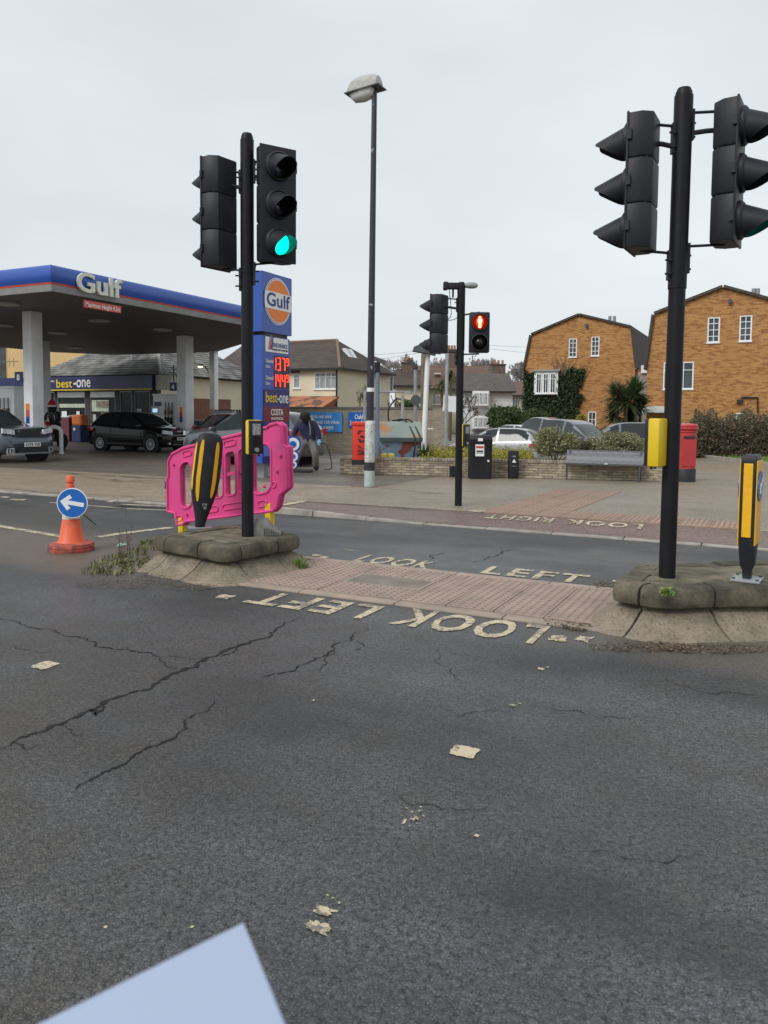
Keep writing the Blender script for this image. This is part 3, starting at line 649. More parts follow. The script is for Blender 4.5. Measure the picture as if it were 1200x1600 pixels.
# middle pole on the far footway
root, P, lean = signal_pole((716, 790), (721, 441), .1, 'black signal pole on the far footway showing a red standing figure', .058, .30)
a, b = loc_at(686, 461, P), loc_at(686, 552, P); c = (a+b)/2; h = (a-b).z
signal_head(root, c, h, (-.99, .12), None, .33); bracket(root, (lean.x*.85, lean.y*.85), c, (c.z+h*.40, c.z-h*.52))
a, b = loc_at(749, 488, P), loc_at(749, 551, P); c = (a+b)/2; h = (a-b).z; f_ = (.42, -.91)
ph = MB().box((0, .03, 0), (.32, .16, h), bev=.02).build('crossing_head', M_BLK, root, True, T(*c) @ RZ(face_rot(*f_)))
for k, z in enumerate((h*.25, -h*.25)):
    MB().lathe([(.14, 0), (.14, .03), (.12, .035), (.12, 0)], 24, RX(pi/2), cap=False).build('lens_ring', M_BLK, ph, True, T(0, -.05, z))
    MB().lathe([(.118, 0), (.001, .008)], 24, RX(pi/2)).build('lens', M_REDGLOW if k == 0 else M_LENS, ph, 2, T(0, -.052, z))
MB().lathe([(.075, 0), (.001, .004)], 24, RX(pi/2)).build('lens_glow', M_REDCORE, ph, 2, T(0, -.058, h*.25) @ Matrix.Diagonal((.8, 1, 1.25, 1)))
man = [(-.018, -.095), (-.004, -.095), (-.002, -.02), (.002, -.02), (.004, -.095), (.018, -.095), (.024, -.01), (.034, -.012), (.034, .035), (.022, .048), (.018, .055), (.02, .075), (.012, .09), (-.012, .09), (-.02, .075), (-.018, .055), (-.022, .048), (-.034, .035), (-.034, -.012), (-.024, -.01)]
MB().prism(man, -.004, 0, T(0, -.068, h*.25)).build('standing_figure', M_REDMAN, ph)
mb = MB(); q = Vector((lean.x*.9, lean.y*.9, c.z+h*.3)); mb.tube([q, q+Vector((.06, -.02, .08)), (c.x, c.y, c.z+h*.5)], .014, 8); mb.tube([(lean.x*.7, lean.y*.7, c.z-h*.55), (c.x, c.y, c.z-h*.53)], .012, 6)
tag(mb.build('bracket', M_BLK, root, True), kind='stuff')
d = loc_at(706, 447, P); mb = MB(); mb.box((0, 0, 0), (.22, .12, .10), bev=.02); mb.box((-.10, 0, .0), (.07, .15, .12), bev=.01); mb.cyl((.02, 0, -.04), (.02, 0, -.18), .015)
mb.build('detector', M_BLK, root, True, T(*d) @ RZ(YAW))
d = loc_at(736, 446, P); mb = MB(); mb.lathe([(.01, -.12), (.035, -.10), (.05, -.03), (.05, .05), (.03, .1), (.005, .11)], 12, RY(pi/2)); mb.cyl((-.16, 0, 0), (-.08, 0, 0), .012)
mb.build('detector', M_GREYP, root, True, T(*d) @ RZ(YAW))
MB().tube(vbez([loc_at(702, 452, P), loc_at(705, 490, P), loc_at(700, 500, P), loc_at(712, 498, P), loc_at(718, 490, P)], 5), .006, 5).build('cable', M_BLK, root, True)
push_unit(root, loc_at(728.5, 680, P), (.95, -.3), .36)

# ================================================================== FURNITURE ON THE ISLANDS
# paddle bollard
P = gp(312, 826, ZT-.01); root = thing('flexible_bollard', P, 'black rounded bollard with yellow stripes in front of the pink barrier', 'bollard', YAW+.35)
secs = [(0, .045, .045), (.06, .05, .05), (.13, .065, .055), (.25, .10, .068), (.36, .125, .075), (.46, .135, .08), (.70, .133, .08), (.80, .128, .078), (.855, .115, .07), (.885, .09, .055), (.898, .05, .03)]
LEAN = RY(.12) @ Matrix.Diagonal((1.10, 1.08, 1.14, 1))
def sec_at(z):
    for a, b in zip(secs, secs[1:]):
        if b[0] >= z:
            t = (z-a[0])/(b[0]-a[0]); return a[1]+(b[1]-a[1])*t, a[2]+(b[2]-a[2])*t
    return secs[-1][1:]
def sup(a, rx, ry): c, s = cos(a), sin(a); return (rx*abs(c)**.75*(1 if c > 0 else -1), ry*abs(s)**.75*(1 if s > 0 else -1))
MB().ring([[(*sup(2*pi*k/28, a, b), z) for k in range(28)] for z, a, b in secs], M=LEAN).build('body', M_BLK, root, 2)
for ac, za, zb in ((-2.72, .36, .80), (-2.05, .26, .83), (-1.12, .30, .82), (.9, .3, .82), (1.9, .3, .82)):
    rings = []; n_ = 14
    for i in range(n_+1):
        z = za+(zb-za)*i/n_; a, b = sec_at(z); e = min(i, n_-i); hw = .16*(1 if e > 1 else (.45, .85)[e]); ring = []
        for k in range(6):
            t = ac+hw*(2*k/5-1); x_, y_ = sup(t, a, b); q = hypot(x_, y_); ring.append((x_*(1+.005/q), y_*(1+.005/q), z))
        rings.append(ring)
    MB().ring(rings, closed=False, cap=False, M=LEAN).build('reflective_stripe', M_AMBER, root, True)
MB().box((.0, 0, .014), (.24, .17, .016), bev=.004).build('base_plate', M_GREYP, root, True)
mb = text_mb('e2', .06, .004, .001); mb.build('maker_mark', M_GREYP, root, M=LEAN @ T(.03, -.078, .22) @ RY(-pi/2))
# rectangular bollard
P = gp(1167, 909, ZT-.01); root = thing('keep_left_bollard', P, 'slim black bollard with amber panels and blue arrow disc at right edge', 'bollard', radians(83))
W_, D_ = .26, .108
rings = [[(sx*W_/2*a, sy*D_/2*b, z) for sx, sy in ((-1, -.86), (-.86, -1), (.86, -1), (1, -.86), (1, .86), (.86, 1), (-.86, 1), (-1, .86))] for a, b, z in ((.34, .5, .03), (.36, .55, .09), (.5, .85, .13), (.85, .97, .26), (1, 1, .36), (1, 1, .90), (.97, .95, .935), (.88, .8, .95))]
MB().ring(rings).build('body', M_BLK, root, True)
MB().box((-W_/2-.002, 0, .62), (.008, .062, .54), bev=.003).build('amber_panel', M_AMBER, root)
MB().box((W_/2+.002, 0, .62), (.008, .07, .50), bev=.003).build('amber_panel', M_AMBER, root)
for s in (-1, 1):
    MB().box((0, s*(D_/2+.002), .60), (W_*.93, .008, .62), bev=.003).build('face_panel', M_AMBER, root)
    MB().lathe([(.112, 0), (.112, .006)], 28, RX(pi/2)).build('blue_disc', M_BLUES, root, M=T(0, s*(D_/2+.008) + (0 if s < 0 else .006), .72))
arrow = [(-.075, -.03), (-.03, -.03-.0), (-.045, -.05), (.0, -.075)]
AR = [(-.08, 0), (-.025, .055), (-.005, .035), (-.03, .014), (.08, .014), (.08, -.014), (-.03, -.014), (-.005, -.035), (-.025, -.055)]
MB().prism(AR, -.003, 0, T(0, -D_/2-.016, .72) @ RY(-.7)).build('white_arrow', M_WSIGN, root)
MB().box((0, 0, .02), (.22, .2, .02), bev=.004).build('base_plate', M_GREYP, root, True)
mb = MB()
for sx in (-1, 1):
    for sy in (-1, 1): mb.cyl((sx*.09, sy*.08, .03), (sx*.09, sy*.08, .042), .011, n=6)
tag(mb.build('bolt', M_DKGREY, root), kind='stuff')
# pink barrier
BL, TL, BR = dep(266, 822, 9.35), dep(264, 704, 9.35), dep(453, 794, 8.1)
root = thing('plastic_barrier', (BL+BR)/2*1.0, 'bright pink plastic road barrier leaning on the left island', 'barrier'); O = Vector(root.location)
ux = (BR-BL)/2.0; uz = (TL-BL)/1.0; uy = ux.cross(uz).normalized()
BM = Matrix(((ux.x, -uy.x, uz.x, BL.x-O.x), (ux.y, -uy.y, uz.y, BL.y-O.y), (ux.z, -uy.z, uz.z, BL.z-O.z), (0, 0, 0, 1)))
BMi = Matrix(((ux.x, -uy.x, uz.x, BL.x-O.x), (ux.y, -uy.y, uz.y, BL.y-O.y), (ux.z, -uy.z, uz.z, BL.z-O.z), (0, 0, 0, 1)))
def rrect(x0, z0, x1, z1, r, n=5):
    return [(cx+r*cos(a), cz+r*sin(a)) for cx, cz, a0 in ((x1-r, z0+r, -pi/2), (x1-r, z1-r, 0), (x0+r, z1-r, pi/2), (x0+r, z0+r, pi)) for a in [a0+pi/2*k/n for k in range(n+1)]]
outl = [(.0, .20), (.0, .62), (.03, .66), (.03, .86), (.10, .94), (.30, .98), (1.70, .98), (1.74, 1.0), (1.86, 1.0), (1.92, .96), (1.93, .74), (2.0, .70), (2.0, .24), (1.88, .18), (1.84, .04), (1.78, .0), (1.60, .0), (.34, .03), (.28, .0), (.17, .0), (.14, .16)]
h1 = rrect(.24, .20, .46, .80, .10); h3 = rrect(1.46, .22, 1.76, .80, .11)
bays = [rrect(.62+.21*k, .26, .62+.21*k+.165, .80, .05) for k in range(4)]
small = [[(cx+.045*cos(2*pi*k/12), cz+.04*sin(2*pi*k/12)) for k in range(12)] for cx, cz in ((.54, .25), (.54, .80), (1.52-.06*0, .14), (1.40-.0, .14))][:2]
MB().prism(outl, -.028, .028, BM, holes=[h1, h3]+bays+small).build('panel', M_PINK, root)
def rim(loop, nm='rim', rr=.014):
    mb = MB()
    for s in (-.03, .03): mb.tube([BM @ Vector((a, s, b)) for a, b in loop+[loop[0]]], rr, 6, cap=False)
    return tag(mb.build(nm, M_PINK, root, True), kind='stuff')
rim(outl, rr=.018); rim(h1); rim(h3)
for b_ in bays: rim(b_, rr=.010)
MB().add(*(lambda q: (q.v, q.f))(MB().box((1.02, 0, .53), (.82, .045, .04))), M=BM).build('cross_bar', M_PINK, root)
mb = MB()
for cx, cz, ww in ((.38, .90, .16), (.8, .90, .2), (1.12, .90, .2), (1.38, .90, .12), (.22, .08, .1), (.7, .13, .42), (1.2, .13, .42), (1.62, .10, .14), (1.80, .30, .06)):
    mb.tube([BM @ Vector((a, s, b)) for s in (-.034,) for a, b in rrect(cx-ww/2, cz-.035, cx+ww/2, cz+.035, .03)+[(cx+ww/2-.03, cz-.035)]], .007, 5, cap=False)
for cx, cz in ((.13, .80), (.55, .52), (1.85, .45), (1.66, .30), (.36, .12), (1.9, .62), (1.45, .90)):
    mb.cyl(BM @ Vector((cx, -.03, cz)), BM @ Vector((cx, -.055, cz)), .022, .014, n=10)
tag(mb.build('moulding', M_PINK, root, True), kind='stuff')
MB().add(*(lambda q: (q.v, q.f))(MB().box((-.03, 0, .55), (.06, .05, .10))), M=BM).build('joint_hook', M_BLK, root)
for u_ in (.23, 1.70):
    MB().add(*(lambda q: (q.v, q.f))(MB().box((u_, 0, -.03 if u_ < 1 else -.09), (.085, .07, .24 if u_ < 1 else .36), bev=.01)), M=BM).build('foot_clip', M_YEL, root)
Fp = gp(408, 836, ZT-.01)-O; Ff = MB(); Ff.ring([[(x_, y_*s, z) for x_, y_ in ((-.20*a+.02, -.09), (.20*a, -.09), (.20*a, .09), (-.20*a+.02, .09))] for a, s, z in ((1, 1, 0), (1, 1, .03), (.5, .8, .11), (.35, .6, .17))])
for k in range(7): Ff.box((.03+k*.022, -.10, .055-k*.004), (.010, .02, .09-k*.009))
Ff.build('rubber_foot', mat('grey_rubber', (.19, .185, .18), .85, var=.2, scale=14), root, M=T(*Fp) @ RZ(YAW+.1))
# traffic cone and its sign
P = gp(112, 860); root = thing('traffic_cone', P, 'dirty orange traffic cone with white sleeve beside the island weeds', 'cone', .45)
Hc = zat(112, 743, P)
mb = MB(); oc = lambda r, q: [(r*cos(2*pi*k/8+pi/8), r*sin(2*pi*k/8+pi/8), q) for k in range(8)]
mb.ring([oc(.245, 0), oc(.25, .03), oc(.235, .036), oc(.235, .042), oc(.245, .048), oc(.24, .085), oc(.19, .10)]); mb.build('base', mat('grimy_cone_base', (.50, .10, .06), .75, c2=(.16, .07, .06), mix=(.42, .62), scale=9), root, True)
mb = MB(); mb.lathe([(.155, .095), (.135, .12), (.085, .40), (.045, Hc-.16), (.042, Hc-.10), (.034, Hc-.095), (.034, Hc-.08), (.046, Hc-.07), (.046, Hc-.02), (.036, Hc)], 24); mb.build('cone_body', M_ORANGE, root, True)
mb = MB(); mb.lathe([(.096, .36), (.0655, .60), (.0630, .60)], 24, cap=False); mb.build('sleeve', M_REFL, root, True)
Ps = dep(113, 786, P.dot(camf)-.12); root = thing('keep_left_disc', Ps, 'round blue sign with white left arrow clipped to the orange cone', 'sign', YAW+.05)
rr = .167; MB().lathe([(rr, -.004), (rr, .004)], 36, RX(pi/2)).build('white_border', M_WSIGN, root); MB().lathe([(rr*.94, 0), (rr*.94, .003)], 36, RX(pi/2)).build('blue_face', M_BLUES, root, M=T(0, -.0045, 0))
AR2 = [(x_*1.62, y_*1.62) for x_, y_ in AR]; MB().prism(AR2, -.003, 0, T(0, -.008, 0) @ RY(.17)).build('white_arrow', M_WSIGN, root)
MB().box((0, .02, .13), (.10, .02, .02)).build('fixing_strap', M_BLK, root); MB().box((0, .02, -.11), (.12, .02, .02)).build('fixing_strap', M_BLK, root); MB().cyl((.10, .02, -.12), (.24, .05, -.25), .006, n=6).build('loose_stay', M_BLK, root)
# weeds, grass, litter round the islands
def blades(name, label, cat, spots, n, h, spread, m, w=.006, lean=.5, parent=None, leafy=False):
    mb = MB(); rnd = random.Random(len(name)+n)
    for (sx, sy, sz) in spots:
        for _ in range(n):
            a = rnd.uniform(0, 2*pi); q = spread*sqrt(rnd.random()); x_, y_ = sx+q*cos(a), sy+q*sin(a); hh = h*rnd.uniform(.35, 1.1); b = rnd.uniform(0, 2*pi); l = lean*hh*rnd.uniform(.2, 1.2)
            d = Vector((cos(b), sin(b), 0)); s = Vector((-d.y, d.x, 0))*w*rnd.uniform(.7, 1.4)*(3 if leafy else 1); p = Vector((x_, y_, sz))
            p1 = p+d*l*.35+Vector((0, 0, hh*.6)); p2 = p+d*l+Vector((0, 0, hh*(.95 if not leafy else .7)))
            o = len(mb.v); mb.v += [(p-s*.6)[:], (p+s*.6)[:], (p1+s)[:], (p1-s)[:], p2[:]]; mb.f += [(o, o+1, o+2, o+3), (o+3, o+2, o+4)]
    return mb.build(name, m, parent)
o = blades('grass_tuft', '', '', [tuple(gp(468, 890)), tuple(gp(462, 884))], 150, .13, .075, M_GRASS, .004); tag(o, 'small green grass tuft growing in the island skirt by the slabs', 'grass', kind='stuff')
wl = [tuple(gp(*p)) for p in ((165,885),(185,872),(205,868),(225,860),(238,850),(190,895),(215,888),(232,880),(150,893),(205,880),(176,880))]
o = blades('weed_patch', '', '', wl, 42, .085, .16, M_WEED, .0028, 1.0, leafy=True); tag(o, 'straggly green and brown weeds beside the left island', 'weeds', kind='stuff')
mb = MB(); b0 = gp(195, 868)
for k in range(9):
    a = random.uniform(0, 2*pi); hh = (.58 if k == 0 else random.uniform(.18, .42)); l = random.uniform(.02, .12) if k else .01; p = [b0+Vector((random.uniform(-.1, .1) if k else 0, random.uniform(-.05, .05), 0)).to_3d()]
    for q in range(1, 5): p.append(p[0]+Vector((cos(a)*l*q/4+random.uniform(-.012, .012), sin(a)*l*q/4, hh*q/4)))
    mb.tube(p, [.0035, .003, .0025, .002, .001], 4)
    for q in range(5):
        t = p[random.randint(1, 3)]; e = t+Vector((random.uniform(-.07, .07), random.uniform(-.04, .04), random.uniform(.0, .07))); mb.tube([t, e], [.002, .001], 3)
tag(mb.build('dry_weed_stalk', M_TWIG), 'thin dry weed stalk standing between cone and left island', 'weed', kind='stuff')
def litter(name, label, regions, n, s, m):
    mb = MB(); rnd = random.Random(n)
    for _ in range(n):
        x0, y0, rx, ry = rnd.choice(regions); a = rnd.uniform(0, 2*pi); q = sqrt(rnd.random()); p = gp(x0+rx*q*cos(a), y0+ry*q*sin(a)); t = rnd.uniform(0, pi); k = s*rnd.uniform(.3, 1.2)
        d = Vector((cos(t), sin(t), rnd.uniform(-.25, .25)))*k; e = Vector((-sin(t), cos(t), rnd.uniform(-.25, .25)))*k*rnd.uniform(.3, .8); p.z = .006+rnd.random()*.006+k*.3
        o = len(mb.v); mb.v += [(p-d)[:], (p+e)[:], (p+d)[:], (p-e)[:]]; mb.f.append((o, o+1, o+2, o+3))
    return tag(mb.build(name, m), label, 'leaf litter', kind='stuff')
litter('leaf_litter', 'brown leaf litter and grit gathered at the end of the right island', [(930,940,35,22),(915,960,25,18),(945,922,25,14),(905,978,25,9),(890,972,40,10),(925,955,30,20),(1000,1012,80,8),(1120,1015,90,8)], 4200, .013, M_LITTER)
litter('dead_leaves', 'dead leaves and dirt round the base of the left island', [(250,905,40,10),(200,900,60,10),(300,918,40,6),(490,880,18,6),(450,896,20,5),(175,915,60,8)], 1500, .012, M_LITTER)
a = gp(1012, 930, ZT); o = blades('island_sprig', '', '', [(a.x+.1, a.y+.12, ZT-.012)], 22, .06, .04, M_GRASS, .006, 1.0, leafy=True); tag(o, 'tiny bright green sprig on the corner of the right island', 'weed')
# litter scrap
mb = MB(); p = gp(188, 862); mb.add([(p.x-.06, p.y, .06), (p.x+.05, p.y-.03, .075), (p.x+.07, p.y+.04, .085), (p.x-.05, p.y+.05, .09)], [(0, 1, 2, 3)]); mb.add([(p.x-.06, p.y, .056), (p.x+.05, p.y-.03, .071), (p.x+.07, p.y+.04, .081), (p.x-.05, p.y+.05, .086)], [(3, 2, 1, 0)])
tag(mb.build('litter_scrap', mat('pale_green_plastic', (.30, .48, .42), .4)), 'scrap of pale green plastic caught in the weeds', 'litter')

# ================================================================== LAMP COLUMN AND POSTS
P = gp(577, 760, .1); root = thing('street_lamp', P, 'tall black street lamp column with torn posters on its pale base', 'street lamp')
zp = lambda y: zat(577, y, P)-.1
Pt = dep(585, 148, P.dot(camf)); lx, ly = Pt.x-P.x, Pt.y-P.y; zt = zat(585, 140, P)-.1
def lean_at(z): return (lx*z/zt, ly*z/zt, z)
MB().tube([lean_at(0), lean_at(zp(733))], [.108, .105], 16).build('column_base', M_PALEG, root, True)
MB().tube([lean_at(zp(733)), lean_at(zp(657)-.04), lean_at(zp(657))], [.1055, .102, .075], 16).build('poster_section', M_POSTER, root, True)
MB().tube([lean_at(zp(735)), lean_at(zp(722))], [.109, .109], 16).build('black_band', M_CHIP, root, True)
MB().tube([lean_at(zp(660)), lean_at(zp(520)), lean_at(zp(300)), lean_at(zt)], [.075, .068, .058, .052], 14).build('column', M_CHIP, root, True)
MB().tube([lean_at(zp(612)), lean_at(zp(606))], [.078, .078], 14).build('sticker', M_WSIGN, root, True)
hd = T(lx, ly, zt-.02) @ RZ(YAW+radians(-28)) @ RY(radians(-4)) @ Matrix.Diagonal((.98, 1.0, 1.3, 1))
def shell(pts, wd): return [[(x_, y_*wd, z) for y_ in ()] for x_, z in pts]
mb = MB(); rings = []
for x_, hw, zt_, zb_ in ((.16, .06, .10, .06), (.12, .15, .20, .03), (0, .17, .25, .02), (-.28, .18, .27, .02), (-.48, .16, .23, .03), (-.58, .10, .14, .05), (-.60, .05, .09, .06)):
    rings.append([(x_, hw*c, zb_+(zt_-zb_)*max(0, s_)**.8) for c, s_ in [(cos(pi*k/8), sin(pi*k/8)) for k in range(9)]])
mb.ring(rings); mb.build('lantern_shell', M_LAMPTOP, root, True, hd)
mb = MB(); rings = []
for x_, hw, d in ((.02, .07, .05), (-.02, .14, .12), (-.25, .15, .15), (-.45, .13, .13), (-.54, .07, .05)):
    rings.append([(x_, hw*c, .03-d*max(0, s_)**.7) for c, s_ in [(cos(pi*k/8), sin(pi*k/8)) for k in range(9)]])
mb.ring(rings); mb.build('lantern_bowl', M_BOWL, root, True, hd)
MB().box((-.21, 0, .028), (.78, .37, .016)).build('rim', M_DKGREY, root, M=hd)
def post(name, label, cat, px, ybot, ytop, D, r, m, extra=None, pxt=None):
    b = dep(px, ybot, D); t = dep(pxt or px, ytop, D); root = thing(name, (b.x, b.y, .1), label, cat)
    MB().tube([(0, 0, 0), (t.x-b.x, t.y-b.y, t.z-.1)], [r, r*.9], 10).build('post', m, root, True); return root, Vector((t.x-b.x, t.y-b.y, t.z-.1))
root, t = post('camera_post', 'blue grey camera post right behind the poster covered lamp column', 'camera post', 590, 712, 566, 19.5, .055, mat('blue_grey_paint', (.17, .24, .33), .5))
mb = MB(); mb.box((0, 0, 0), (.42, .14, .10), M=T(t.x, t.y, t.z+.06) @ RZ(YAW) @ RY(.35)); mb.build('camera', M_DKGREY, root)
mb = MB(); mb.cyl((t.x, t.y, t.z-.75), (t.x+.7*camr.x, t.y+.7*camr.y, t.z-.72), .02); mb.box((t.x+.75*camr.x, t.y+.75*camr.y, t.z-.74), (.22, .1, .07), rz=0); mb.build('bracket_lamp', M_GREYP, root)
MB().cyl((t.x*.9, t.y*.9, t.z-.25), (t.x, t.y, t.z), .07, n=10).build('joint', M_BLK, root, True)
root, t = post('grey_post', 'short galvanised post beside the red bin', 'post', 570, 712, 610, 20.5, .045, M_GALV)
root, t = post('grey_post', 'short galvanised post rising behind the rusty tank', 'post', 629, 712, 617, 21.5, .05, M_GALV)
root, t = post('camera_pole', 'slim grey pole with small camera in front of the palm', 'camera post', 649, 700, 577, 24, .06, M_GREYP)
MB().box((0, 0, 0), (.36, .14, .12), M=T(t.x-.1*camr.x, t.y-.1*camr.y, t.z+.18) @ RZ(YAW) @ RY(.8)).build('camera', M_DKGREY, root); MB().cyl(t, t+Vector((0, 0, .16)), .07, n=10).build('joint', M_BLK, root, True)
MB().lathe([(.16, -.01), (.16, .01)], 18, RX(pi/2)).build('round_plate', M_DKGREY, root, M=T(0, 0, dep(649, 625, 24).z-.1) @ RZ(YAW) @ T(0, -.07, 0))
root, t = post('floodlight_post', 'white post carrying a square black floodlight', 'floodlight', 661, 690, 553, 24, .085, M_WHITE, pxt=668.5)
mb = MB(); mb.ring([[(sx*a, sy*b, z) for sx, sy in ((-1, -1), (1, -1), (1, 1), (-1, 1))] for a, b, z in ((.36, .26, 0), (.34, .24, .12), (.14, .1, .26))]); mb.build('floodlight', M_DKGREY, root, M=T(t.x-.12*camr.x, t.y-.12*camr.y, t.z+.02) @ RZ(YAW) @ RY(.18)); MB().cyl((t.x-.05, t.y, t.z+.25), (t.x-.05, t.y, t.z+.42), .08, n=10).build('photocell', M_BLK, root, True)
MB().cyl((0, 0, .0), (.3*camr.x, .3*camr.y, .0), .02).build('side_bracket', M_WHITE, root, M=T(0, 0, 1.05))
root, t = post('timber_pole', 'weathered brown timber pole behind the white floodlight post', 'pole', 660, 690, 553, 29, .11, mat('weathered_timber', (.17, .14, .11), .85, var=.25), pxt=662)
root, t = post('sign_post', 'grey sign post with white sign back at the wall end', 'sign post', 696, 703, 548, 24, .06, M_GALV, pxt=698.5)
MB().box((0, 0, 0), (.42, .03, .48), M=T(.12*camr.x, .12*camr.y, dep(704, 631, 24).z-.1) @ RZ(YAW) @ RY(.08)).build('sign_back', M_WHITE, root); MB().cyl((0, 0, .0), (0, 0, .75), .1, n=10).build('post_base', M_GALV, root, True)

# ================================================================== FILLING STATION
# ---- canopy
ZS = 4.62; cc = onx(80, 453, -16.2); CXR = -16.15; CYF = gp(80, 453, ZS).y if False else 13.6
d_ = ray(80, 453); k_ = (ZS-EYE)/d_.z; CXR, CYF = (CAMP+d_*k_).x, (CAMP+d_*k_).y
ZF0, ZF1 = ZS+.15, zat(80, 413, (CXR, CYF)); CXL = CXR-16.4
root = thing('fuel_canopy', (CXR, CYF, .1), 'blue edged filling station canopy on white columns', 'canopy'); O = Vector((CXR, CYF, .1))
CP = [(CXL, CYF), (CXR, CYF), (CXR, CYF+10.4), (CXR-8.3, CYF+16.9), (CXL+1.8, CYF+16.6), (CXL, CYF+14)]
def mitre(poly, off):
    n = len(poly); o = []
    for i in range(n):
        a, b, c = Vector(poly[i-1]), Vector(poly[i]), Vector(poly[(i+1) % n]); d1, d2 = (b-a).normalized(), (c-b).normalized(); n1, n2 = Vector((d1.y, -d1.x)), Vector((d2.y, -d2.x))
        q = (n1+n2).normalized(); q = q*(off/max(.3, q.dot(n1))); o.append((b.x+q.x, b.y+q.y))
    return o
def yback(x):
    return CYF+14+(x-CXL)*2.6/1.8 if x < CXL+1.8 else (CYF+16.6+(x-CXL-1.8)*.3/(16.4-10.1) if x < CXR-8.3 else CYF+16.9-(x-CXR+8.3)*6.5/8.3)
nx_ = 30
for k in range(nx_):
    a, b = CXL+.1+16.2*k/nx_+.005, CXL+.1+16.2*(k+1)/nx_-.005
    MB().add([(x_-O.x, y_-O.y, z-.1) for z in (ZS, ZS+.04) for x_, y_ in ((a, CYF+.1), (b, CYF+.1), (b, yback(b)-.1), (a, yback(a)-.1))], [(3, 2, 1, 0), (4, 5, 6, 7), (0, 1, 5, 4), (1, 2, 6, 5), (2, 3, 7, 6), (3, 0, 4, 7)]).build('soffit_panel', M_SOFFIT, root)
MB().add([(x_-O.x, y_-O.y, z-.1) for z in (ZS+.05, ZF1-.05) for x_, y_ in mitre(CP, -.08)], [tuple(range(5, -1, -1)), tuple(range(6, 12))]+[(k, (k+1) % 6, 6+(k+1) % 6, 6+k) for k in range(6)]).build('deck', M_DKGREY, root)
def fascia(nm, m, prof, smooth=False):
    rings = [mitre(CP, o_) for o_, z in prof]
    for i in range(6):
        j = (i+1) % 6
        MB().ring([[(rings[k][q][0]-O.x, rings[k][q][1]-O.y, prof[k][1]-.1) for k in range(len(prof))] for q in (i, j)]).build(nm, m, root, smooth)
zm = lambda t: ZF0+.05+(ZF1-ZF0-.05)*t
fascia('fascia_panel', M_GULFB, [(-.06, zm(0)), (.01, zm(0)), (.055, zm(.2)), (.075, zm(.45)), (.06, zm(.72)), (.01, zm(.93)), (-.03, zm(1)), (-.08, zm(1))], True)
fascia('red_band', M_REDSTR, [(-.07, ZF0), (.0, ZF0), (.012, ZF0+.048), (-.07, ZF0+.048)]); fascia('soffit_edge', M_SOFTRIM, [(-.10, ZS-.012), (-.06, ZS-.012), (-.002, ZF0-.002), (-.10, ZF0-.002)])
yl = onx(150, 445, CXR).y; zl0, zl1 = zat(150, 464, (CXR, yl)), zat(150, 430, (CXR, yl))
tw = onx(187, 455, CXR).y-onx(117, 440, CXR).y
mb = text_mb('Gulf', 1, .06, .022); xs = [v[0] for v in mb.v]; sc_ = tw/(max(xs)-min(xs)); zs_ = [v[2] for v in mb.v]; sz = .9*(zl1-zl0)/(max(zs_)-min(zs_))
mb.v = [(v[0]*sc_, v[1], (v[2]-min(zs_))*sz) for v in mb.v]; mb.build('lettering', mat('ivory_letters', (.72, .74, .62), .5, var=.05), root, M=T(CXR-O.x+.10, onx(150, 450, CXR).y-O.y, zl0-O.z+.05) @ RZ(pi/2))
yh = onx(157, 480, CXR-.1).y; b_ = MB().box((0, 0, 0), (onx(186, 484, CXR).y-onx(128, 472, CXR).y, .04, .19)).build('height_sign', mat('height_sign_red', (.62, .10, .07), .5), root, M=T(CXR-O.x-.02, yh-O.y, zat(157, 479, (CXR, yh))-O.z) @ RZ(pi/2))
mb = text_mb('Maximum Height 4.2m', .17, .006, .001); xs = [v[0] for v in mb.v]; mb.v = [(v[0]*1.2/(max(xs)-min(xs)), v[1]-.022, v[2]-.06) for v in mb.v]; mb.build('lettering', M_WSIGN, b_)
def column(px, py, X=None, Y=None, wd=.52, number=None, zfoot=.1):
    d = ray(px, py); q = CAMP+d*((ZS-EYE)/d.z); x_, y_ = (X or q.x), (Y or q.y)
    c = MB().box((x_-O.x, y_-O.y, (ZS+.1)/2-O.z), (wd, wd*1.05, ZS-.1), bev=.03).build('column', M_WHITE, root, True)
    if number:
        s_ = MB().box((x_-O.x-wd/2-.16, y_-O.y-wd/2-.03, 2.62-O.z), (.34, .03, .34)).build('bay_number', M_GULFN, c)
        text(number, 'numeral', M_WSIGN, s_, T(x_-O.x-wd/2-.16, y_-O.y-wd/2-.052, 2.53-O.z), size=.26, depth=.01, bold=.006)
    mb = MB()
    for kk, m_ in ((0, M_GORANGE), (1, M_REDSTR), (2, M_GULFB)): MB().box((x_-O.x-.02, y_-O.y-wd*.525-.006, 1.72-kk*.2-O.z), (.15, .01, .2)).build('price_strip', m_, c)
    return c
column(50, 487, wd=.40, number='8'); column(289, 525, wd=.46, number='4'); column(334, 548, wd=.30); q = dep(67, 560, 33.5); column(72, 507, X=q.x, Y=q.y, wd=.42)
for px, py in ((90, 519), (117, 542), (254, 514), (10, 473), (155, 500), (5, 507)):
    d = ray(px, py); q = CAMP+d*((ZS-EYE)/d.z); MB().lathe([(.34, 0), (.34, .05), (.30, .055)], 20).build('downlight', mat('downlight_glass', (.34, .34, .33), .4), root, M=T(q.x-O.x, q.y-O.y, ZS-.06-O.z))
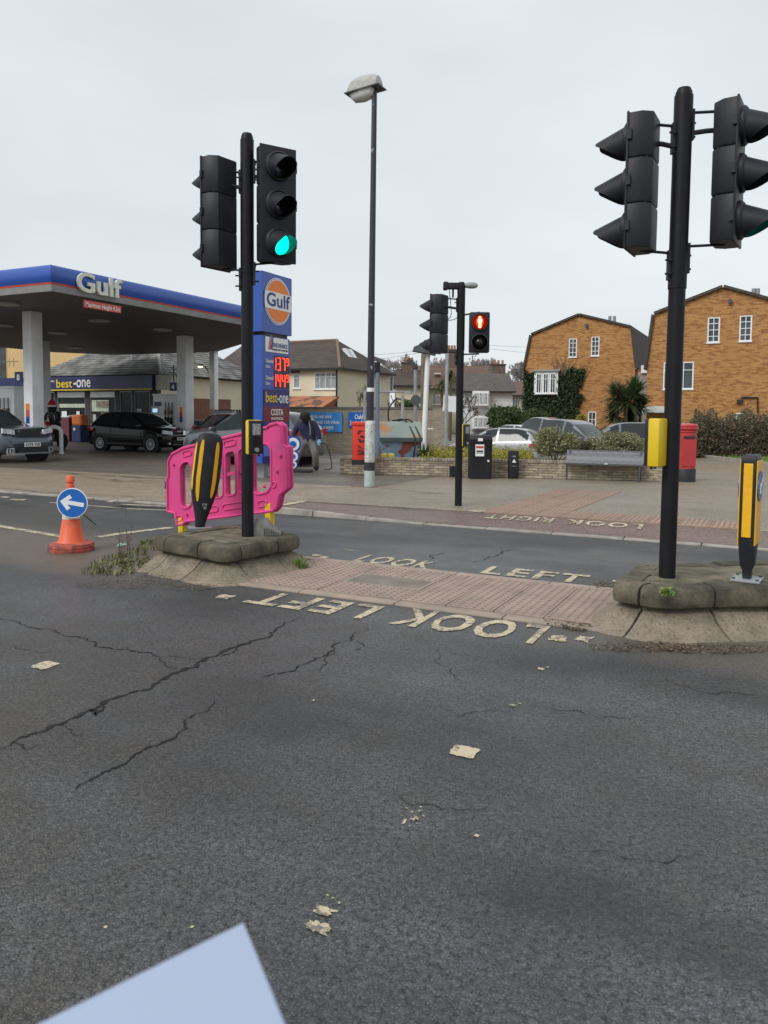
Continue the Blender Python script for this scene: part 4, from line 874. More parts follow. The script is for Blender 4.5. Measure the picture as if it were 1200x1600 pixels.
# ---- pumps
def pump(name, label, X, Y, wd=1.25, dp=.65, hp=2.25):
    root = thing(name, (X, Y, .1), label, 'fuel pump', 0, 'fuel pumps')
    MB().box((0, 0, hp/2), (wd, dp, hp), bev=.02).build('cabinet', M_WHITE, root, True)
    MB().box((-wd*.3, -dp/2-.012, hp*.80), (.42, .02, .34)).build('display', M_GULFN, root)
    MB().box((-wd*.3, -dp/2-.014, hp*.55), (.40, .02, .2)).build('price_panel', mat('pump_panel', (.5, .52, .52), .4), root)
    for k in range(3):
        x_ = -.02+k*.2
        MB().box((x_, -dp/2-.012, hp*.66), (.13, .03, .19)).build('grade_panel', (mat('green_panel', (.25, .45, .38), .5), M_GORANGE, M_DKGREY)[k], root)
        n_ = MB().box((x_, -dp/2-.03, hp*.47), (.12, .07, .42), bev=.015).build('nozzle_holder', M_TRIM, root); mb = MB(); mb.tube(vbez([(x_, -dp/2-.08, hp*.44), (x_+.03, -dp/2-.1, hp*.50), (x_+.02, -dp/2-.09, hp*.56)], 4), .03, 8); mb.build('nozzle', mat('nozzle_green', (.05, .14, .10), .4) if k == 0 else M_TRIM, n_, True)
        MB().tube(vbez([(x_+.08, -dp/2-.06, hp*.86), (x_+.085, -dp/2-.07, hp*.5), (x_+.07, -dp/2-.1, .3), (x_, -dp/2-.1, .5)], 5), .02, 8).build('hose', M_TRIM, root, True)
    MB().box((0, 0, hp+.04), (wd+.06, dp+.06, .08), bev=.01).build('top_cap', M_WHITE, root, True); return root
q = dep(14, 640, 26.8); pump('fuel_pump', 'white fuel pump standing left of column eight', q.x, q.y, 1.35)
q = dep(266, 640, 36.5); pump('fuel_pump', 'white fuel pump seen over the black car bonnet', q.x, q.y, 1.5, .65, 2.3)
q = dep(258, 639, 36); root = thing('payment_terminal', (q.x, q.y-.5, .1), 'pale grey payment terminal between black car and pump', 'terminal')
MB().box((0, 0, 1.5), (.5, .3, .62), bev=.02).build('housing', mat('pale_grey_case', (.5, .52, .5), .5), root); MB().box((0, -.16, 1.6), (.26, .02, .16)).build('screen', mat('lit_screen', (.3, .5, .7), .3, emit=(.45, .7, 1), estr=.7), root); MB().box((0, 0, .6), (.14, .14, 1.2)).build('pedestal', M_DKGREY, root)
# ---- shop
SY = 30.2; xr = ony(246, 600, SY).x; xl = ony(-60, 600, SY).x; zf0, zf1 = ony(160, 610, SY).z, ony(160, 588.5, SY).z
root = thing('shop_building', (xr, SY, .1), 'grey slate roofed filling station shop under navy fascia', 'shop'); O = Vector((xr, SY, .1))
Wd = xr-xl; SD = 9.0
holes = []; hz0, hz1 = ony(160, 672, SY).z-.1, zf0-.14
def sx(px): return ony(px, 640, SY).x-xr
openings = [(sx(73), sx(85), .0+.02, hz1), (sx(89), sx(133), hz0, hz1), (sx(140), sx(180), .02, hz1), (sx(186), sx(206), .02, hz1), (sx(209), sx(234), .02, hz1), (sx(20), sx(65), hz0, hz1)]
MB().prism([(-Wd, 0), (0, 0), (0, zf1-.1), (-Wd, zf1-.1)], 0, .25, holes=[[(a, c), (b, c), (b, d), (a, d)] for a, b, c, d in openings]).build('front_wall', mat('dark_shop_wall', (.05, .045, .042), .7), root)
MB().box((-.125, SD/2+.13, (zf1-.1)/2), (.25, SD-.26, zf1-.12)).build('side_wall', M_CREAM, root); MB().box((-Wd/2, SD-.1, (zf1-.1)/2), (Wd-.5, .2, zf1-.12)).build('back_wall', M_DKGREY, root)
MB().box((-Wd/2, SD/2, .01), (Wd-.4, SD-.4, .02)).build('shop_floor', mat('shop_floor_tile', (.25, .24, .22), .5), root)
MB().box((-.25+.135, 3.4, 1.15), (.3, 5.0, 2.3)).build('garage_door', mat('brown_roller_door', (.20, .085, .055), .7, var=.15), root)
for k, (a, b, c, d) in enumerate(openings):
    mb = MB(); fr = .06
    wn = MB().prism([(a, c), (b, c), (b, d), (a, d)], .04, .12, holes=[[(a+fr, c+fr), (b-fr, c+fr), (b-fr, d-fr), (a+fr, d-fr)]]).build('window', M_GREYP if k else M_PVC, root)
    MB().box(((a+b)/2, .09, (c+d)/2), (b-a-fr*2, .012, d-c-fr*2)).build('pane', mat('shop_glass', (.02, .022, .025), .12, spec=.18, var=.5, scale=.9), wn)
    if k in (1, 2): MB().box(((a+b)/2, .03, d-.18), (b-a-.1, .03, .28)).build('blind', M_WHITE, wn)
for a, b, z0, z1, m_ in ((sx(96), sx(104), 1.15, 1.55, M_WSIGN), (sx(150), sx(168), 1.75, 2.1, mat('shelf_goods', (.3, .27, .2), .6, var=.6, scale=8)), (sx(158), sx(172), 1.2, 1.5, MATS['shelf_goods'] if 'shelf_goods' in MATS else M_WSIGN), (sx(193), sx(203), .95, 1.2, M_YTXT), (sx(119), sx(124), 1.2, 1.55, M_WSIGN)):
    MB().box(((a+b)/2, .02, (z0+z1)/2), (b-a, .012, z1-z0)).build('window_poster', m_, root)
fx = sx(72)-1.2
M_LITIN = mat('lit_shop_interior', (.30, .32, .26), .5, var=.4, scale=5, emit=(.75, .85, .65), estr=.16)
for a, b, z0, z1, m_ in ((sx(142), sx(168), 1.55, 2.15, M_LITIN), (sx(91), sx(131), 1.75, 1.95, M_LITIN), (sx(96), sx(112), 1.05, 1.35, mat('till_goods', (.22, .24, .25), .5, var=.7, scale=9)), (sx(156), sx(170), 1.25, 1.5, mat('red_goods', (.35, .08, .06), .5, var=.6, scale=9)), (sx(188), sx(192), 1.1, 1.5, mat('blue_goods', (.10, .16, .32), .5, var=.5, scale=9)), (sx(212), sx(219), 1.3, 1.7, mat('white_goods', (.45, .46, .44), .5, var=.5, scale=9)), (sx(143), sx(148), 1.0, 1.4, mat('pale_goods', (.5, .5, .46), .5, var=.3, scale=9))):
    MB().box(((a+b)/2, .075, (z0+z1)/2), (b-a, .012, z1-z0)).build('window_display', m_, root)
fs_ = MB().box((-Wd/2, -.22, (zf0+zf1)/2-.1), (Wd+.12, .44, zf1-zf0)).build('fascia_sign', M_GULFN, root)
MB().box((-Wd/2, -.45, zf0-.1+.02), (Wd+.12, .03, .05)).build('fascia_trim', M_YTXT, fs_)
def fit_text(body, name, m_, parent, x0, x1, z0, z1, y, bold=.01, depth=.03, M=None):
    mb = text_mb(body, 1, depth, bold); xs = [v[0] for v in mb.v]; zs = [v[2] for v in mb.v]
    mb.v = [(x0+(v[0]-min(xs))/(max(xs)-min(xs))*(x1-x0), v[1]+y, z0+(v[2]-min(zs))/(max(zs)-min(zs))*(z1-z0)) for v in mb.v]
    return mb.build(name, m_, parent, M=M)
zz = lambda py: ony(130, py, SY).z-.1
fit_text('best', 'lettering', M_YTXT, fs_, sx(100), sx(124.5), zz(606), zz(593), -.46); fit_text('-one', 'lettering', M_WSIGN, fs_, sx(126.5), sx(153), zz(606), zz(594), -.46)
fit_text('Oakhill Service Station', 'lettering', M_WSIGN, fs_, sx(72), sx(97), zz(597), zz(594), -.46, .004)
MB().box((sx(262)*0+.62, -.1, (zf0+zf1)/2-.1), (1.05, .3, (zf1-zf0)*1.02)).build('blank_sign_box', mat('grubby_white_sign', (.55, .54, .48), .6), root)
mb = MB(); mb.box((1.16, -.1, (zf0+zf1)/2+.15), (.04, .04, (zf1-zf0)*1.7)); mb.build('sign_bracket', M_TRIM, root)
# slate roof in real courses
def slate_roof(parent, p0, p1, q1, q0, rows, cols, m_, thick=.02, nm='slates'):
    p0, p1, q1, q0 = map(Vector, (p0, p1, q1, q0)); mb = MB(); rnd = random.Random(rows); nn = (p1-p0).cross(q0-p0).normalized()
    if nn.z < 0: nn = -nn
    for r in range(rows):
        t0, t1 = r/rows, min(1, (r+1.12)/rows); a0, b0, a1, b1 = p0.lerp(q0, t0), p1.lerp(q1, t0), p0.lerp(q0, t1), p1.lerp(q1, t1)
        wL = (b0-a0).length; nc = max(1, int(cols*wL/max(.01, (p1-p0).length))); off = .5 if r % 2 else 0
        for c in range(nc+1):
            u0, u1 = max(0, (c-off)/nc)+.002, min(1, (c+1-off)/nc)-.002
            if u1 <= u0: continue
            h = thick*rnd.uniform(1.4, 2.2); j = rnd.uniform(-.008, .008)
            v = [a0.lerp(b0, u0)+nn*h, a0.lerp(b0, u1)+nn*h, a1.lerp(b1, u1)+nn*(.006+j*.2), a1.lerp(b1, u0)+nn*.006, a0.lerp(b0, u0), a0.lerp(b0, u1)]
            mb.add(v, [(0, 1, 2, 3), (4, 5, 1, 0)])
    return tag(mb.build(nm, m_, parent), kind='stuff')
ze = zf1-.06; rz = ze+3.0; ry_ = SD/2
x0r = -4.2
xlr = sx(50); xla = sx(150)
MB().add([(xlr, -.3, ze), (.45, -.3, ze), (.45, SD+.3, ze), (xlr, SD+.3, ze), (xla, ry_, rz-.05), (x0r, ry_, rz-.05)], [(0, 1, 5, 4), (1, 2, 5), (2, 3, 4, 5), (3, 0, 4), (0, 3, 2, 1)]).build('roof', M_DKGREY, root)
xe = sx(58)
slate_roof(root, (xlr, -.32, ze+.01), (.45, -.32, ze+.01), (x0r, ry_, rz), (xla, ry_, rz), 22, 46, M_SLATE); slate_roof(root, (.47, -.3, ze+.01), (.47, SD+.3, ze+.01), (x0r, ry_+.02, rz), (x0r, ry_, rz), 22, 34, M_SLATE)
mb = MB(); mb.tube([Vector((.46, -.3, ze+.04)).lerp(Vector((x0r, ry_, rz+.04)), k/10) for k in range(11)], .09, 6); mb.build('hip_tiles', mat('pale_hip_tile', (.38, .37, .34), .8), root)
fp = ony(205, 590, SY+1.0); MB().cyl((fp.x-xr, 1.2, ze+.4), (fp.x-xr, 1.2, ze+2.4), .14, n=12).build('flue_pipe', M_GALV, root, True)
# things in front of the shop
q = ony(102, 680, SY-1.6); root = thing('ice_chest', (q.x, SY-1.6, .1), 'dark maroon ice cream chest with pale lid at the shop front', 'freezer'); MB().box((0, 0, .62), (1.35, .7, 1.2), bev=.03).build('cabinet', mat('dark_maroon', (.14, .035, .045), .5), root); MB().box((0, 0, 1.27), (1.45, .76, .06), bev=.02).build('lid', M_WSIGN, root); MB().box((-.25, -.36, .75), (.5, .015, .12)).build('sticker', M_DKGREY, root); MB().box((.1, -.36, .25), (.5, .015, .18)).build('sticker', M_REDSTR, root)
q = ony(125.5, 680, SY-1.9); root = thing('recycling_bin', (q.x, SY-1.9, .1), 'orange topped navy bin beside the ice cream chest', 'bin'); MB().box((0, 0, .42), (.62, .55, .84), bev=.04).build('body', mat('navy_plastic', (.02, .03, .12), .5), root); MB().box((0, 0, 1.10), (.70, .5, .55), bev=.1).build('hood', mat('orange_plastic', (.75, .20, .04), .5), root); MB().lathe([(.08, 0), (.08, .01)], 12, RX(pi/2)).build('sticker', M_WSIGN, root, M=T(-.1, -.28, .65))
# hoops
def hoop(px0, px1, ybase, ytop, label, D=None):
    a = gp(px1, ybase, .1); wv = (px1-px0)/F_PX*a.dot(camf); hh = zat(px1, ytop, a)-.1
    root = thing('hoop_barrier', a-camr*wv/2, label, 'hoop barrier', YAW+.25); r = .07; W2 = wv/2/cos(.25)
    pts = [(-W2, 0, 0), (-W2, 0, hh-.25)]+[(-W2+.22-.22*cos(t), 0, hh-.25+.18*sin(t)) for t in (.4, .8, 1.2, pi/2)]+[(W2-.22+.22*sin(t), 0, hh-.25+.18*cos(t)) for t in (0, .4, .8, 1.2)]+[(W2, 0, hh-.25), (W2, 0, 0)]
    MB().tube(pts, r, 12).build('hoop', M_WHITE, root, True); MB().cyl((W2, 0, 0), (W2, 0, .012), .13, n=12).build('base_flange', M_WHITE, root); return root
hoop(75, 95, 709, 664, 'white tubular hoop barrier in front of the dark blue car'); hoop(310, 322, 700, 664, 'white tubular hoop barrier beyond the right white column')
q = dep(312, 690, 35); root = thing('stacked_crates', (q.x, q.y, .1), 'teal wire cage with slatted side behind the white hoop', 'cage', YAW)
for k in range(9): MB().box((-.55+k*.14, 0, .58), (.07, .5, 1.1), M=RY(.05)).build('slat', mat('teal_slats', (.06, .17, .22), .6), root)
MB().box((0, .1, 1.18), (1.35, .6, .05)).build('top_rail', M_GREYP, root)
# ---- pylon sign
PX = -10.25; ya, yb = onx(409, 600, PX).y, onx(452.5, 600, PX).y; zq = lambda py, px=409: onx(px, py, PX).z
root = thing('price_pylon', (PX, (ya+yb)/2, .1), 'tall blue fuel price pylon with red digits behind the left signal', 'sign'); O = Vector((PX, (ya+yb)/2, .1)); TH = .42
def pb(y0, y1, z0, z1, nm, m_, x0=-TH, x1=0, par=None): return MB().box(((x0+x1)/2, (y0+y1)/2-O.y, (z0+z1)/2-.1), (x1-x0, y1-y0, z1-z0)).build(nm, m_, par or root)
zt, zg, zb = zq(423), zq(519), zq(724)
top = pb(ya-.04, yb+.04, zg+.02, zt, 'logo_panel', M_GULFB, -TH-.03, .03); pb(ya+.1, yb-.1, zg-.06, zg+.02, 'gap', M_TRIM); body = pb(ya, yb, zb, zg-.06, 'price_panel', M_GULFB)
pb(ya+.25, ya+.42, .1, zb, 'post', M_GREYP, -TH*.7, -TH*.3); pb(yb-.42, yb-.25, .1, zb, 'post', M_GREYP, -TH*.7, -TH*.3)
PM = lambda y, z, x=.005: T(x, y-O.y, z-.1) @ RZ(pi/2)         # local x -> +Y, facing +X
wy = lambda px, py=600: onx(px, py, PX).y
fy = lambda u: ya+(yb-ya)*u
yc, zc = fy(.52), (onx(430, 471, PX).z); rl = (zq(434, 430)-zq(509, 430))/2*.98
for k, (r_, m_, rx) in enumerate(((rl, M_WSIGN, 1), (rl*.965, M_GULFB, 1), (rl*.94, M_WSIGN, 1), (rl*.90, M_GORANGE, 1))):
    MB().lathe([(r_, 0), (r_, .004)], 40, RX(pi/2)).build('logo_ring', m_, top, M=PM(yc, zc, .034+.004*k))
MB().prism(rrect(-rl*1.0, -rl*.36, rl*1.0, rl*.36, .03), -.004, 0).build('logo_band', M_WSIGN, top, M=PM(yc, zc, .05))
fit_text('Gulf', 'logo_lettering', M_GTXT, top, -rl*.88, rl*.88, -rl*.26, rl*.32, 0, .02, .004, PM(yc, zc, .056))
def panel(z0, z1, nm, m_, u0=.06, u1=.97): return pb(fy(u0), fy(u1), z0, z1, nm, m_, 0, .012, body)
zi = lambda py: onx(430, py, PX).z
e = panel(zi(551), zi(528), 'sponsor_panel', M_WSIGN, .12, .93)
def ptext(body_, m_, u0, u1, py0, py1, par, bold=.01): fit_text(body_, 'lettering', m_, par, fy(u0)-yc, fy(u1)-yc, zi(py0)-zc, zi(py1)-zc, 0, bold, .004, PM(yc, zc, .016))
ptext('ENDURANCE', M_GTXT, .38, .90, 543, 536, e); ptext('FORMULATED TO PERFORM', M_BTXT, .36, .90, 548, 545, e, .004)
for k, m_ in enumerate((M_GREYP, M_REDSTR, M_GTXT)): MB().prism([(0, 0), (.05, 0), (.11, .32), (.08, .32)], -.004, 0, PM(fy(.20+.05*k), zi(547), .016)).build('sponsor_mark', m_, e)
SEG = {'0': 'abcdef', '1': 'bc', '2': 'abged', '3': 'abgcd', '4': 'fgbc', '5': 'afgcd', '6': 'afgedc', '7': 'abc', '8': 'abcdefg', '9': 'abcdfg'}
def seven(ch, u0, u1, py0, py1, par):
    y0, y1, z0, z1 = fy(u0), fy(u1), zi(py0), zi(py1); t = (y1-y0)*.20; zm = (z0+z1)/2; mb = MB()
    R = dict(a=(y0+t*.6, y1-t*.6, z1-t, z1), d=(y0+t*.6, y1-t*.6, z0, z0+t), g=(y0+t*.6, y1-t*.6, zm-t/2, zm+t/2), f=(y0, y0+t, zm+t*.3, z1-t*.5), b=(y1-t, y1, zm+t*.3, z1-t*.5), e=(y0, y0+t, z0+t*.5, zm-t*.3), c=(y1-t, y1, z0+t*.5, zm-t*.3))
    for s_ in SEG[ch]:
        a, b, c, d = R[s_]; mb.box((.02, (a+b)/2-O.y, (c+d)/2-.1), (.008, b-a, d-c))
    mb.build('led_digit', M_REDLED, par)
for lab, ds, p0, p1 in (('Unleaded', '1379', 580, 557), ('Diesel', '1449', 606, 583)):
    wn = panel(zi(p0)-.01, zi(p1)+.02, 'digit_window', M_DIG, .44, .97)
    seven(ds[0], .36, .475, p0-1, p1+1, wn); seven(ds[1], .525, .64, p0-1, p1+1, wn); seven(ds[2], .69, .805, p0-1, p1+1, wn); seven(ds[3], .85, .945, p0-10, p1+1, wn)
    ptext(lab, M_WSIGN, .12, .38, p0-12, p0-18, body, .006); ptext('Litre', M_WSIGN, .12, .26, p0-4, p0-9, body, .006)
e = panel(zi(635), zi(609), 'shop_panel', M_PURPLE); ptext('best', M_YTXT, .12, .52, 629, 613, e); ptext('-one', M_WSIGN, .53, .93, 630, 617, e)
e = panel(zi(659), zi(636), 'coffee_panel', M_MAROON); ptext('COSTA', M_WSIGN, .30, .74, 649, 639, e, .015); ptext('EXPRESS', M_WSIGN, .32, .74, 656, 652, e)
e = panel(zi(681), zi(660), 'machine_panel', M_PURPLE); ptext('ash Machine', M_WSIGN, .12, .93, 674, 665, e); e = panel(zi(712), zi(682), 'lower_panel', M_LILAC); panel(zi(723), zi(713), 'foot_panel', M_PURPLE)
# round signs of the car wash
q = dep(458, 734, 19.6); root = thing('round_sign_stand', (q.x, q.y, .1), 'stand of blue ringed round signs by the washed car', 'sign', YAW)
for k, (py, r_) in enumerate(((694, .21), (713, .16), (726, .12))):
    z = dep(458, py, 19.6).z-.1; o = MB().lathe([(r_, 0), (r_, .03)], 24, RX(pi/2)).build('disc', M_GULFB, root, M=T(0, 0, z)); MB().lathe([(r_*.78, 0), (r_*.78, .01)], 24, RX(pi/2)).build('disc_face', M_WSIGN, o, M=T(0, -.03, 0)); MB().lathe([(r_*.4, 0), (r_*.4, .01)], 18, RX(pi/2)).build('emblem', M_BLUES, o, M=T(0, -.042, 0))
MB().lathe([(.02, 0), (.02, 1.0)], 8).build('stem', M_TRIM, root, M=T(0, .03, 0)); MB().box((.1, .05, .03), (.75, .5, .06), bev=.02).build('rubber_base', M_TRIM, root)

# ================================================================== CARS
def crom(xs, ys, x):
    n = len(xs)
    for i in range(n-1):
        if x <= xs[i+1] or i == n-2:
            h = xs[i+1]-xs[i]; t = min(1, max(0, (x-xs[i])/h)); d = (ys[i+1]-ys[i])/h
            m0 = d if i == 0 else (0 if (ys[i]-ys[i-1])*d <= 0 else .5*((ys[i]-ys[i-1])/(xs[i]-xs[i-1])+d))
            m1 = d if i == n-2 else (0 if (ys[i+2]-ys[i+1])*d <= 0 else .5*((ys[i+2]-ys[i+1])/(xs[i+2]-xs[i+1])+d))
            return ys[i]*(2*t**3-3*t*t+1)+h*m0*(t**3-2*t*t+t)+ys[i+1]*(-2*t**3+3*t*t)+h*m1*(t**3-t*t)
HATCH = dict(L=3.95, W=1.72, wb=2.49, wr=.305, st=[  # x, zbot, belt, top, w, wtop
    (-1.97, .42, .62, .70, .62, .55), (-1.93, .27, .74, .86, .86, .74), (-1.80, .21, .92, 1.04, .94, .80), (-1.62, .20, .99, 1.25, .97, .72), (-1.38, .19, 1.0, 1.405, .985, .68),
    (-.55, .18, .965, 1.48, 1, .69), (.05, .18, .93, 1.45, 1, .69), (.32, .18, .915, 1.37, 1, .70), (.98, .18, .88, .965, .995, .80), (1.35, .18, .82, .90, .985, .80), (1.72, .19, .70, .78, .94, .76), (1.90, .22, .60, .68, .82, .66), (1.97, .32, .52, .58, .60, .48)],
    cowl=.98, rf=.22, rr=-1.38, rb=-1.82, side=(-1.50, .86), pil=(-.28,))
SUV = dict(L=4.14, W=1.78, wb=2.57, wr=.34, st=[
    (-2.07, .45, .75, .82, .66, .6), (-2.02, .32, .86, .98, .88, .76), (-1.88, .26, 1.03, 1.12, .95, .8), (-1.66, .25, 1.08, 1.40, .97, .70), (-1.45, .24, 1.08, 1.49, .985, .68),
    (-.5, .22, 1.03, 1.545, 1, .69), (.1, .22, 1.0, 1.51, 1, .69), (.38, .22, .985, 1.43, 1, .70), (1.0, .22, .96, 1.05, .995, .82), (1.45, .22, .91, 1.0, .985, .82), (1.82, .24, .82, .92, .95, .79), (1.99, .27, .66, .76, .86, .70), (2.07, .38, .56, .62, .66, .54)],
    cowl=1.0, rf=.28, rr=-1.45, rb=-1.88, side=(-1.6, .9), pil=(-.30,))
MPV = dict(L=4.45, W=1.85, wb=2.75, wr=.33, st=[
    (-2.22, .45, .75, .84, .7, .62), (-2.18, .30, .92, 1.05, .92, .8), (-2.08, .25, 1.05, 1.35, .96, .76), (-1.92, .24, 1.07, 1.60, .98, .72),
    (-.6, .2, 1.02, 1.73, 1, .71), (.35, .2, .99, 1.66, 1, .70), (.70, .2, .98, 1.50, 1, .71), (1.42, .2, .95, 1.04, .99, .80), (1.75, .2, .88, .97, .97, .80), (2.05, .22, .76, .84, .90, .74), (2.18, .27, .60, .68, .78, .6), (2.22, .36, .52, .58, .6, .48)],
    cowl=1.42, rf=.6, rr=-1.92, rb=-2.12, side=(-2.0, 1.25), pil=(-.95, .25))
def car(name, label, loc, rz, S, paint, glass=M_CARGL, plate=None, rear_plate=None, scale=1.0, group='cars', simple=False, grille='bar'):
    root = thing(name, loc, label, 'car', rz, group); root.scale = (scale,)*3
    st = S['st']; X = [a[0] for a in st]; Wd = S['W']/2; n = 64; ringn = 0; rings = []; xs = []
    for i in range(n+1):
        t = i/n; x = X[0]+(X[-1]-X[0])*(.5-.5*cos(pi*t))*.55+(X[-1]-X[0])*t*.45; xs.append(x)
        zb, be, tp, w, wt = (crom(X, [a[k] for a in st], x) for k in range(1, 6)); w *= Wd; wt *= Wd; wt = min(wt, w*.97)
        gh = tp-be
        pts = [(0, zb), (w*.80, zb), (w*.95, zb+.05), (w*.985, zb+.14), (w, zb+(be-zb)*.45), (w*.992, zb+(be-zb)*.75), (w*.975, be-.03), (w*.955, be)]
        for q in (.12, .35, .6, .82): pts.append((w*.955+(wt-w*.955)*(q**1.15), be+(gh-.05*min(1, gh/.3))*q))
        pts += [(wt-.012, tp-.035*min(1, gh/.2)), (wt*.9, tp-.014*min(1, gh/.2)), (wt*.5, tp), (0, tp+.006)]
        rings.append(pts)
    m_ = len(rings[0]); body = MB(); glz = {}; rr_ = [list(rings[0]), list(rings[-1])]
    def V(i, j, s): y, z = rings[i][j]; return (xs[i], s*y, z)
    cow, rf, rr, rb = S['cowl'], S['rf'], S['rr'], S['rb']; s0, s1 = S['side']
    for s in (1, -1):
        for i in range(n):
            xm = (xs[i]+xs[i+1])/2
            for j in range(m_-1):
                q = [V(i, j, s), V(i+1, j, s), V(i+1, j+1, s), V(i, j+1, s)]
                if s < 0: q.reverse()
                isg = False
                if j >= 12 and (rf < xm < cow-.04 or rb+.03 < xm < rr): isg = True; tgt = glz.setdefault('windscreen' if xm > 0 else 'rear_window', MB())
                if 7 <= j <= 11 and s0 < xm < s1 and not any(abs(xm-p) < .05 for p in S['pil']):
                    lim = cow-.10; 
                    tt = (rings[i][12][1]-rings[i][7][1])
                    if tt > .10 and not (xm > rf+.02 and j == 11) and not (xm < rr+.0 and j == 11): isg = True; tgt = glz.setdefault('side_window%d%d' % (s, sum(xm > p for p in S['pil'])), MB())
                (tgt if isg else body).add(q, [(0, 1, 2, 3)])
    def weld(mb, nm, m__, par):
        bm = bmesh.new(); me_ = mb.mesh(nm); bm.from_mesh(me_); bmesh.ops.remove_doubles(bm, verts=bm.verts[:], dist=.0005); bmesh.ops.recalc_face_normals(bm, faces=bm.faces[:]) if nm == 'x' else None; bm.to_mesh(me_); bm.free(); me_.shade_smooth(); me_.set_sharp_from_angle(angle=radians(50))
        me_.materials.append(m__); o = bpy.data.objects.new(nm, me_); col.objects.link(o); o.parent = par; return o
    for i_, e_ in ((0, 1), (n, -1)):
        lp = [V(i_, j, 1) for j in range(m_)]+[V(i_, j, -1) for j in range(m_-2, 0, -1)]
        body.add(lp[::e_], [tuple(range(len(lp)))])
    bd = weld(body, 'body', paint, root)
    for k_, g_ in glz.items(): weld(g_, k_ if k_[0] != 's' else 'side_window', glass, root)
    wr = S['wr']
    def wat(x):
        w = crom(X, [a[4] for a in st], x)*Wd; return w
    for fx_ in (1, -1):
        for s in (1, -1):
            x = fx_*S['wb']/2+.03; w = wat(x)
            MB().cyl((x, s*(w-.22), wr), (x, s*(w+.004), wr+.0), wr+.055, n=28).build('wheel_arch', M_TRIM, root, True)
            R = T(x, s*(w-.085), wr) @ RX(s*pi/2)
            wh = MB().lathe([(wr*.62, -.10), (wr*.96, -.10), (wr, -.07), (wr, .07), (wr*.96, .10), (wr*.66, .10)], 28).build('wheel', M_TYRE, root, True, R)
            mb = MB(); mb.lathe([(wr*.66, -.02), (wr*.66, -.085), (wr*.60, -.075), (wr*.58, -.04), (.02, -.03)], 24)
            MB().lathe([(wr*.64, -.06), (.01, -.055)], 24).build('brake_disc', M_TRIM, wh)
            mb = MB(); mb.lathe([(wr*.655, -.07), (wr*.655, -.104), (wr*.57, -.10), (wr*.57, -.07)], 26, cap=False)
            for k in range(10): mb.box((wr*.31, 0, -.088), (wr*.58, .028, .03), M=RZ(2*pi*k/10))
            mb.lathe([(.05, -.07), (.05, -.105), (.01, -.11)], 12); mb.build('rim', M_RIM, wh, True)
    fxn = X[-1]; rxn = X[0]
    def surf_x(z, y, front=True):          # where the nose or tail is at height z and half-width |y|
        seq = range(n, -1, -1) if front else range(n+1)
        for i in seq:
            zb, be, tp = rings[i][0][1], rings[i][7][1], rings[i][-1][1]; w = max(p[0] for p in rings[i])
            if zb <= z <= tp and w >= abs(y): return xs[i]
        return fxn if front else rxn
    def patch(nm, y0, y1, z0, z1, m__, front=True, off=.012, slant=0, ny=6, thick=.05):
        mb = MB(); R_ = []; sg = 1 if front else -1
        for k in range(ny+1):
            y = y0+(y1-y0)*k/ny; dz = slant*k/ny; zc_ = (z0+z1)/2+dz; x = max(surf_x(zc_, y, front)*sg, surf_x(z0+dz, y, front)*sg, surf_x(z1+dz, y, front)*sg)*sg
            R_.append([(x+sg*off, y, z0+dz), (x+sg*off, y, z1+dz), (x-sg*thick, y, z1+dz), (x-sg*thick, y, z0+dz)])
        mb.ring(R_); return mb.build(nm, m__, root)
    zh = rings[-1][0][1]; hz = S['st'][-3][3]
    for s in (1, -1): 
        patch('headlight', s*Wd*.52, s*Wd*.90, hz-.15, hz-.02, M_HEADL, True, .012, .05); patch('fog_lamp', s*Wd*.62, s*Wd*.76, .30, .37, M_HEADL, True, .01)
        patch('tail_light', s*Wd*.66, s*Wd*.93, S['st'][2][2]-.16, S['st'][2][2]+.03, M_TAIL, False, .012)
        xt_ = X[0]+.24; MB().box((xt_, s*(wat(xt_)*.985), S['st'][2][2]-.10), (.30, .04, .17), bev=.015).build('tail_light', M_TAIL, root, True)
        b = S['cowl']-.22; w = wat(b); MB().box((b, s*(w+.06), S['st'][-5][2]+.06), (.11, .18, .12), bev=.035).build('mirror', paint, root, True)
        mb = MB(); xh = -.12; MB().box((xh, s*(wat(xh)*.995+.005), S['st'][5][2]-.12), (.2, .03, .03), bev=.01).build('door_handle', paint, root)
        mb = MB()
        for xd in ((-.68, .80) if len(S['pil']) == 1 else (-.95, .25, 1.2)): mb.box((xd, s*(wat(xd)+.0005), .62), (.008, .006, .58))
        mb.box((-.0, s*(wat(0)+.001), .30), (S['wb']-.75, .012, .09)); tag(mb.build('door_seam', M_TRIM, root), kind='stuff')
    patch('lower_grille', -Wd*.5, Wd*.5, .30, .46, M_TRIM, True, .012, 0, 8)
    if grille == 'mesh':
        patch('grille', -Wd*.36, Wd*.36, hz-.19, hz-.02, M_TRIM, True, .02, 0, 6); patch('lower_trim', -Wd*.78, Wd*.78, .24, .285, M_SILTRIM, True, .03, 0, 10)
        for s in (1, -1): patch('air_duct', s*Wd*.62, s*Wd*.82, .28, .42, M_SILTRIM, True, .015); patch('air_duct_void', s*Wd*.65, s*Wd*.79, .30, .39, M_TRIM, True, .022)
        mb = MB()
        for a in range(9):
            for b in range(3): q = surf_x(hz-.15+.05*b, 0); mb.box((q+.028, -Wd*.32+a*Wd*.08, hz-.15+.05*b+(.02 if a % 2 else 0)), (.01, .03, .022))
        tag(mb.build('grille_studs', M_SILTRIM, root), kind='stuff'); MB().box((surf_x(hz-.1, 0)+.04, 0, hz-.10), (.02, .11, .10), bev=.008).build('emblem', M_SILTRIM, root)
    else:
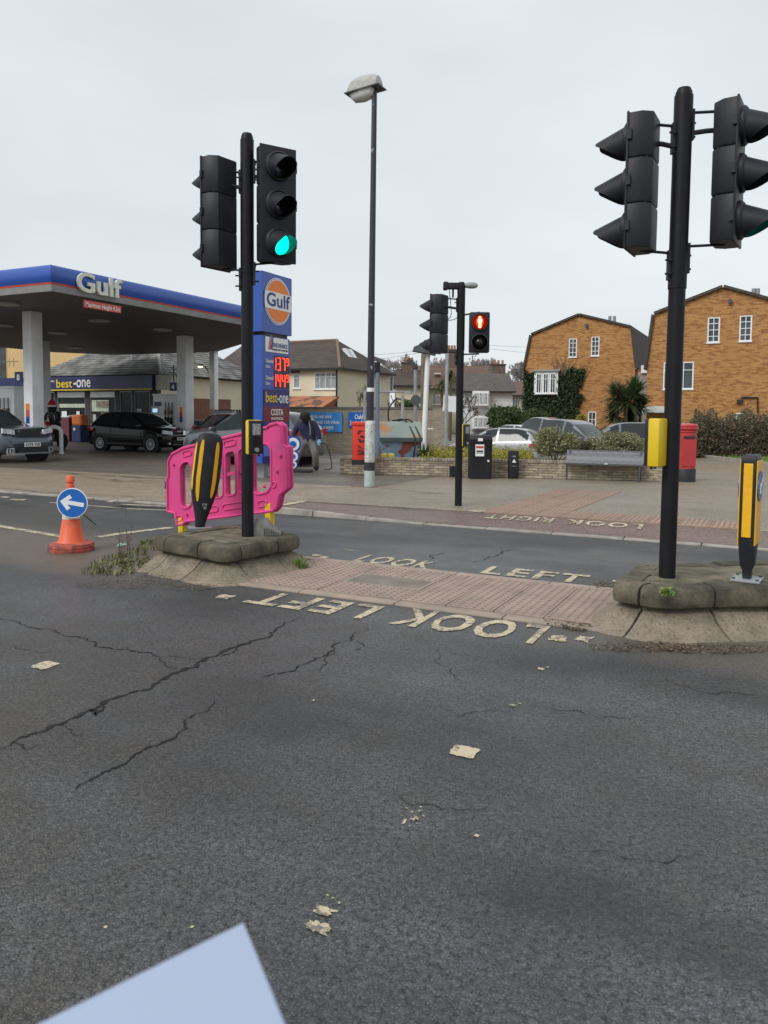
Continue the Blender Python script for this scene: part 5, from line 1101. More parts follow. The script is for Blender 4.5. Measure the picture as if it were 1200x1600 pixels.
        patch('grille', -Wd*.40, Wd*.40, hz-.12, hz-.05, M_TRIM, True, .012, 0, 6); patch('chrome_bar', -Wd*.5, Wd*.5, .27, .295, M_SILTRIM, True, .02, 0, 8); MB().box((surf_x(hz-.05, 0)+.02, 0, hz-.035), (.03, .16, .06), bev=.012).build('emblem', M_SILTRIM, root)
    if plate:
        px_ = surf_x(.50, 0)+.035; p = MB().box((px_, 0, .50), (.02, .52, .115), bev=.004).build('number_plate', M_PLATE, root)
        fit_text(plate, 'registration', M_BTXT, p, -.22, .22, -.035, .04, 0, .012, .004, T(px_+.014, 0, .50) @ RZ(pi/2))
    px_ = surf_x(.62, 0, False)-.02; MB().box((px_, 0, .66), (.02, .52, .115)).build('number_plate', M_YTXT, root)
    return root
def cpaint(nm, c, metal=.35, rough=.3): return mat(nm, c, rough, metal, var=.04, coat=1.0)
P_SUV = cpaint('slate_blue_car_paint', (.055, .075, .095), .5); P_BLK = mat('black_car_paint', (.005, .005, .006), .10, 0, var=.02, spec=.25, coat=.25); P_SIL = cpaint('silver_car_paint', (.42, .43, .44), .5, .35); P_WHT = cpaint('white_car_paint', (.62, .64, .64), .1); P_GRY = cpaint('grey_car_paint', (.17, .18, .20), .5); P_WASH = cpaint('wet_grey_car_paint', (.13, .14, .155), .4)
P_RED = cpaint('red_car_paint', (.35, .02, .03), .2)
GC = 'parked and waiting cars'
car('hatchback', 'black hatchback at the pumps in front of the shop', (ony(220, 670, 22.9).x, 22.9, .1), 0, HATCH, P_BLK, plate='SK09 GYT', scale=1.03, group=GC)
car('compact_suv', 'slate blue small sport utility car at the left edge with front plate', (-21.3, 15.55, .1), 0, SUV, P_SUV, M_CARGL2, plate='LY73 YSS', scale=1.05, group=GC, grille='mesh')
car('hatchback', 'wet grey car being washed behind the pylon and the barrier', (-13.65, 18.75, .1), pi, SUV, P_WASH, M_CARGL2, scale=1.0, group=GC)
q = dep(352, 660, 31); car('hatchback', 'red car with open windscreen far behind the washed car', (q.x, q.y, .1), pi-.3, HATCH, P_RED, M_CARGL2, scale=1.0, group=GC)
def car_at(px, roof_y, D, Hc): q = dep(px, roof_y, D); return (q.x, q.y, q.z-Hc)
car('hatchback', 'silver hatchback seen from behind over the low planter wall', car_at(778, 667, 30, 1.48), radians(150)+YAW, HATCH, P_SIL, M_CARGL, scale=.98, group=GC)
car('saloon_car', 'pale silver car parked beyond the silver hatchback', car_at(826, 664, 36, 1.48), radians(-60)+YAW, HATCH, P_WHT, M_CARGL2, group=GC)
car('people_carrier', 'grey people carrier facing forward behind the variegated bush', car_at(893, 655, 31, 1.73), radians(-52)+YAW, MPV, P_GRY, M_CARGL2, group=GC)
car('estate_car', 'dark grey people carrier parked side on right of the cordyline', car_at(972, 660, 33, 1.72), radians(175)+YAW, MPV, P_GRY, M_CARGL, group=GC)

# ================================================================== PEOPLE
def person(name, label, loc, rz, J, E_, R_, zones, mats_):
    root = thing(name, loc, label, 'person', rz)
    names = list(J); me = bpy.data.meshes.new('body'); me.from_pydata([J[k] for k in names], [(names.index(a), names.index(b)) for a, b in E_], [])
    o = bpy.data.objects.new('body', me); col.objects.link(o); sk = o.modifiers.new('s', 'SKIN'); o.modifiers.new('u', 'SUBSURF').levels = 2
    sv = me.skin_vertices[0].data
    for i, k in enumerate(names): r = R_[k]; sv[i].radius = r if isinstance(r, tuple) else (r, r); sv[i].use_root = k == 'pelvis'
    sk.use_smooth_shade = True
    dg = bpy.context.evaluated_depsgraph_get(); me2 = bpy.data.meshes.new_from_object(o.evaluated_get(dg)); bpy.data.objects.remove(o)
    for m__ in mats_: me2.materials.append(m__)
    segs = [(Vector(J[a]), Vector(J[b]), zones.get((a, b), 0)) for a, b in E_]
    for p in me2.polygons:
        c = p.center; best = (9, 0)
        for a, b, z in segs:
            t = max(0, min(1, (c-a).dot(b-a)/max(1e-9, (b-a).length_squared))); d = (c-(a+(b-a)*t)).length
            if d < best[0]: best = (d, z)
        p.material_index = best[1]
    me2.shade_smooth(); ob = bpy.data.objects.new('body', me2); col.objects.link(ob); ob.parent = root; return root
def hand(root, wrist, d, m__, s=1.0, curl=.5):
    d = Vector(d).normalized(); up_ = Vector((0, 0, 1)) if abs(d.z) < .8 else Vector((0, 1, 0)); sd_ = d.cross(up_).normalized(); nn = sd_.cross(d)
    mb = MB(); w0 = Vector(wrist); mb.tube([w0-d*.03, w0+d*.03*s, w0+d*.085*s], [.028*s, .036*s, .032*s], 8)
    for k, ln in enumerate((.06, .072, .068, .05)):
        b = w0+d*.08*s+sd_*(k-1.5)*.019*s; mb.tube([b, b+d*ln*.5*s-nn*.006, b+d*ln*(1-.3*curl)*s-nn*.03*curl], [.0095*s, .009*s, .006*s], 6)
    b = w0+d*.03*s+sd_*-.03*s; mb.tube([b, b+d*.03*s-sd_*.02*s, b+d*.06*s-sd_*.022*s-nn*.015], [.011*s, .010*s, .007*s], 6)
    return mb.build('hand', m__, root, True)
E_ = [('pelvis', 'waist'), ('waist', 'chest'), ('chest', 'neck'), ('neck', 'head'), ('head', 'crown'), ('chest', 'shL'), ('shL', 'elL'), ('elL', 'wrL'), ('chest', 'shR'), ('shR', 'elR'), ('elR', 'wrR'), ('pelvis', 'hipL'), ('hipL', 'knL'), ('knL', 'anL'), ('anL', 'toL'), ('pelvis', 'hipR'), ('hipR', 'knR'), ('knR', 'anR'), ('anR', 'toR')]
RAD = dict(pelvis=(.19, .15), waist=(.20, .16), chest=(.215, .16), neck=.06, head=(.08, .095), crown=(.07, .08), shL=.105, elL=.085, wrL=.06, shR=.105, elR=.085, wrR=.06, hipL=.125, knL=.105, anL=.085, toL=.05, hipR=.125, knR=.105, anR=.085, toR=.05)
ZN = {('pelvis', 'hipL'): 1, ('hipL', 'knL'): 1, ('knL', 'anL'): 1, ('anL', 'toL'): 2, ('pelvis', 'hipR'): 1, ('hipR', 'knR'): 1, ('knR', 'anR'): 1, ('anR', 'toR'): 2, ('neck', 'head'): 3, ('head', 'crown'): 3}
# facing local -y; he bends slightly and looks down towards the hose hand
J = dict(pelvis=(0, 0, .86), waist=(0, -.01, 1.03), chest=(-.04, -.13, 1.26), neck=(-.05, -.21, 1.41), head=(-.05, -.27, 1.51), crown=(-.05, -.29, 1.58), shL=(.17, -.14, 1.34), elL=(.28, -.12, 1.08), wrL=(.31, -.16, .88), shR=(-.24, -.13, 1.33), elR=(-.36, -.08, 1.10), wrR=(-.40, -.12, .92),
    hipL=(.12, 0, .82), knL=(.20, -.10, .47), anL=(.20, .0, .09), toL=(.24, -.14, .05), hipR=(-.12, 0, .82), knR=(-.27, -.06, .47), anR=(-.40, .08, .09), toR=(-.44, -.06, .05))
P = gp(482, 735, .1); root = person('person', 'person in navy jacket, black hat and blue gloves washing a car', P, YAW-.05, J, E_, RAD, ZN, [M_NAVY, M_TROUS, M_BLKCL, M_SKIN]); root.scale = (.98, .98, .91)
hand(root, J['wrL'], (.1, -.2, -1), M_GLOVE, 1.15); hand(root, J['wrR'], (-.2, -.3, -1), mat('lime_glove', (.35, .5, .12), .6), 1.1)
mb = MB(); mb.lathe([(.128, -.03), (.135, .02), (.125, .08), (.085, .125), (.01, .14)], 18); mb.box((0, -.11, .0), (.15, .10, .02), bev=.008); mb.build('hat', M_BLKCL, root, True, T(-.05, -.285, 1.555) @ RX(.35))
for s in (1, -1): MB().lathe([(.05, -.02), (.045, .05), (.01, .06)], 10).build('ear_flap', M_BLKCL, root, True, T(-.05+s*.105, -.26, 1.51) @ RX(pi))
MB().lathe([(.085, -.06), (.098, 0), (.09, .04)], 14, cap=False).build('face_mask', M_BLKCL, root, True, T(-.05, -.295, 1.455) @ RX(.3))
MB().lathe([(.006, 0), (.016, .02), (.010, .05)], 8).build('nose', M_SKIN, root, True, T(-.05, -.385, 1.50) @ RX(.3))
for s in (1, -1): MB().lathe([(.011, 0), (.006, .008)], 8, RX(pi/2)).build('eye', M_BTXT, root, M=T(-.05+s*.034, -.372, 1.535))
mb = MB(); mb.tube(vbez([(.33, -.20, .76), (.42, -.22, .80), (.52, -.16, .70), (.60, -.1, .40), (.62, -.05, .08), (.4, .2, .02)], 6), .013, 7); tag(mb.build('pressure_hose', M_TRIM, root, True), None)
MB().tube([(.06, -.30, 1.38), (.09, -.31, 1.20), (.07, -.22, 1.0)], .012, 6).build('strap', mat('grey_strap', (.4, .4, .4), .7), root, True)
# rider in a santa hat on a red motorcycle behind the hoop
q = dep(85, 705, 30.5); B = Vector((q.x, q.y, .1))
J2 = dict(J); J2.update(pelvis=(0, .12, .92), waist=(0, .06, 1.08), chest=(0, -.03, 1.34), neck=(0, -.07, 1.50), head=(0, -.10, 1.62), crown=(0, -.11, 1.72), shL=(.21, -.03, 1.41), elL=(.33, -.16, 1.16), wrL=(.30, -.40, 1.04), shR=(-.21, -.03, 1.41), elR=(-.33, -.16, 1.16), wrR=(-.30, -.40, 1.04), hipL=(.12, .1, .88), knL=(.26, -.25, .66), anL=(.24, -.05, .22), toL=(.26, -.2, .17), hipR=(-.12, .1, .88), knR=(-.26, -.25, .66), anR=(-.24, -.05, .22), toR=(-.26, -.2, .17))
root = person('person', 'motorcycle rider in black jacket and red santa hat beside the white column', B, YAW-.15, J2, E_, RAD, ZN, [mat('black_leather', (.014, .014, .016), .45), M_BLKCL, M_BLKCL, M_BLKCL])
MB().lathe([(.11, -.15), (.165, -.05), (.17, .06), (.13, .14), (.02, .18)], 18).build('helmet', M_BLKCL, root, True, T(0, -.11, 1.62)); mb = MB(); mb.lathe([(.12, 0), (.13, .05), (.10, .1)], 12, cap=False); mb.box((0, -.158, 1.66), (.2, .02, .11), bev=.01); mb.v = mb.v[36:]; mb.f = [tuple(i-36 for i in f) for f in mb.f if min(f) >= 36]; mb.build('visor', mat('orange_visor', (.45, .14, .03), .15), root)
MB().lathe([(.168, 0), (.16, .06), (.09, .2), (.02, .26)], 16).build('santa_hat', mat('red_felt', (.5, .02, .025), .9), root, True, T(0, -.11, 1.72)); MB().lathe([(.165, -.035), (.185, 0), (.165, .035)], 16).build('hat_trim', M_WSIGN, root, True, T(0, -.11, 1.71))
for s in (1, -1):
    MB().tube([(s*.13, -.17, 1.36), (s*.16, -.19, 1.16)], .014, 6).build('reflective_stripe', M_REFL, root, True); hand(root, J2['wrL' if s > 0 else 'wrR'], (0, -1, -.1), M_BLKCL, 1.1, 1)
root = thing('motorcycle', B, 'red motorcycle half hidden behind the white hoop barrier', 'motorcycle', YAW-.15)
for y_ in (-.85, .6):
    MB().lathe([(.22, -.05), (.30, -.05), (.32, 0), (.30, .05), (.22, .05)], 22, RY(pi/2)).build('wheel', M_TYRE, root, True, T(0, y_, .32))
mb = MB(); mb.ring([[(a*cos(2*pi*k/12), y_, z+b*sin(2*pi*k/12)) for k in range(12)] for y_, z, a, b in ((-.62, .95, .10, .12), (-.45, .92, .2, .2), (-.2, .85, .2, .2), (.0, .75, .14, .12), (.5, .8, .10, .07))]); mb.build('fairing', mat('red_fairing', (.45, .03, .02), .3, coat=.6), root, True)
MB().tube([(-.38, -.38, 1.08), (0, -.45, 1.05), (.38, -.38, 1.08)], .018, 8).build('handlebar', M_TRIM, root, True); MB().lathe([(.10, 0), (.08, .04)], 14, RX(pi/2)).build('headlamp', M_HEADL, root, M=T(0, -.66, .92))
for s in (1, -1): MB().tube([(s*.1, -.5, .95), (s*.1, -.85, .32)], .025, 8).build('fork', M_GREYP, root, True)
MB().box((0, .05, .5), (.3, .5, .35), bev=.05).build('engine', M_DKGREY, root)

# ================================================================== PLANTER AND FOOTWAY FURNITURE
W0, W1 = gp(530, 740, .1), gp(1045, 752.5, .1); wd = (W1-W0); WL = wd.length; wa = atan2(wd.y, wd.x); zw = zat(530, 713, W0)-.1
root = thing('planter_wall', W0, 'low grey brick planter wall with rows of bricks behind the bench', 'wall', wa)
NC = 6; chh = (zw-.07)/NC; bm_ = []
for v_ in range(4):
    b = MB().box((0, 0, 0), (.215, .215, chh-.010), bev=.005).mesh('brick'); b.materials.append(mat('stock_brick_%d' % v_, [(.40, .33, .235), (.33, .275, .20), (.44, .37, .27), (.29, .245, .185)][v_], .9, var=.25, scale=11, bump=.5)); bm_.append(b)
nb = int(WL/.225)
for r in range(NC):
    for k in range(nb+1):
        x_ = (k+.5+(.5 if r % 2 else 0))*.225
        if x_ > WL-.05: continue
        o = bpy.data.objects.new('brick', random.choice(bm_)); col.objects.link(o); o.parent = root; o.location = (x_, .11+random.uniform(-.005, .005), (r+.5)*chh); o.rotation_euler = (0, 0, random.uniform(-.01, .01))
MB().box((WL/2, .11, (zw-.07)/2), (WL-.03, .185, zw-.075)).build('mortar', mat('mortar', (.24, .215, .175), .95), root)
mb = MB()
for k in range(int(WL/.075)): mb.box(((k+.5)*.075, .10+random.uniform(-.004, .004), zw-.035+random.uniform(-.003, .003)), (.066, .235, .065))
tag(mb.build('coping_bricks', mat('coping_brick', (.36, .31, .24), .9, c2=(.17, .15, .11), mix=(.45, .65), scale=4, bump=.5), root), kind='stuff')
# return walls
for nm, x_ in (('left', .11), ('right', WL-.11)): MB().box((x_, 2.2, zw/2-.01), (.21, 4.0, zw-.02)).build('return_wall', M_STOCK, root)
MB().box((WL/2, 2.1, zw/2-.06), (WL-.5, 3.8, zw-.16)).build('soil_bed', M_SOIL, root)
WM = T(*W0) @ RZ(wa); WMi = WM.inverted(); ZB = .1+zw-.14
def bedpos(px, py, D): return dep(px, py, D)
def leafcloud(n, fn, size, aspect=.5, seed=1, droop=0.0):
    mb = MB(); rnd = random.Random(seed)
    for _ in range(n):
        p, nn = fn(rnd); p = Vector(p); a = Vector((rnd.gauss(0, 1), rnd.gauss(0, 1), rnd.gauss(0, .7)-droop)).normalized(); b = a.cross(Vector((rnd.gauss(0, 1), rnd.gauss(0, 1), rnd.gauss(0, 1)))).normalized(); s = size*rnd.uniform(.6, 1.4)
        o = len(mb.v); c = a.cross(b)*s*.18
        mb.v += [p[:], (p+a*s*.5+b*s*aspect*.5+c)[:], (p+a*s)[:], (p+a*s*.5-b*s*aspect*.5+c)[:]]; mb.f += [(o, o+1, o+2), (o, o+2, o+3)]
    return mb
def blob(c, rx, ry, rz_, lump=.35, clumps=26, seed=0):
    rn = random.Random(seed); cl = []
    for _ in range(clumps):
        v = Vector((rn.gauss(0, 1), rn.gauss(0, 1), rn.gauss(0, 1))).normalized(); q = rn.random()**.4
        cl.append((Vector((c[0]+v.x*rx*q*(1-lump), c[1]+v.y*ry*q*(1-lump), c[2]+v.z*rz_*q*(1-lump))), lump*rn.uniform(.6, 1.3)))
    def f(r):
        p, s = r.choice(cl); v = Vector((r.gauss(0, 1), r.gauss(0, 1), r.gauss(0, 1))).normalized()*(r.random()**.33)
        return (p.x+v.x*rx*s, p.y+v.y*ry*s, max(c[2]-rz_, p.z+v.z*rz_*s)), v
    return f
def shrub(name, label, cat, base, f, n, size, m__, stems=6, h=.5, spread=.3, aspect=.5, group=None, seed=1):
    root = thing(name, base, label, cat, 0, group); B = Vector(base)
    g = leafcloud(n, f, size, aspect, seed); g.v = [(x-B.x, y-B.y, z-B.z) for x, y, z in g.v]; g.build('foliage', m__, root)
    mb = MB(); rn = random.Random(seed)
    for _ in range(stems): a = rn.uniform(0, 2*pi); q = spread*rn.random(); mb.tube([(q*.3*cos(a), q*.3*sin(a), 0), (q*cos(a), q*sin(a), h*.6), (q*1.4*cos(a+.3), q*1.4*sin(a+.3), h)], [.015, .01, .004], 5)
    mb.build('stems', M_TWIG, root); return root
def shrub_px(name, label, cat, px, py, D, wpx, hpx, depth, n, size, m__, zbase=ZB, **k):
    c = dep(px, py, D); s = D/F_PX; b = (c.x, c.y, zbase)
    return shrub(name, label, cat, b, blob(c, wpx*s/2, depth, hpx*s/2, k.pop('lump', .35), k.pop('clumps', 26), k.get('seed', 0)), n, size, m__, h=c.z-zbase, spread=wpx*s/3, **k)
shrub_px('variegated_bush', 'pale variegated bush left half behind the bench in the planter', 'bush', 868, 690, 19.6, 92, 60, .6, 8000, .06, M_VARIEG, seed=3)
shrub_px('variegated_bush', 'low pale variegated bush above the right end of the bench', 'bush', 962, 695, 19.9, 120, 50, .6, 9000, .06, M_VARIEG, seed=4, clumps=40)
shrub_px('twiggy_bush', 'reddish twiggy bush between the two variegated bushes', 'bush', 915, 698, 20.2, 50, 40, .5, 1500, .05, M_HEDGE, seed=5)
mb = leafcloud(9000, lambda r: (tuple(WM @ Vector((r.uniform(WL*.245, WL*.6), r.uniform(.35, 3.6)+0, zw-.14+abs(r.gauss(0, .13))))), None), .07, .6, 8)
tag(mb.build('ground_cover', M_COVER), 'yellow green ground cover plants filling the planter bed', 'ground cover', kind='stuff')
def strap_plant(name, label, cat, base, n, ln, m__, w_=.03, trunk=None, seed=0, zs=.4, top=None):
    root = thing(name, base, label, cat); rn = random.Random(seed); mb = MB(); h0 = trunk or 0
    for _ in range(n):
        a = rn.uniform(0, 2*pi); e = rn.uniform(-.35, 1.45); d = Vector((cos(a)*cos(e), sin(a)*cos(e), sin(e))); l = ln*rn.uniform(.7, 1.1); s = Vector((-sin(a), cos(a), 0))*w_/2; p = Vector((0, 0, h0+rn.uniform(0, .12)))
        P_ = [p+d*l*t+Vector((0, 0, -zs*l*t*t)) for t in (0, .35, .7, 1)]; o = len(mb.v); mb.v += [(P_[0]-s)[:], (P_[0]+s)[:], (P_[1]-s*1.2)[:], (P_[1]+s*1.2)[:], (P_[2]-s*.8)[:], (P_[2]+s*.8)[:], P_[3][:]]; mb.f += [(o, o+1, o+3, o+2), (o+2, o+3, o+5, o+4), (o+4, o+5, o+6)]
    mb.build('leaves', m__, root)
    if trunk: MB().tube([(0, 0, -.05), (.03, 0, h0*.5), (0, 0, h0+.05)], [.11, .09, .07], 8).build('trunk', M_BARK, root, True)
    return root
a = dep(664, 712, 19.8); strap_plant('yucca_plant', 'small spiky green plant right of the rusty tank', 'plant', (a.x, a.y, ZB), 110, .52, M_LEAF, .035, seed=2, zs=.15)
# red bin
a = dep(561, 712, 18.6); root = thing('graffiti_bin', (a.x, a.y, ZB-.02), 'bright red metal cabinet scrawled with black graffiti', 'cabinet', YAW+.1); hb = zat(561, 659, a)-ZB+.02
MB().box((0, 0, hb/2+.05), (.33, .33, hb-.1), bev=.02).build('body', M_GRED, root, True); MB().box((0, 0, hb-.05), (.37, .37, .08), bev=.015).build('top_band', M_GRED, root, True); MB().box((0, 0, .06), (.34, .34, .12)).build('plinth', M_TRIM, root)
rn = random.Random(5)
for k in range(7):
    z = hb*.25+k*hb*.085; pts = [(rn.uniform(-.05, .14), -.172, z+rn.uniform(-.05, .05)) for _ in range(5)]; MB().tube(vbez(pts, 5), .008, 5).build('graffiti', M_BTXT, root)
# rusty tank
a = dep(622, 714, 20.6); root = thing('rusty_tank', (a.x, a.y, ZB-.05), 'rusty grey tank with sloped lid and flaking blue paint in the planter', 'tank', YAW+.12); s = 20.6/F_PX; wT = 62*s; h0, h1 = 36*s, 62*s
MB().ring([[(-wT/2, y_, z), (wT/2, y_, z)][::1]+[] for y_, z in ()] or [[(x_, -.45, .0), (x_, -.55, h0), (x_, .55, h0), (x_, .45, 0)] for x_ in (-wT/2, wT/2)]).build('body', M_RUST2, root)
MB().ring([[(x_, -.60, h0), (x_, -.58, h0+.06), (x_, -.30, h1-.03), (x_, 0, h1), (x_, .30, h1-.03), (x_, .60, h0)] for x_ in (-wT/2-.03, wT/2+.03)]).build('lid', M_RUST, root)
MB().box((0, -.585, h0-.02), (wT+.06, .05, .10)).build('lid_edge', mat('dark_green_steel', (.07, .10, .095), .7), root)
for k, x_ in enumerate((.22*wT, .36*wT)): MB().tube(vbez([(x_-.35, .3, h1+.02), (x_-.1, -.1, h1+.05), (x_+.05, -.45, h0+.22), (x_+.12, -.64, h0-.05), (x_+.08, -.62, .1)], 6), .022, 7).build('hose', M_TRIM, root, True)
MB().tube(vbez([(-.2*wT, .3, h1-.1), (-.22*wT, .3, h1+.3), (-.05*wT, .3, h1+.58), (.1*wT, .3, h1+.6)], 6), .022, 7).build('hose', M_TRIM, root, True)
for px in (600, 611):
    a = dep(px, 711, 19.3); tag(MB().box((a.x, a.y, ZB+.10), (.16, .16, .24), rz=.5, bev=.03).build('yellow_tub', mat('faded_yellow', (.55, .47, .08), .6)), 'faded yellow tub at the foot of the rusty tank, ' + ('left' if px == 600 else 'right') + ' one', 'tub', 'yellow tubs')
# bins on the footway
a = gp(749, 747.5, .1); root = thing('litter_bin', a, 'large black litter bin with white notice against the planter wall', 'litter bin', YAW); hb = zat(749, 680, a)-.1
MB().ring([[(sx_*w_, sy_*d_, z) for sx_, sy_ in ((-1, -.9), (-.9, -1), (.9, -1), (1, -.9), (1, .9), (.9, 1), (-.9, 1), (-1, .9))] for w_, d_, z in ((.245, .22, 0), (.25, .225, .05), (.255, .23, hb*.86), (.262, .24, hb*.88), (.262, .24, hb*.93), (.22, .20, hb))]).build('body', M_BLK, root, True)
b = MB().box((-.03, -.236, hb*.66), (.20, .012, .27)).build('notice', M_WSIGN, root); MB().box((-.03, -.244, hb*.735), (.17, .006, .05)).build('red_print', M_REDSTR, b); MB().box((-.03, -.244, hb*.64), (.15, .006, .035)).build('black_print', M_BTXT, b); MB().box((-.03, -.244, hb*.60), (.15, .006, .012)).build('black_print', M_BTXT, b)
MB().box((-.02, -.245, hb*.905), (.11, .012, .07)).build('emblem', M_WSIGN, root); MB().cyl((.17, -.23, hb*.42), (.17, -.25, hb*.42), .025, n=10).build('lock', M_WSIGN, root); MB().box((.262, 0, hb*.75), (.03, .2, .25)).build('side_flap', M_BLK, root)
a = gp(801.5, 747.5, .1); root = thing('black_bollard', a, 'short square black bollard with white triangle beside the litter bin', 'bollard', YAW); hb = zat(801, 704, a)-.1
MB().box((0, 0, hb/2), (.22, .22, hb), bev=.012).build('body', M_BLK, root, True); MB().prism([(-.05, 0), (.05, 0), (0, .085)], -.005, 0, T(0, -.112, hb*.58)).build('triangle', M_WSIGN, root); MB().box((0, -.113, hb*.80), (.07, .006, .03)).build('plate', M_GREYP, root); MB().box((0, -.113, hb*.45), (.1, .006, .012)).build('plate', M_GREYP, root)
a = gp(709, 745, .1); tag(MB().box((a.x, a.y, .1+.13), (.2, .16, .26), rz=YAW, bev=.015).build('junction_box', M_BLK), 'small black box on the ground behind the middle signal pole', 'box')
# bench
a, b = gp(879, 748, .1), gp(990, 752, .1); bd_ = b-a; root = thing('bench', a, 'grey perforated metal bench in front of the planter', 'bench', atan2(bd_.y, bd_.x)); root.location = a-camf*.38; BW = bd_.length
def perf_mat():
    M, nt, bs, pos = newmat('perforated_steel'); L = nt.links.new; v = nt.nodes.new('ShaderNodeTexVoronoi'); v.inputs['Scale'].default_value = 55; v.inputs['Randomness'].default_value = 0; L(pos, v.inputs['Vector'])
    L(mixc(nt, maprange(nt, v.outputs['Distance'], .28, .34), (.05, .052, .058), (.17, .173, .188)), bs.inputs['Base Color']); bs.inputs['Metallic'].default_value = .2; bs.inputs['Roughness'].default_value = .5; return M
M_PERF = perf_mat()
zs_, zk = .42, zat(930, 704, (a+b)/2)-.1; ov = .07
prof = [(-.02, zs_-.05), (-.03, zs_-.01), (.0, zs_+.01), (.1, zs_), (.3, zs_-.02), (.40, zs_+.02), (.46, zs_+.12), (.55, zk-.06), (.56, zk)]
sq = vbez([(0, p[0], p[1]) for p in prof], 4)
MB().ring([[(x_, p.y, p.z) for p in sq]+[(x_, p.y+.012, p.z-.012) for p in reversed(sq)] for x_ in (-ov, BW+ov)]).build('seat_and_back', M_PERF, root, True)
for x_ in (.0, BW):
    mb = MB(); mb.tube([(x_, .02, 0), (x_, .02, zs_-.03)], .022, 8); mb.build('leg', M_DKGREY, root); MB().tube([(x_, .48, 0), (x_, .44, zs_), (x_, .55, zk-.02)], .022, 8).build('leg', M_DKGREY, root); MB().tube([(x_, .02, zs_-.05), (x_, .44, zs_-.05)], .02, 8).build('seat_rail', M_DKGREY, root)
MB().box((BW*.55, -.045, zs_-.02), (.07, .008, .02)).build('label_plate', M_WSIGN, root)
# pillar box
a = gp(1069, 752, .1); root = thing('pillar_box', a, 'red cylindrical pillar box half hidden by the right signal pole', 'post box', YAW); hb = zat(1071, 661, a)-.1
MB().lathe([(.245, 0), (.245, .28), (.235, .30)], 28).build('plinth', M_TRIM, root, True); MB().lathe([(.228, .30), (.228, hb-.22), (.245, hb-.20), (.245, hb-.17), (.23, hb-.155)], 28).build('drum', M_PILLAR, root, True)
MB().lathe([(.235, hb-.155), (.27, hb-.14), (.27, hb-.10), (.255, hb-.09), (.26, hb-.06), (.24, hb-.03), (.12, hb-.005), (.01, hb)], 28).build('cap', M_PILLAR, root, True); MB().box((0, -.232, hb-.32), (.26, .03, .05)).build('aperture', M_BTXT, root); MB().box((0, -.228, hb*.5), (.32, .02, .6)).build('door', M_PILLAR, root)

# ================================================================== BACKGROUND
# ---- brick wall of the service station with banners
WY = gp(525, 707, .1).y; x0, x1 = ony(430, 660, WY).x, ony(695, 660, WY).x; zt_ = ony(600, 638.5, WY).z
root = thing('brick_yard_wall', (x1, WY, .1), 'long grey brick yard wall carrying blue banners', 'wall')
MB().box(((x0-x1)/2, .12, (zt_-.1)/2), (x1-x0, .24, zt_-.1)).build('brickwork', M_STOCK, root); MB().box(((x0-x1)/2, .12, zt_-.08), (x1-x0+.06, .30, .08)).build('coping', mat('dark_coping', (.13, .115, .10), .9), root); MB().box((-.2, .06, (zt_-.1)/2), (.46, .44, zt_-.08)).build('end_pier', M_STOCK, root)
M_BANNER = mat('blue_banner', (.05, .25, .60), .55, var=.15, scale=3, bump=.6, bscale=3)
def banner(name, label, pa, pb_, lines, m__):
    A, B = ony(*pa, WY), ony(*pb_, WY); w_, h_ = B.x-A.x, A.z-B.z; root = thing(name, (A.x, WY-.05, B.z), label, 'banner')
    mb = MB(); nx_ = 18; R_ = []
    for i in range(nx_+1): R_.append([(w_*i/nx_, -.02+.015*sin(i*1.1)+y_, z) for y_, z in ((0, 0), (0, h_), (.01, h_), (.01, 0))])
    mb.ring(R_); mb.build('cloth', m__, root)
    for t, u0, u1, v0, v1 in lines: fit_text(t, 'lettering', M_WSIGN, root, w_*u0, w_*u1, h_*v0, h_*v1, -.05, .01, .004)
    return root
banner('hand_wash_banner', 'pale blue hand car wash banner with white words on the brick wall', (480, 644), (536, 675), [('SPEND AND WAX', .12, .72, .68, .84), ('HAND CAR WASH', .25, .93, .40, .56), ('7 DAYS A WEEK', .2, .78, .12, .28)], M_BANNER)
banner('station_sign', 'dark blue service station name sign behind the red cabinet', (545, 644), (583, 668), [('Oakhill', .30, .80, .55, .85), ('Service Station', .1, .95, .12, .45)], M_BLUES)
# ---- houses
def window(parent, x, z, w_, h_, cols, rows, y=0, m__=M_PVC, gm=M_GLASS, fr=.07, topl=None):
    wn = MB(); bars = []
    wn.prism([(x, z), (x+w_, z), (x+w_, z+h_), (x, z+h_)], y-.05, y+.06, holes=[[(x+fr, z+fr), (x+w_-fr, z+fr), (x+w_-fr, z+h_-fr), (x+fr, z+h_-fr)]])
    for k in range(1, cols): wn.box((x+w_*k/cols, y, z+h_/2), (fr*.55, .08, h_-fr*1.9))
    for r in (rows if isinstance(rows, (list, tuple)) else [k/rows for k in range(1, rows)]): wn.box((x+w_/2, y+.004, z+h_*r), (w_-fr*1.9, .07, fr*.55))
    o = wn.build('window', m__, parent); MB().box((x+w_/2, y+.03, z+h_/2), (w_-fr*1.6, .02, h_-fr*1.6)).build('pane', gm, o); MB().box((x+w_/2, y-.06, z-.03), (w_+.1, .14, .05)).build('sill', m__, o); return o
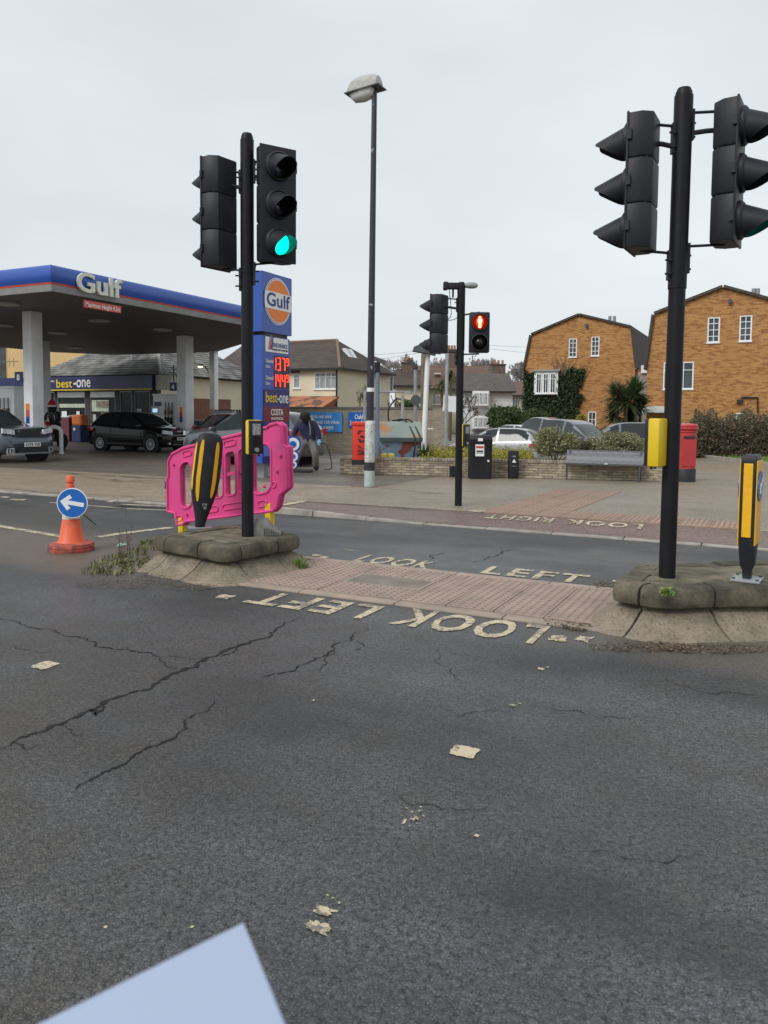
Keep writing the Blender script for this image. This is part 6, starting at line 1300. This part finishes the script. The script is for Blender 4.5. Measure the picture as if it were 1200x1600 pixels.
def outline_house(name, label, Y, pts_px, roof_from, roof_to, wins, depth, wallm, roofm, zb=-.2, eave=.18):
    P = [ony(px, py, Y) for px, py in pts_px]; X0 = P[0].x; root = thing(name, (X0, Y, zb), label, 'house')
    poly = [(p.x-X0, p.z-zb) for p in P]
    hs = []
    for (ax, ay, bx, by, c, r) in wins:
        a, b = ony(ax, ay, Y), ony(bx, by, Y); hs.append((a.x-X0, b.z-zb, b.x-a.x, a.z-b.z, c, r))
    MB().prism(poly, 0, .3, holes=[[(x, z), (x+w_, z), (x+w_, z+h_), (x, z+h_)] for x, z, w_, h_, c, r in hs]).build('front_wall', wallm, root)
    for x, z, w_, h_, c, r in hs: window(root, x, z, w_, h_, c, r, .06)
    for i in range(roof_from, roof_to):
        a, b = Vector((poly[i][0], 0, poly[i][1])), Vector((poly[i+1][0], 0, poly[i+1][1])); d = (b-a).normalized(); nn = Vector((-d.z, 0, d.x))
        if nn.z < 0: nn = -nn
        if abs(d.z) > .8 and (a.x+b.x)/2 < poly[len(poly)//2][0]: nn = Vector((-abs(nn.x), 0, abs(nn.z)))
        e0 = -.10 if i == roof_from else -.0; e1 = .10 if i == roof_to-1 else .0
        a2, b2 = a+d*e0, b+d*e1
        MB().add([tuple(q+nn*t+Vector((0, y_, 0))) for y_ in (-eave, depth) for q, t in ((a2, .01), (b2, .01), (b2, .16), (a2, .16))], [(0, 1, 2, 3), (7, 6, 5, 4), (0, 4, 5, 1), (1, 5, 6, 2), (2, 6, 7, 3), (3, 7, 4, 0)]).build('roof_slope', roofm, root)
    mnx, mxx = min(p[0] for p in poly), max(p[0] for p in poly); low = poly[1][1]
    MB().box((mnx+.15, depth/2+.16, low/2-.02), (.28, depth-.34, low-.05)).build('side_wall', wallm, root); MB().box((mxx-.15, depth/2+.16, low/2-.02), (.28, depth-.34, low-.05)).build('side_wall', wallm, root)
    return root, poly, X0
YA = 57.0; zA = -.2
rA, pA, XA = outline_house('gable_house', 'orange brick mansard gable house wrapped in dark ivy', YA, [(818,712),(820,578),(831,524),(905,493),(985,512),(992,573),(992,712)], 1, 5,
    [(889,529,901,558,2,[.25,.5,.75]),(924,526,936,556,2,[.25,.5,.75]),(885,643,897,655,2,1),(919,643,931,668,2,2)], 9, M_BRICK, M_TILE_D)
# bay window in white
a, b = ony(839, 584, YA), ony(871, 615, YA); w_, h_ = b.x-a.x, a.z-b.z; X_ = a.x-XA; Z_ = b.z-zA
bay = MB().prism([(X_-.1, Z_-.1), (X_+w_+.1, Z_-.1), (X_+w_+.1, Z_+h_+.12), (X_-.1, Z_+h_+.12)], -.36, -.02).build('bay', M_PVC, rA); 
for k in range(3): window(rA, X_+.06+k*w_/3, Z_, w_/3-.1, h_, 2, [.72], -.40)
MB().box((X_+w_/2, -.25, Z_+h_+.2), (w_+.5, .6, .12)).build('bay_roof', M_GREYP, rA)
def flue(par, poly, X0, Y, px, py0, py1, zb):
    a, b = ony(px, py1, Y+3), ony(px, py0, Y+3); MB().cyl((a.x-X0, 3, a.z-zb-.4), (b.x-X0, 3, b.z-zb), .12, n=10).build('flue', M_GREYP, par, True)
for px in (953, 960): flue(rA, pA, XA, YA, px, 494, 506, zA)
MB().lathe([(.12, -.1), (.12, .1)], 10, RX(pi/2)).build('wall_lamp', M_DKGREY, rA, M=T(ony(917, 509, YA).x-XA, -.1, ony(917, 509, YA).z-zA))
YB = 46.0
rB, pB, XB = outline_house('gable_house', 'larger orange brick mansard gable house behind the right signal pole', YB, [(1009,712),(1011,575),(1023,492),(1130,450),(1262,486),(1280,560),(1280,712)], 1, 5,
    [(1106,496,1124,535,2,[.25,.5,.75]),(1156,493,1174,533,2,[.25,.5,.75]),(1037,566,1083,608,3,[.7]),(1150,645,1166,660,1,1)], 9, M_BRICK, M_TILE_D)
for px in (1178, 1184): flue(rB, pB, XB, YB, px, 451, 462, zA)
MB().lathe([(.12, -.1), (.12, .1)], 10, RX(pi/2)).build('wall_lamp', M_DKGREY, rB, M=T(ony(1141, 471, YB).x-XB, -.1, ony(1141, 471, YB).z-zA))
dp = lambda px, py: Vector((ony(px, py, YB).x-XB, -.06, ony(px, py, YB).z-zA))
MB().tube([dp(1158, 621), dp(1184, 621), dp(1184, 645)], .05, 8).build('drain_pipe', M_TRIM, rB, True); MB().box(dp(1156, 627), (.3, .2, .2)).build('extractor', M_TRIM, rB)
MB().box((ony(1030, 640, YB).x-XB-.2, -.3, ony(1030, 640, YB).z-zA), (1.9, .7, .35)).build('porch_canopy', mat('weathered_white_board', (.55, .57, .56), .7), rB)
MB().box((-.52, 6.5, ony(1003, 580, YB+3).z/2), (1.0, 7, ony(1003, 580, YB+3).z+.3)).build('link_block', mat('grey_brown_render', (.30, .28, .24), .9), rB); MB().box((-.42, 2.9, ony(1003, 577, YB+2.9).z-zA), (.8, .12, .45)).build('white_bargeboard', M_PVC, rB)  # link block in one even grey-brown render
# ---- semi detached house behind the forecourt
YC = 43.0; Cx = ony(528, 571, YC).x; ze_ = ony(528, 574, YC).z; zb = -.0
root = thing('cream_house', (Cx, YC, zb), 'cream rendered house with hipped brown tile roof behind the brick wall', 'house'); LW = Cx-ony(335, 576, YC).x; DPT = 7.5
def wl(px, py): p = ony(px, py, YC); return p.x-Cx, p.z-zb
ws = []
for ax, ay, bx, by, c, r in ((491,582,526,608,4,[.72]),(458,585,469,607,1,[.72])):
    x0_, z1_ = wl(ax, ay); x1_, z0_ = wl(bx, by); ws.append((x0_, z0_, x1_-x0_, z1_-z0_, c, r))
xm_ = wl(400, 600)[0]
MB().prism([(xm_, 0), (0, 0), (0, ze_), (xm_, ze_)], 0, .3, holes=[[(x, z), (x+w_, z), (x+w_, z+h_), (x, z+h_)] for x, z, w_, h_, c, r in ws]).build('front_wall', M_CREAM, root)
for x, z, w_, h_, c, r in ws: window(root, x, z, w_, h_, c, r, .05, gm=M_CURT)
MB().box((-.15, DPT/2+.16, ze_/2), (.29, DPT-.34, ze_-.01)).build('side_wall', M_CREAM, root); a = onx(609, 592, Cx); 
sw = window(root, 0, 0, .9, 1.5, 1, [.7], 0, gm=M_GLASS); 
for o in [sw]: o.matrix_basis = T(.0, a.y-YC-.4, a.z-zb-.9) @ RZ(pi/2)
MB().prism([(-LW, 0), (xm_, 0), (xm_, ze_), (-LW, ze_)], .02, .3).build('mint_wall', M_MINT, root)
for ax, ay, bx, by in ((354, 583, 390, 608), (354, 630, 390, 655)):      # white bay windows of the pale green half
    x0_, z1_ = wl(ax, ay); x1_, z0_ = wl(bx, by); MB().box(((x0_+x1_)/2, -.28, (z0_+z1_)/2), (x1_-x0_+.1, .55, z1_-z0_+.25)).build('bay', M_PVC, root)
    for k in range(3): window(root, x0_+.05+k*(x1_-x0_)/3, z0_, (x1_-x0_)/3-.08, z1_-z0_, 1, [.68], -.60, gm=M_CURT)
x0_, z1_ = wl(354, 622); x1_, z0_ = wl(392, 628); MB().box(((x0_+x1_)/2, -.4, (z0_+z1_)/2), (x1_-x0_+.3, .9, .12)).build('bay_roof', M_GREYP, root)
rz1 = ony(525, 531, YC+3.2).z-zb; rx1 = ony(525, 531, YC+3.2).x-Cx; ov = .35
V_ = [(-LW-.3, -ov, ze_-.05), (ov, -ov, ze_-.05), (ov, DPT+ov, ze_-.05), (-LW-.3, DPT+ov, ze_-.05), (-LW-.3, DPT/2, rz1), (rx1, DPT/2-.4, rz1)]
MB().add(V_, [(0, 1, 5, 4), (1, 2, 5), (2, 3, 4, 5), (3, 0, 4), (3, 2, 1, 0)]).build('roof', M_TILE_D, root); MB().tube([V_[1], V_[5]], .1, 6).build('hip_tiles', mat('ochre_ridge', (.22, .14, .09), .85), root); MB().tube([V_[4], V_[5]], .1, 6).build('ridge_tiles', MATS['ochre_ridge'], root)
MB().box((-LW/2+.2, -ov-.02, ze_-.1), (LW+.6, .12, .12)).build('gutter', M_TRIM, root); MB().box((ov+.0, DPT/2, ze_-.1), (.12, DPT+.5, .11)).build('gutter', M_TRIM, root)
x0_, z0_ = wl(527, 608); MB().cyl((-.06, -.06, 0), (-.06, -.06, ze_-.1), .05, n=8).build('downpipe', M_TRIM, root, True)
for t0, t1 in ((.30, .36), (.42, .47)):
    a = Vector(V_[1]).lerp(Vector(V_[2]), t0+.05).lerp(Vector(V_[5]), .52); d = (Vector(V_[5])-Vector(V_[1]).lerp(Vector(V_[2]), .5)).normalized(); MB().box((0, 0, 0), (.12, .7, .9), M=T(*a) @ RY(-.62)).build('roof_light', M_WHITE, root)
a = wl(463, 583); MB().add([(a[0]-.35, -.25, a[1]+.02), (a[0]+.35, -.25, a[1]+.02), (a[0]+.3, 0, a[1]+.02), (a[0]-.3, 0, a[1]+.02), (a[0], -.02, a[1]+.5)], [(0, 1, 4), (1, 2, 4), (2, 3, 4), (3, 0, 4), (3, 2, 1, 0)]).build('dormer_hood', M_TILE_B, root)
zc0, zc1 = wl(500, 637)[1], wl(500, 619)[1]; xa, xb = wl(452, 620)[0]-2, wl(531, 619)[0]; xe_ = wl(522, 637)[0]
MB().add([(xa, -1.5, zc0), (xe_, -1.5, zc0), (xb, -.02, zc1), (xa, -.02, zc1), (xa, -.02, zc0), (xe_, -.02, zc0)], [(0, 1, 2, 3), (1, 5, 2), (0, 4, 5, 1)]).build('porch_roof', M_TERRA, root); MB().box(((xa+xe_)/2, -1.5, zc0-.06), (xe_-xa, .08, .1)).build('porch_gutter', M_TRIM, root)
# ---- outbuilding and peach building at far left
q = dep(70, 600, 62); root = thing('peach_building', (q.x, q.y, 0), 'peach rendered building high behind the shop roof', 'building', YAW)
hx = lambda px: (px-70)*62/F_PX; hz = lambda py: dep(70, py, 62).z
MB().prism([(hx(-150), 0), (hx(150), 0), (hx(142), hz(552)), (hx(60), hz(526)), (hx(-150), hz(526))], 0, 6).build('wall', M_PEACH, root); MB().box((hx(5), -.05, hz(570)), (.5, .1, 3.0)).build('dark_window', M_GLASS, root)
mb = MB(); c = Vector((hx(17), -1.5, hz(569))); mb.tube([c+Vector((0, 0, -3)), c+Vector((0, 0, .6))], .04, 5); mb.tube([c+Vector((-1.2, 0, 0)), c+Vector((1.3, 0, .1))], .03, 5)
for k in range(7): mb.tube([c+Vector((-1+k*.33, 0, -.35)), c+Vector((-1+k*.33, 0, .35))], .02, 4)
mb.build('television_aerial', M_DKGREY, root)
# ---- terrace beyond
def terrace(name, label, px0, px1, eave_y, ridge_y, D, wallm, roofm, wins=(), zb=-.3, depth=8, hip=0.0, rot=0.0):
    q = dep(px0, 650, D); root = thing(name, (q.x, q.y, zb), label, 'house', YAW+rot); s = D/F_PX; W_ = (px1-px0)*s/cos(rot); e = dep(px0, eave_y, D).z-zb; r = dep(px0, ridge_y, D+depth/2).z-zb
    hs = [((ax-px0)*s/cos(rot), dep(ax, by, D).z-zb, (bx-ax)*s/cos(rot), (by-ay)*s, c, rr_) for ax, ay, bx, by, c, rr_ in wins]
    MB().prism([(0, 0), (W_, 0), (W_, e), (0, e)], 0, .3, holes=[[(x, z), (x+w_, z), (x+w_, z+h_), (x, z+h_)] for x, z, w_, h_, c, rr_ in hs]).build('front_wall', wallm, root)
    for x, z, w_, h_, c, rr_ in hs: window(root, x, z, w_, h_, c, rr_, .0, gm=M_CURT)
    MB().box((W_/2, depth/2+.2, e/2), (W_-.02, depth-.4, e-.02)).build('rear_block', wallm, root); i = hip*W_
    MB().add([(-.3, -.35, e-.05), (W_+.3, -.35, e-.05), (W_+.3, depth+.3, e-.05), (-.3, depth+.3, e-.05), (-.3+i, depth/2, r), (W_+.3-i, depth/2, r)], [(0, 1, 5, 4), (1, 2, 5), (2, 3, 4, 5), (3, 0, 4), (3, 2, 1, 0)]).build('roof', roofm, root)
    MB().box((W_/2, -.4, e-.06), (W_+.5, .1, .12)).build('gutter', M_TRIM, root); return root, s, e, r, W_
def chimney(root, x, y, z0, z1, w_=.9):
    c = MB().box((x, y, (z0+z1)/2), (w_, .7, z1-z0)).build('chimney', mat('sooty_brick', (.14, .10, .08), .9, var=.3), root); MB().box((x, y, z1+.06), (w_+.16, .86, .12)).build('chimney_cap', mat('sooty_cap', (.09, .08, .075), .9), c)
    for k in (-1, 0, 1): MB().lathe([(.12, 0), (.10, .35), (.13, .38)], 8).build('chimney_pot', mat('terracotta_pot', (.36, .15, .08), .85), c, M=T(x+k*w_*.3, y, z1+.12))
rt_, s, e, r, W_ = terrace('terraced_house', 'cream house with dark slate roof and chimney right of the cream corner house', 618, 668, 602, 578, 62, M_CREAM, M_TILE_D, [(684-28, 618, 667, 634, 2, 1)]); chimney(rt_, W_*.42, 3.5, e, r+.5, 1.0)
rt_, s, e, r, W_ = terrace('terraced_house', 'house with large reddish brown roof and roof lights behind the middle pole', 655, 765, 607, 571, 70, M_CREAM, M_TILE_B, [(675, 618, 689, 632, 2, 1), (700, 613, 706, 624, 1, 1)]); chimney(rt_, W_*.50, 4, e, r+1.4, .9)
MB().box((W_*.27, 1.8, e+(r-e)*.62), (.55, .7, .08), M=Matrix.Identity(4)).build('roof_light', M_WHITE, rt_)
rt_, s, e, r, W_ = terrace('terraced_house', 'pale grey house with white bay window and dark brown roof', 722, 800, 611, 583, 66, M_GREYR, M_TILE_G, [(724, 614, 734, 634, 1, [.7])])
for z0_, z1_ in ((633, 614), (668, 652)):
    x0_, x1_ = (738-722)*s, (760-722)*s; za, zb_ = dep(740, z0_, 66).z+.3, dep(740, z1_, 66).z+.3; MB().box(((x0_+x1_)/2, -.45, (za+zb_)/2), (x1_-x0_+.2, .8, zb_-za+.3)).build('bay', M_PVC, rt_)
    for k in range(3): window(rt_, x0_+k*(x1_-x0_)/3+.03, za, (x1_-x0_)/3-.06, zb_-za, 2, [.68], -.90, gm=M_CURT)
rt_, s, e, r, W_ = terrace('terraced_house', 'far house with sooty chimney and brown roof beside the ivy gable', 775, 835, 617, 596, 74, M_CREAM, M_TILE_B, [(800, 624, 812, 637, 3, 1)]); chimney(rt_, W_*.2, 4, e, r+1.6, 1.3)
# ---- bare winter trees
def bare_tree(label, px, py_top, D, wpx, seed, m__=M_HAZETWIG, base_z=-.3, lv=7, name='bare_tree', group='bare winter trees beyond the roofs'):
    q = dep(px, py_top, D); rn = random.Random(seed); Hh = q.z-base_z; root = thing(name, (q.x, q.y, base_z), label, 'tree', 0, group); tr = MB(); cr_ = MB(); R0 = wpx*D/F_PX/2; rmin = D*.00036
    def grow(p, d, l, r, lev):
        q_ = p+d*l; (tr if lev < 2 else cr_).tube([p, (p+q_)/2+Vector((rn.uniform(-1, 1), rn.uniform(-1, 1), 0))*l*.06, q_], [max(r, rmin), max(r*.85, rmin), max(r*.68, rmin*.8)], 5 if lev < 2 else 3, cap=False)
        if lev >= lv: return
        for _ in range(3 if lev < 4 else 3):
            a = rn.uniform(0, 2*pi); sp = rn.uniform(.3, .75); o = d.orthogonal().normalized(); o2 = d.cross(o); nd = (d*cos(sp)+(o*cos(a)+o2*sin(a))*sin(sp)); nd.z += .12; grow(q_, nd.normalized(), l*rn.uniform(.62, .85), r*.62, lev+1)
    l0 = Hh*.30; grow(Vector((0, 0, 0)), Vector((0, 0, 1)), l0, Hh*.02, 0); zs__ = [v[2] for v in cr_.v]; k = Hh/max(zs__); xs__ = max(abs(v[0]) for v in cr_.v); kx = R0/xs__
    for mb in (tr, cr_): mb.v = [(v[0]*kx, v[1]*kx, v[2]*k) for v in mb.v]
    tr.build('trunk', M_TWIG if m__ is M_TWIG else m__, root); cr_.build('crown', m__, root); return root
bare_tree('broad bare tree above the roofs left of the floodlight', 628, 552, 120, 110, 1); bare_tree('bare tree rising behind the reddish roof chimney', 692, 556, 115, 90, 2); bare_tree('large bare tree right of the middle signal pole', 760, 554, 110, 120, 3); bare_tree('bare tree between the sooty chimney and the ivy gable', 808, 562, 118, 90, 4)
bare_tree('bare tree tip showing over the shop roof', 118, 545, 95, 30, 9)
bare_tree('small bare shrub tree in front of the cream side wall', 566, 600, 32, 36, 6, M_TWIG, .1, 5, 'small_bare_tree', 'small bare trees near the wall'); bare_tree('small twisted bare tree left of the pale grey house', 722, 615, 40, 60, 7, M_TWIG, -.2, 5, 'small_bare_tree', 'small bare trees near the wall'); bare_tree('thin bare tree right of the camera post', 610, 612, 36, 30, 8, M_TWIG, .1, 5, 'small_bare_tree', 'small bare trees near the wall')
# ---- evergreen planting
def big(name, label, cat, px, py, D, wpx, hpx, dpt, n, size, m__, seed, zb=-.25, **k): return shrub_px(name, label, cat, px, py, D, wpx, hpx, dpt, n, size, m__, zb, seed=seed, stems=5, **k)
big('evergreen_bush', 'dark evergreen bush behind the parked silver cars', 'bush', 787, 654, 42, 82, 46, 1.6, 9000, .16, M_LEAF, 11, clumps=36); big('evergreen_bush', 'lower evergreen bush joining the ivy gable', 'bush', 835, 655, 46, 55, 36, 1.2, 4500, .16, M_LEAF, 12); big('evergreen_bush', 'small round green bush behind the yard wall', 'bush', 640, 634, 38, 40, 26, 1.0, 1800, .13, M_LEAF, 13, zb=.1); big('clipped_bush', 'small yellowish clipped bush between two ground floor windows', 'bush', 908, 653, 52, 20, 13, .6, 1200, .10, M_COVER, 14)
# ivy on house A
def ivy(r):
    while True:
        px, py = r.uniform(818, 925), r.uniform(540, 690)
        d = abs(px-(868+ (py-640)*-.25)); 
        if 839 < px < 871 and 582 < py < 618: continue
        j = 9*noise.noise((px*.09, py*.09, 3)); wgt = 0
        if py > 617+j and px < 905-(py-640)*.35+j: wgt = 1
        if 820 < px < 843 and 583+j < py < 640: wgt = 1
        if px > 871 and 578+j*1.5+max(0, 888-px)*.8 < py and px < 917-(py-580)*.42+j: wgt = max(wgt, .9)
        if py > 668 and px > 880: wgt *= .2
        if r.random() < wgt: break
    a = ony(px, py, YA); return (a.x-XA, -abs(r.gauss(0, .16))-.02, a.z-zA), None
g = leafcloud(13000, ivy, .17, .8, 21); iv = thing('ivy', (XA, YA, zA), 'dark ivy spreading over the left orange brick gable', 'climber'); g.build('foliage', M_IVY, iv)
mb = MB(); rn = random.Random(3)
for k in range(46):
    a = ony(rn.uniform(868, 900), rn.uniform(600, 640), YA); p = Vector((a.x-XA, -.05, a.z-zA)); pts = [p]; d = Vector((rn.uniform(-.55, .6), 0, 1)).normalized()
    for q_ in range(4): pts.append(pts[-1]+d*rn.uniform(.35, .75)+Vector((rn.uniform(-.2, .2), 0, 0)))
    mb.tube(pts, [.03, .025, .02, .014, .008], 4)
tag(mb.build('bare_stems', M_TWIG, iv), kind='stuff')
# cordyline clumps
q = dep(985, 690, 40); pal = []
for k, (px, py, ln) in enumerate(((978, 632, 1.25), (964, 622, 1.1), (992, 617, 1.2), (960, 652, 1.1), (1000, 640, 1.0), (985, 655, 1.0))):
    a = dep(px, py, 40+k*.25); strap_plant('cordyline', 'spiky cordyline head, ' + ['front centre', 'upper left', 'top', 'lower left', 'right hand', 'lower right'][k] + ' of the clump between the houses', 'cordyline', (a.x, a.y, -.25), 320, ln*1.1, M_PALM if k in (0, 1) else M_LEAF, .06, trunk=a.z+.25, seed=30+k, zs=.25)
a = dep(690, 605, 45); strap_plant('cordyline', 'distant cordyline palm in front of the reddish roof house', 'cordyline', (a.x, a.y, -.2), 120, 1.0, M_PALM, .05, trunk=a.z+.2, seed=40, zs=.6); a = dep(704, 592, 47); strap_plant('cordyline', 'taller distant cordyline palm beside the sign post', 'cordyline', (a.x, a.y, -.2), 120, 1.0, M_PALM, .05, trunk=a.z+.2, seed=41, zs=.6)
# hedge on the right with verge
def hz_(r):
    px = r.uniform(1060, 1290); top = 648+6*sin(px*.09)+5*sin(px*.23)+(8 if px < 1085 else 0); py = top+(712-top)*(r.random()**.8); D = 35.5+r.uniform(-1.2, 1.2)
    return tuple(dep(px, py+r.gauss(0, 3), D)), None
b = dep(1130, 712, 35.5); hd_ = thing('hedge', (b.x, b.y, -.2), 'wide twiggy brown green hedge at the right in front of the brick house', 'hedge'); g = leafcloud(26000, hz_, .12, .6, 50); g.v = [(x-b.x, y-b.y, z+.2) for x, y, z in g.v]; g.build('foliage', M_HEDGE, hd_)
mb = MB(); rn = random.Random(9)
for k in range(170):
    px = rn.uniform(1060, 1290); p = dep(px, 712, 35.2+rn.uniform(-1, 1)); p = Vector((p.x-b.x, p.y-b.y, 0)); pts = [p]; d = Vector((rn.uniform(-.7, .7), rn.uniform(-.6, .6), 1))
    for q_ in range(4): pts.append(pts[-1]+d*rn.uniform(.25, .5)+Vector((rn.uniform(-.25, .25), rn.uniform(-.12, .12), 0)))
    mb.tube(pts, [.022, .018, .012, .008, .004], 3, cap=False)
tag(mb.build('twigs', mat('hedge_twig', (.10, .07, .06), .9, var=.3), hd_), kind='stuff')
v0, v1 = gp(1075, 711.5, -.18), gp(1230, 731, -.18); dv = (v1-v0).normalized(); nv = Vector((-dv.y, dv.x, 0)); 
if nv.y < 0: nv = -nv
mb = MB(); mb.add([tuple(v0-dv*6+Vector((0, 0, .02))), tuple(v1+dv*8+Vector((0, 0, .02))), tuple(v1+dv*8+nv*6+Vector((0, 0, .1))), tuple(v0-dv*6+nv*6+Vector((0, 0, .1)))], [(0, 1, 2, 3)]); vg = tag(mb.build('verge', mat('turf', (.10, .17, .045), .95, var=.35, scale=3, bump=.8)), kind='structure')
for k in range(26):
    c = v0-dv*5+dv*(k*.93); MB().box((0, 0, 0), (.90, .14, .22), bev=.015).build('kerbstone', M_KERB, vg, M=T(c.x, c.y, -.17) @ RZ(atan2(dv.y, dv.x)))
mb = MB(); rn = random.Random(4)
for k in range(6000):
    c = v0-dv*5+dv*rn.uniform(0, 20)+nv*rn.uniform(.1, 4.5); h_ = rn.uniform(.04, .11); mb.add([(c.x-.012, c.y, -.16), (c.x+.012, c.y, -.16), (c.x+rn.uniform(-.04, .04), c.y+rn.uniform(-.04, .04), -.10+h_)], [(0, 1, 2)])
tag(mb.build('grass', M_GRASS, vg), kind='stuff')
# dark wall and fence beside the shop yard
q0, q1 = dep(335, 640, 37), dep(400, 640, 37); root = thing('yard_fence', (q0.x, q0.y, .1), 'dark timber fence behind the washed car', 'fence', YAW); n_ = 14; W_ = (q1-q0).length
for k in range(n_): MB().box(((k+.5)*W_/n_, 0, (dep(340, 640, 37).z-.1)/2), (W_/n_-.02, .03, dep(340, 640, 37).z-.1)).build('board', mat('dark_fence_timber', (.045, .04, .036), .9, var=.3), root)
q = dep(350, 660, 33); tag(MB().box((q.x, q.y, .9), (1.0, .5, 1.6), rz=YAW, bev=.04).build('steel_cabinet', M_GREYP), 'plain grey steel cabinet in front of the dark fence', 'cabinet')
q = dep(277, 568, 37); root = thing('wall_floodlight', q, 'lit bracket lamp glowing beside the right canopy column', 'lamp', YAW); b_ = dep(316, 570, 37)-q
MB().lathe([(.06, 0), (.16, -.05), (.15, -.09)], 14).build('shade', M_GREYP, root, True, T(dep(313, 568, 37).x-q.x, dep(313, 568, 37).y-q.y, 0)); MB().lathe([(.13, 0), (.10, -.05), (.01, -.07)], 12).build('bulb', M_WLAMP, root, M=T(dep(313, 568, 37).x-q.x, dep(313, 568, 37).y-q.y, -.09)); MB().tube(vbez([(dep(314, 567, 37).x-q.x, dep(314, 567, 37).y-q.y, .02), (dep(320, 571, 37).x-q.x, dep(320, 571, 37).y-q.y, -.1), (dep(326, 577, 37).x-q.x, dep(326, 577, 37).y-q.y, -.3)], 5), .03, 6).build('bracket', M_TRIM, root, True)
# overhead wires
for k, (a_, b_, D0, D1, lab) in enumerate((((520, 552), (700, 541), 60, 40, 'thin overhead wire running left from the middle signal'), ((500, 566), (700, 542), 60, 40, 'lower thin overhead wire left of the middle signal'), ((735, 538), (1040, 539), 45, 70, 'thin overhead wire crossing to the brick gables'), ((730, 541), (1030, 560), 45, 70, 'lower overhead wire sagging towards the ivy gable'))):
    p, q_ = dep(*a_, D0), dep(*b_, D1); pts = [p.lerp(q_, t/10)-Vector((0, 0, .5*4*(t/10)*(1-t/10)))*.5 for t in range(11)]; tag(MB().tube(pts, .009, 4).build('overhead_wire', M_DKGREY), lab, 'wire')
# ---- sheet of paper held in front
c0 = dep(380, 1442, .42); pl = [dep(380, 1442, .42), dep(430, 1560, .40), dep(520, 1790, .36), dep(-60, 1960, .33), dep(-160, 1725, .36), dep(60, 1600, .39)]
n_ = (pl[1]-pl[0]).cross(pl[5]-pl[0]).normalized()*.0006; mb = MB(); k = len(pl)
pr = []
pl[0:1] = [pl[0].lerp(pl[-1], .012), pl[0].lerp(pl[1], .0)*1.0, pl[0].lerp(pl[1], .02)]; k = len(pl)
mb.add([tuple(p) for p in pl]+[tuple(p+n_) for p in pl], [tuple(range(k)), tuple(range(2*k-1, k-1, -1))]+[(i, k+i, k+(i+1) % k, (i+1) % k) for i in range(k)])
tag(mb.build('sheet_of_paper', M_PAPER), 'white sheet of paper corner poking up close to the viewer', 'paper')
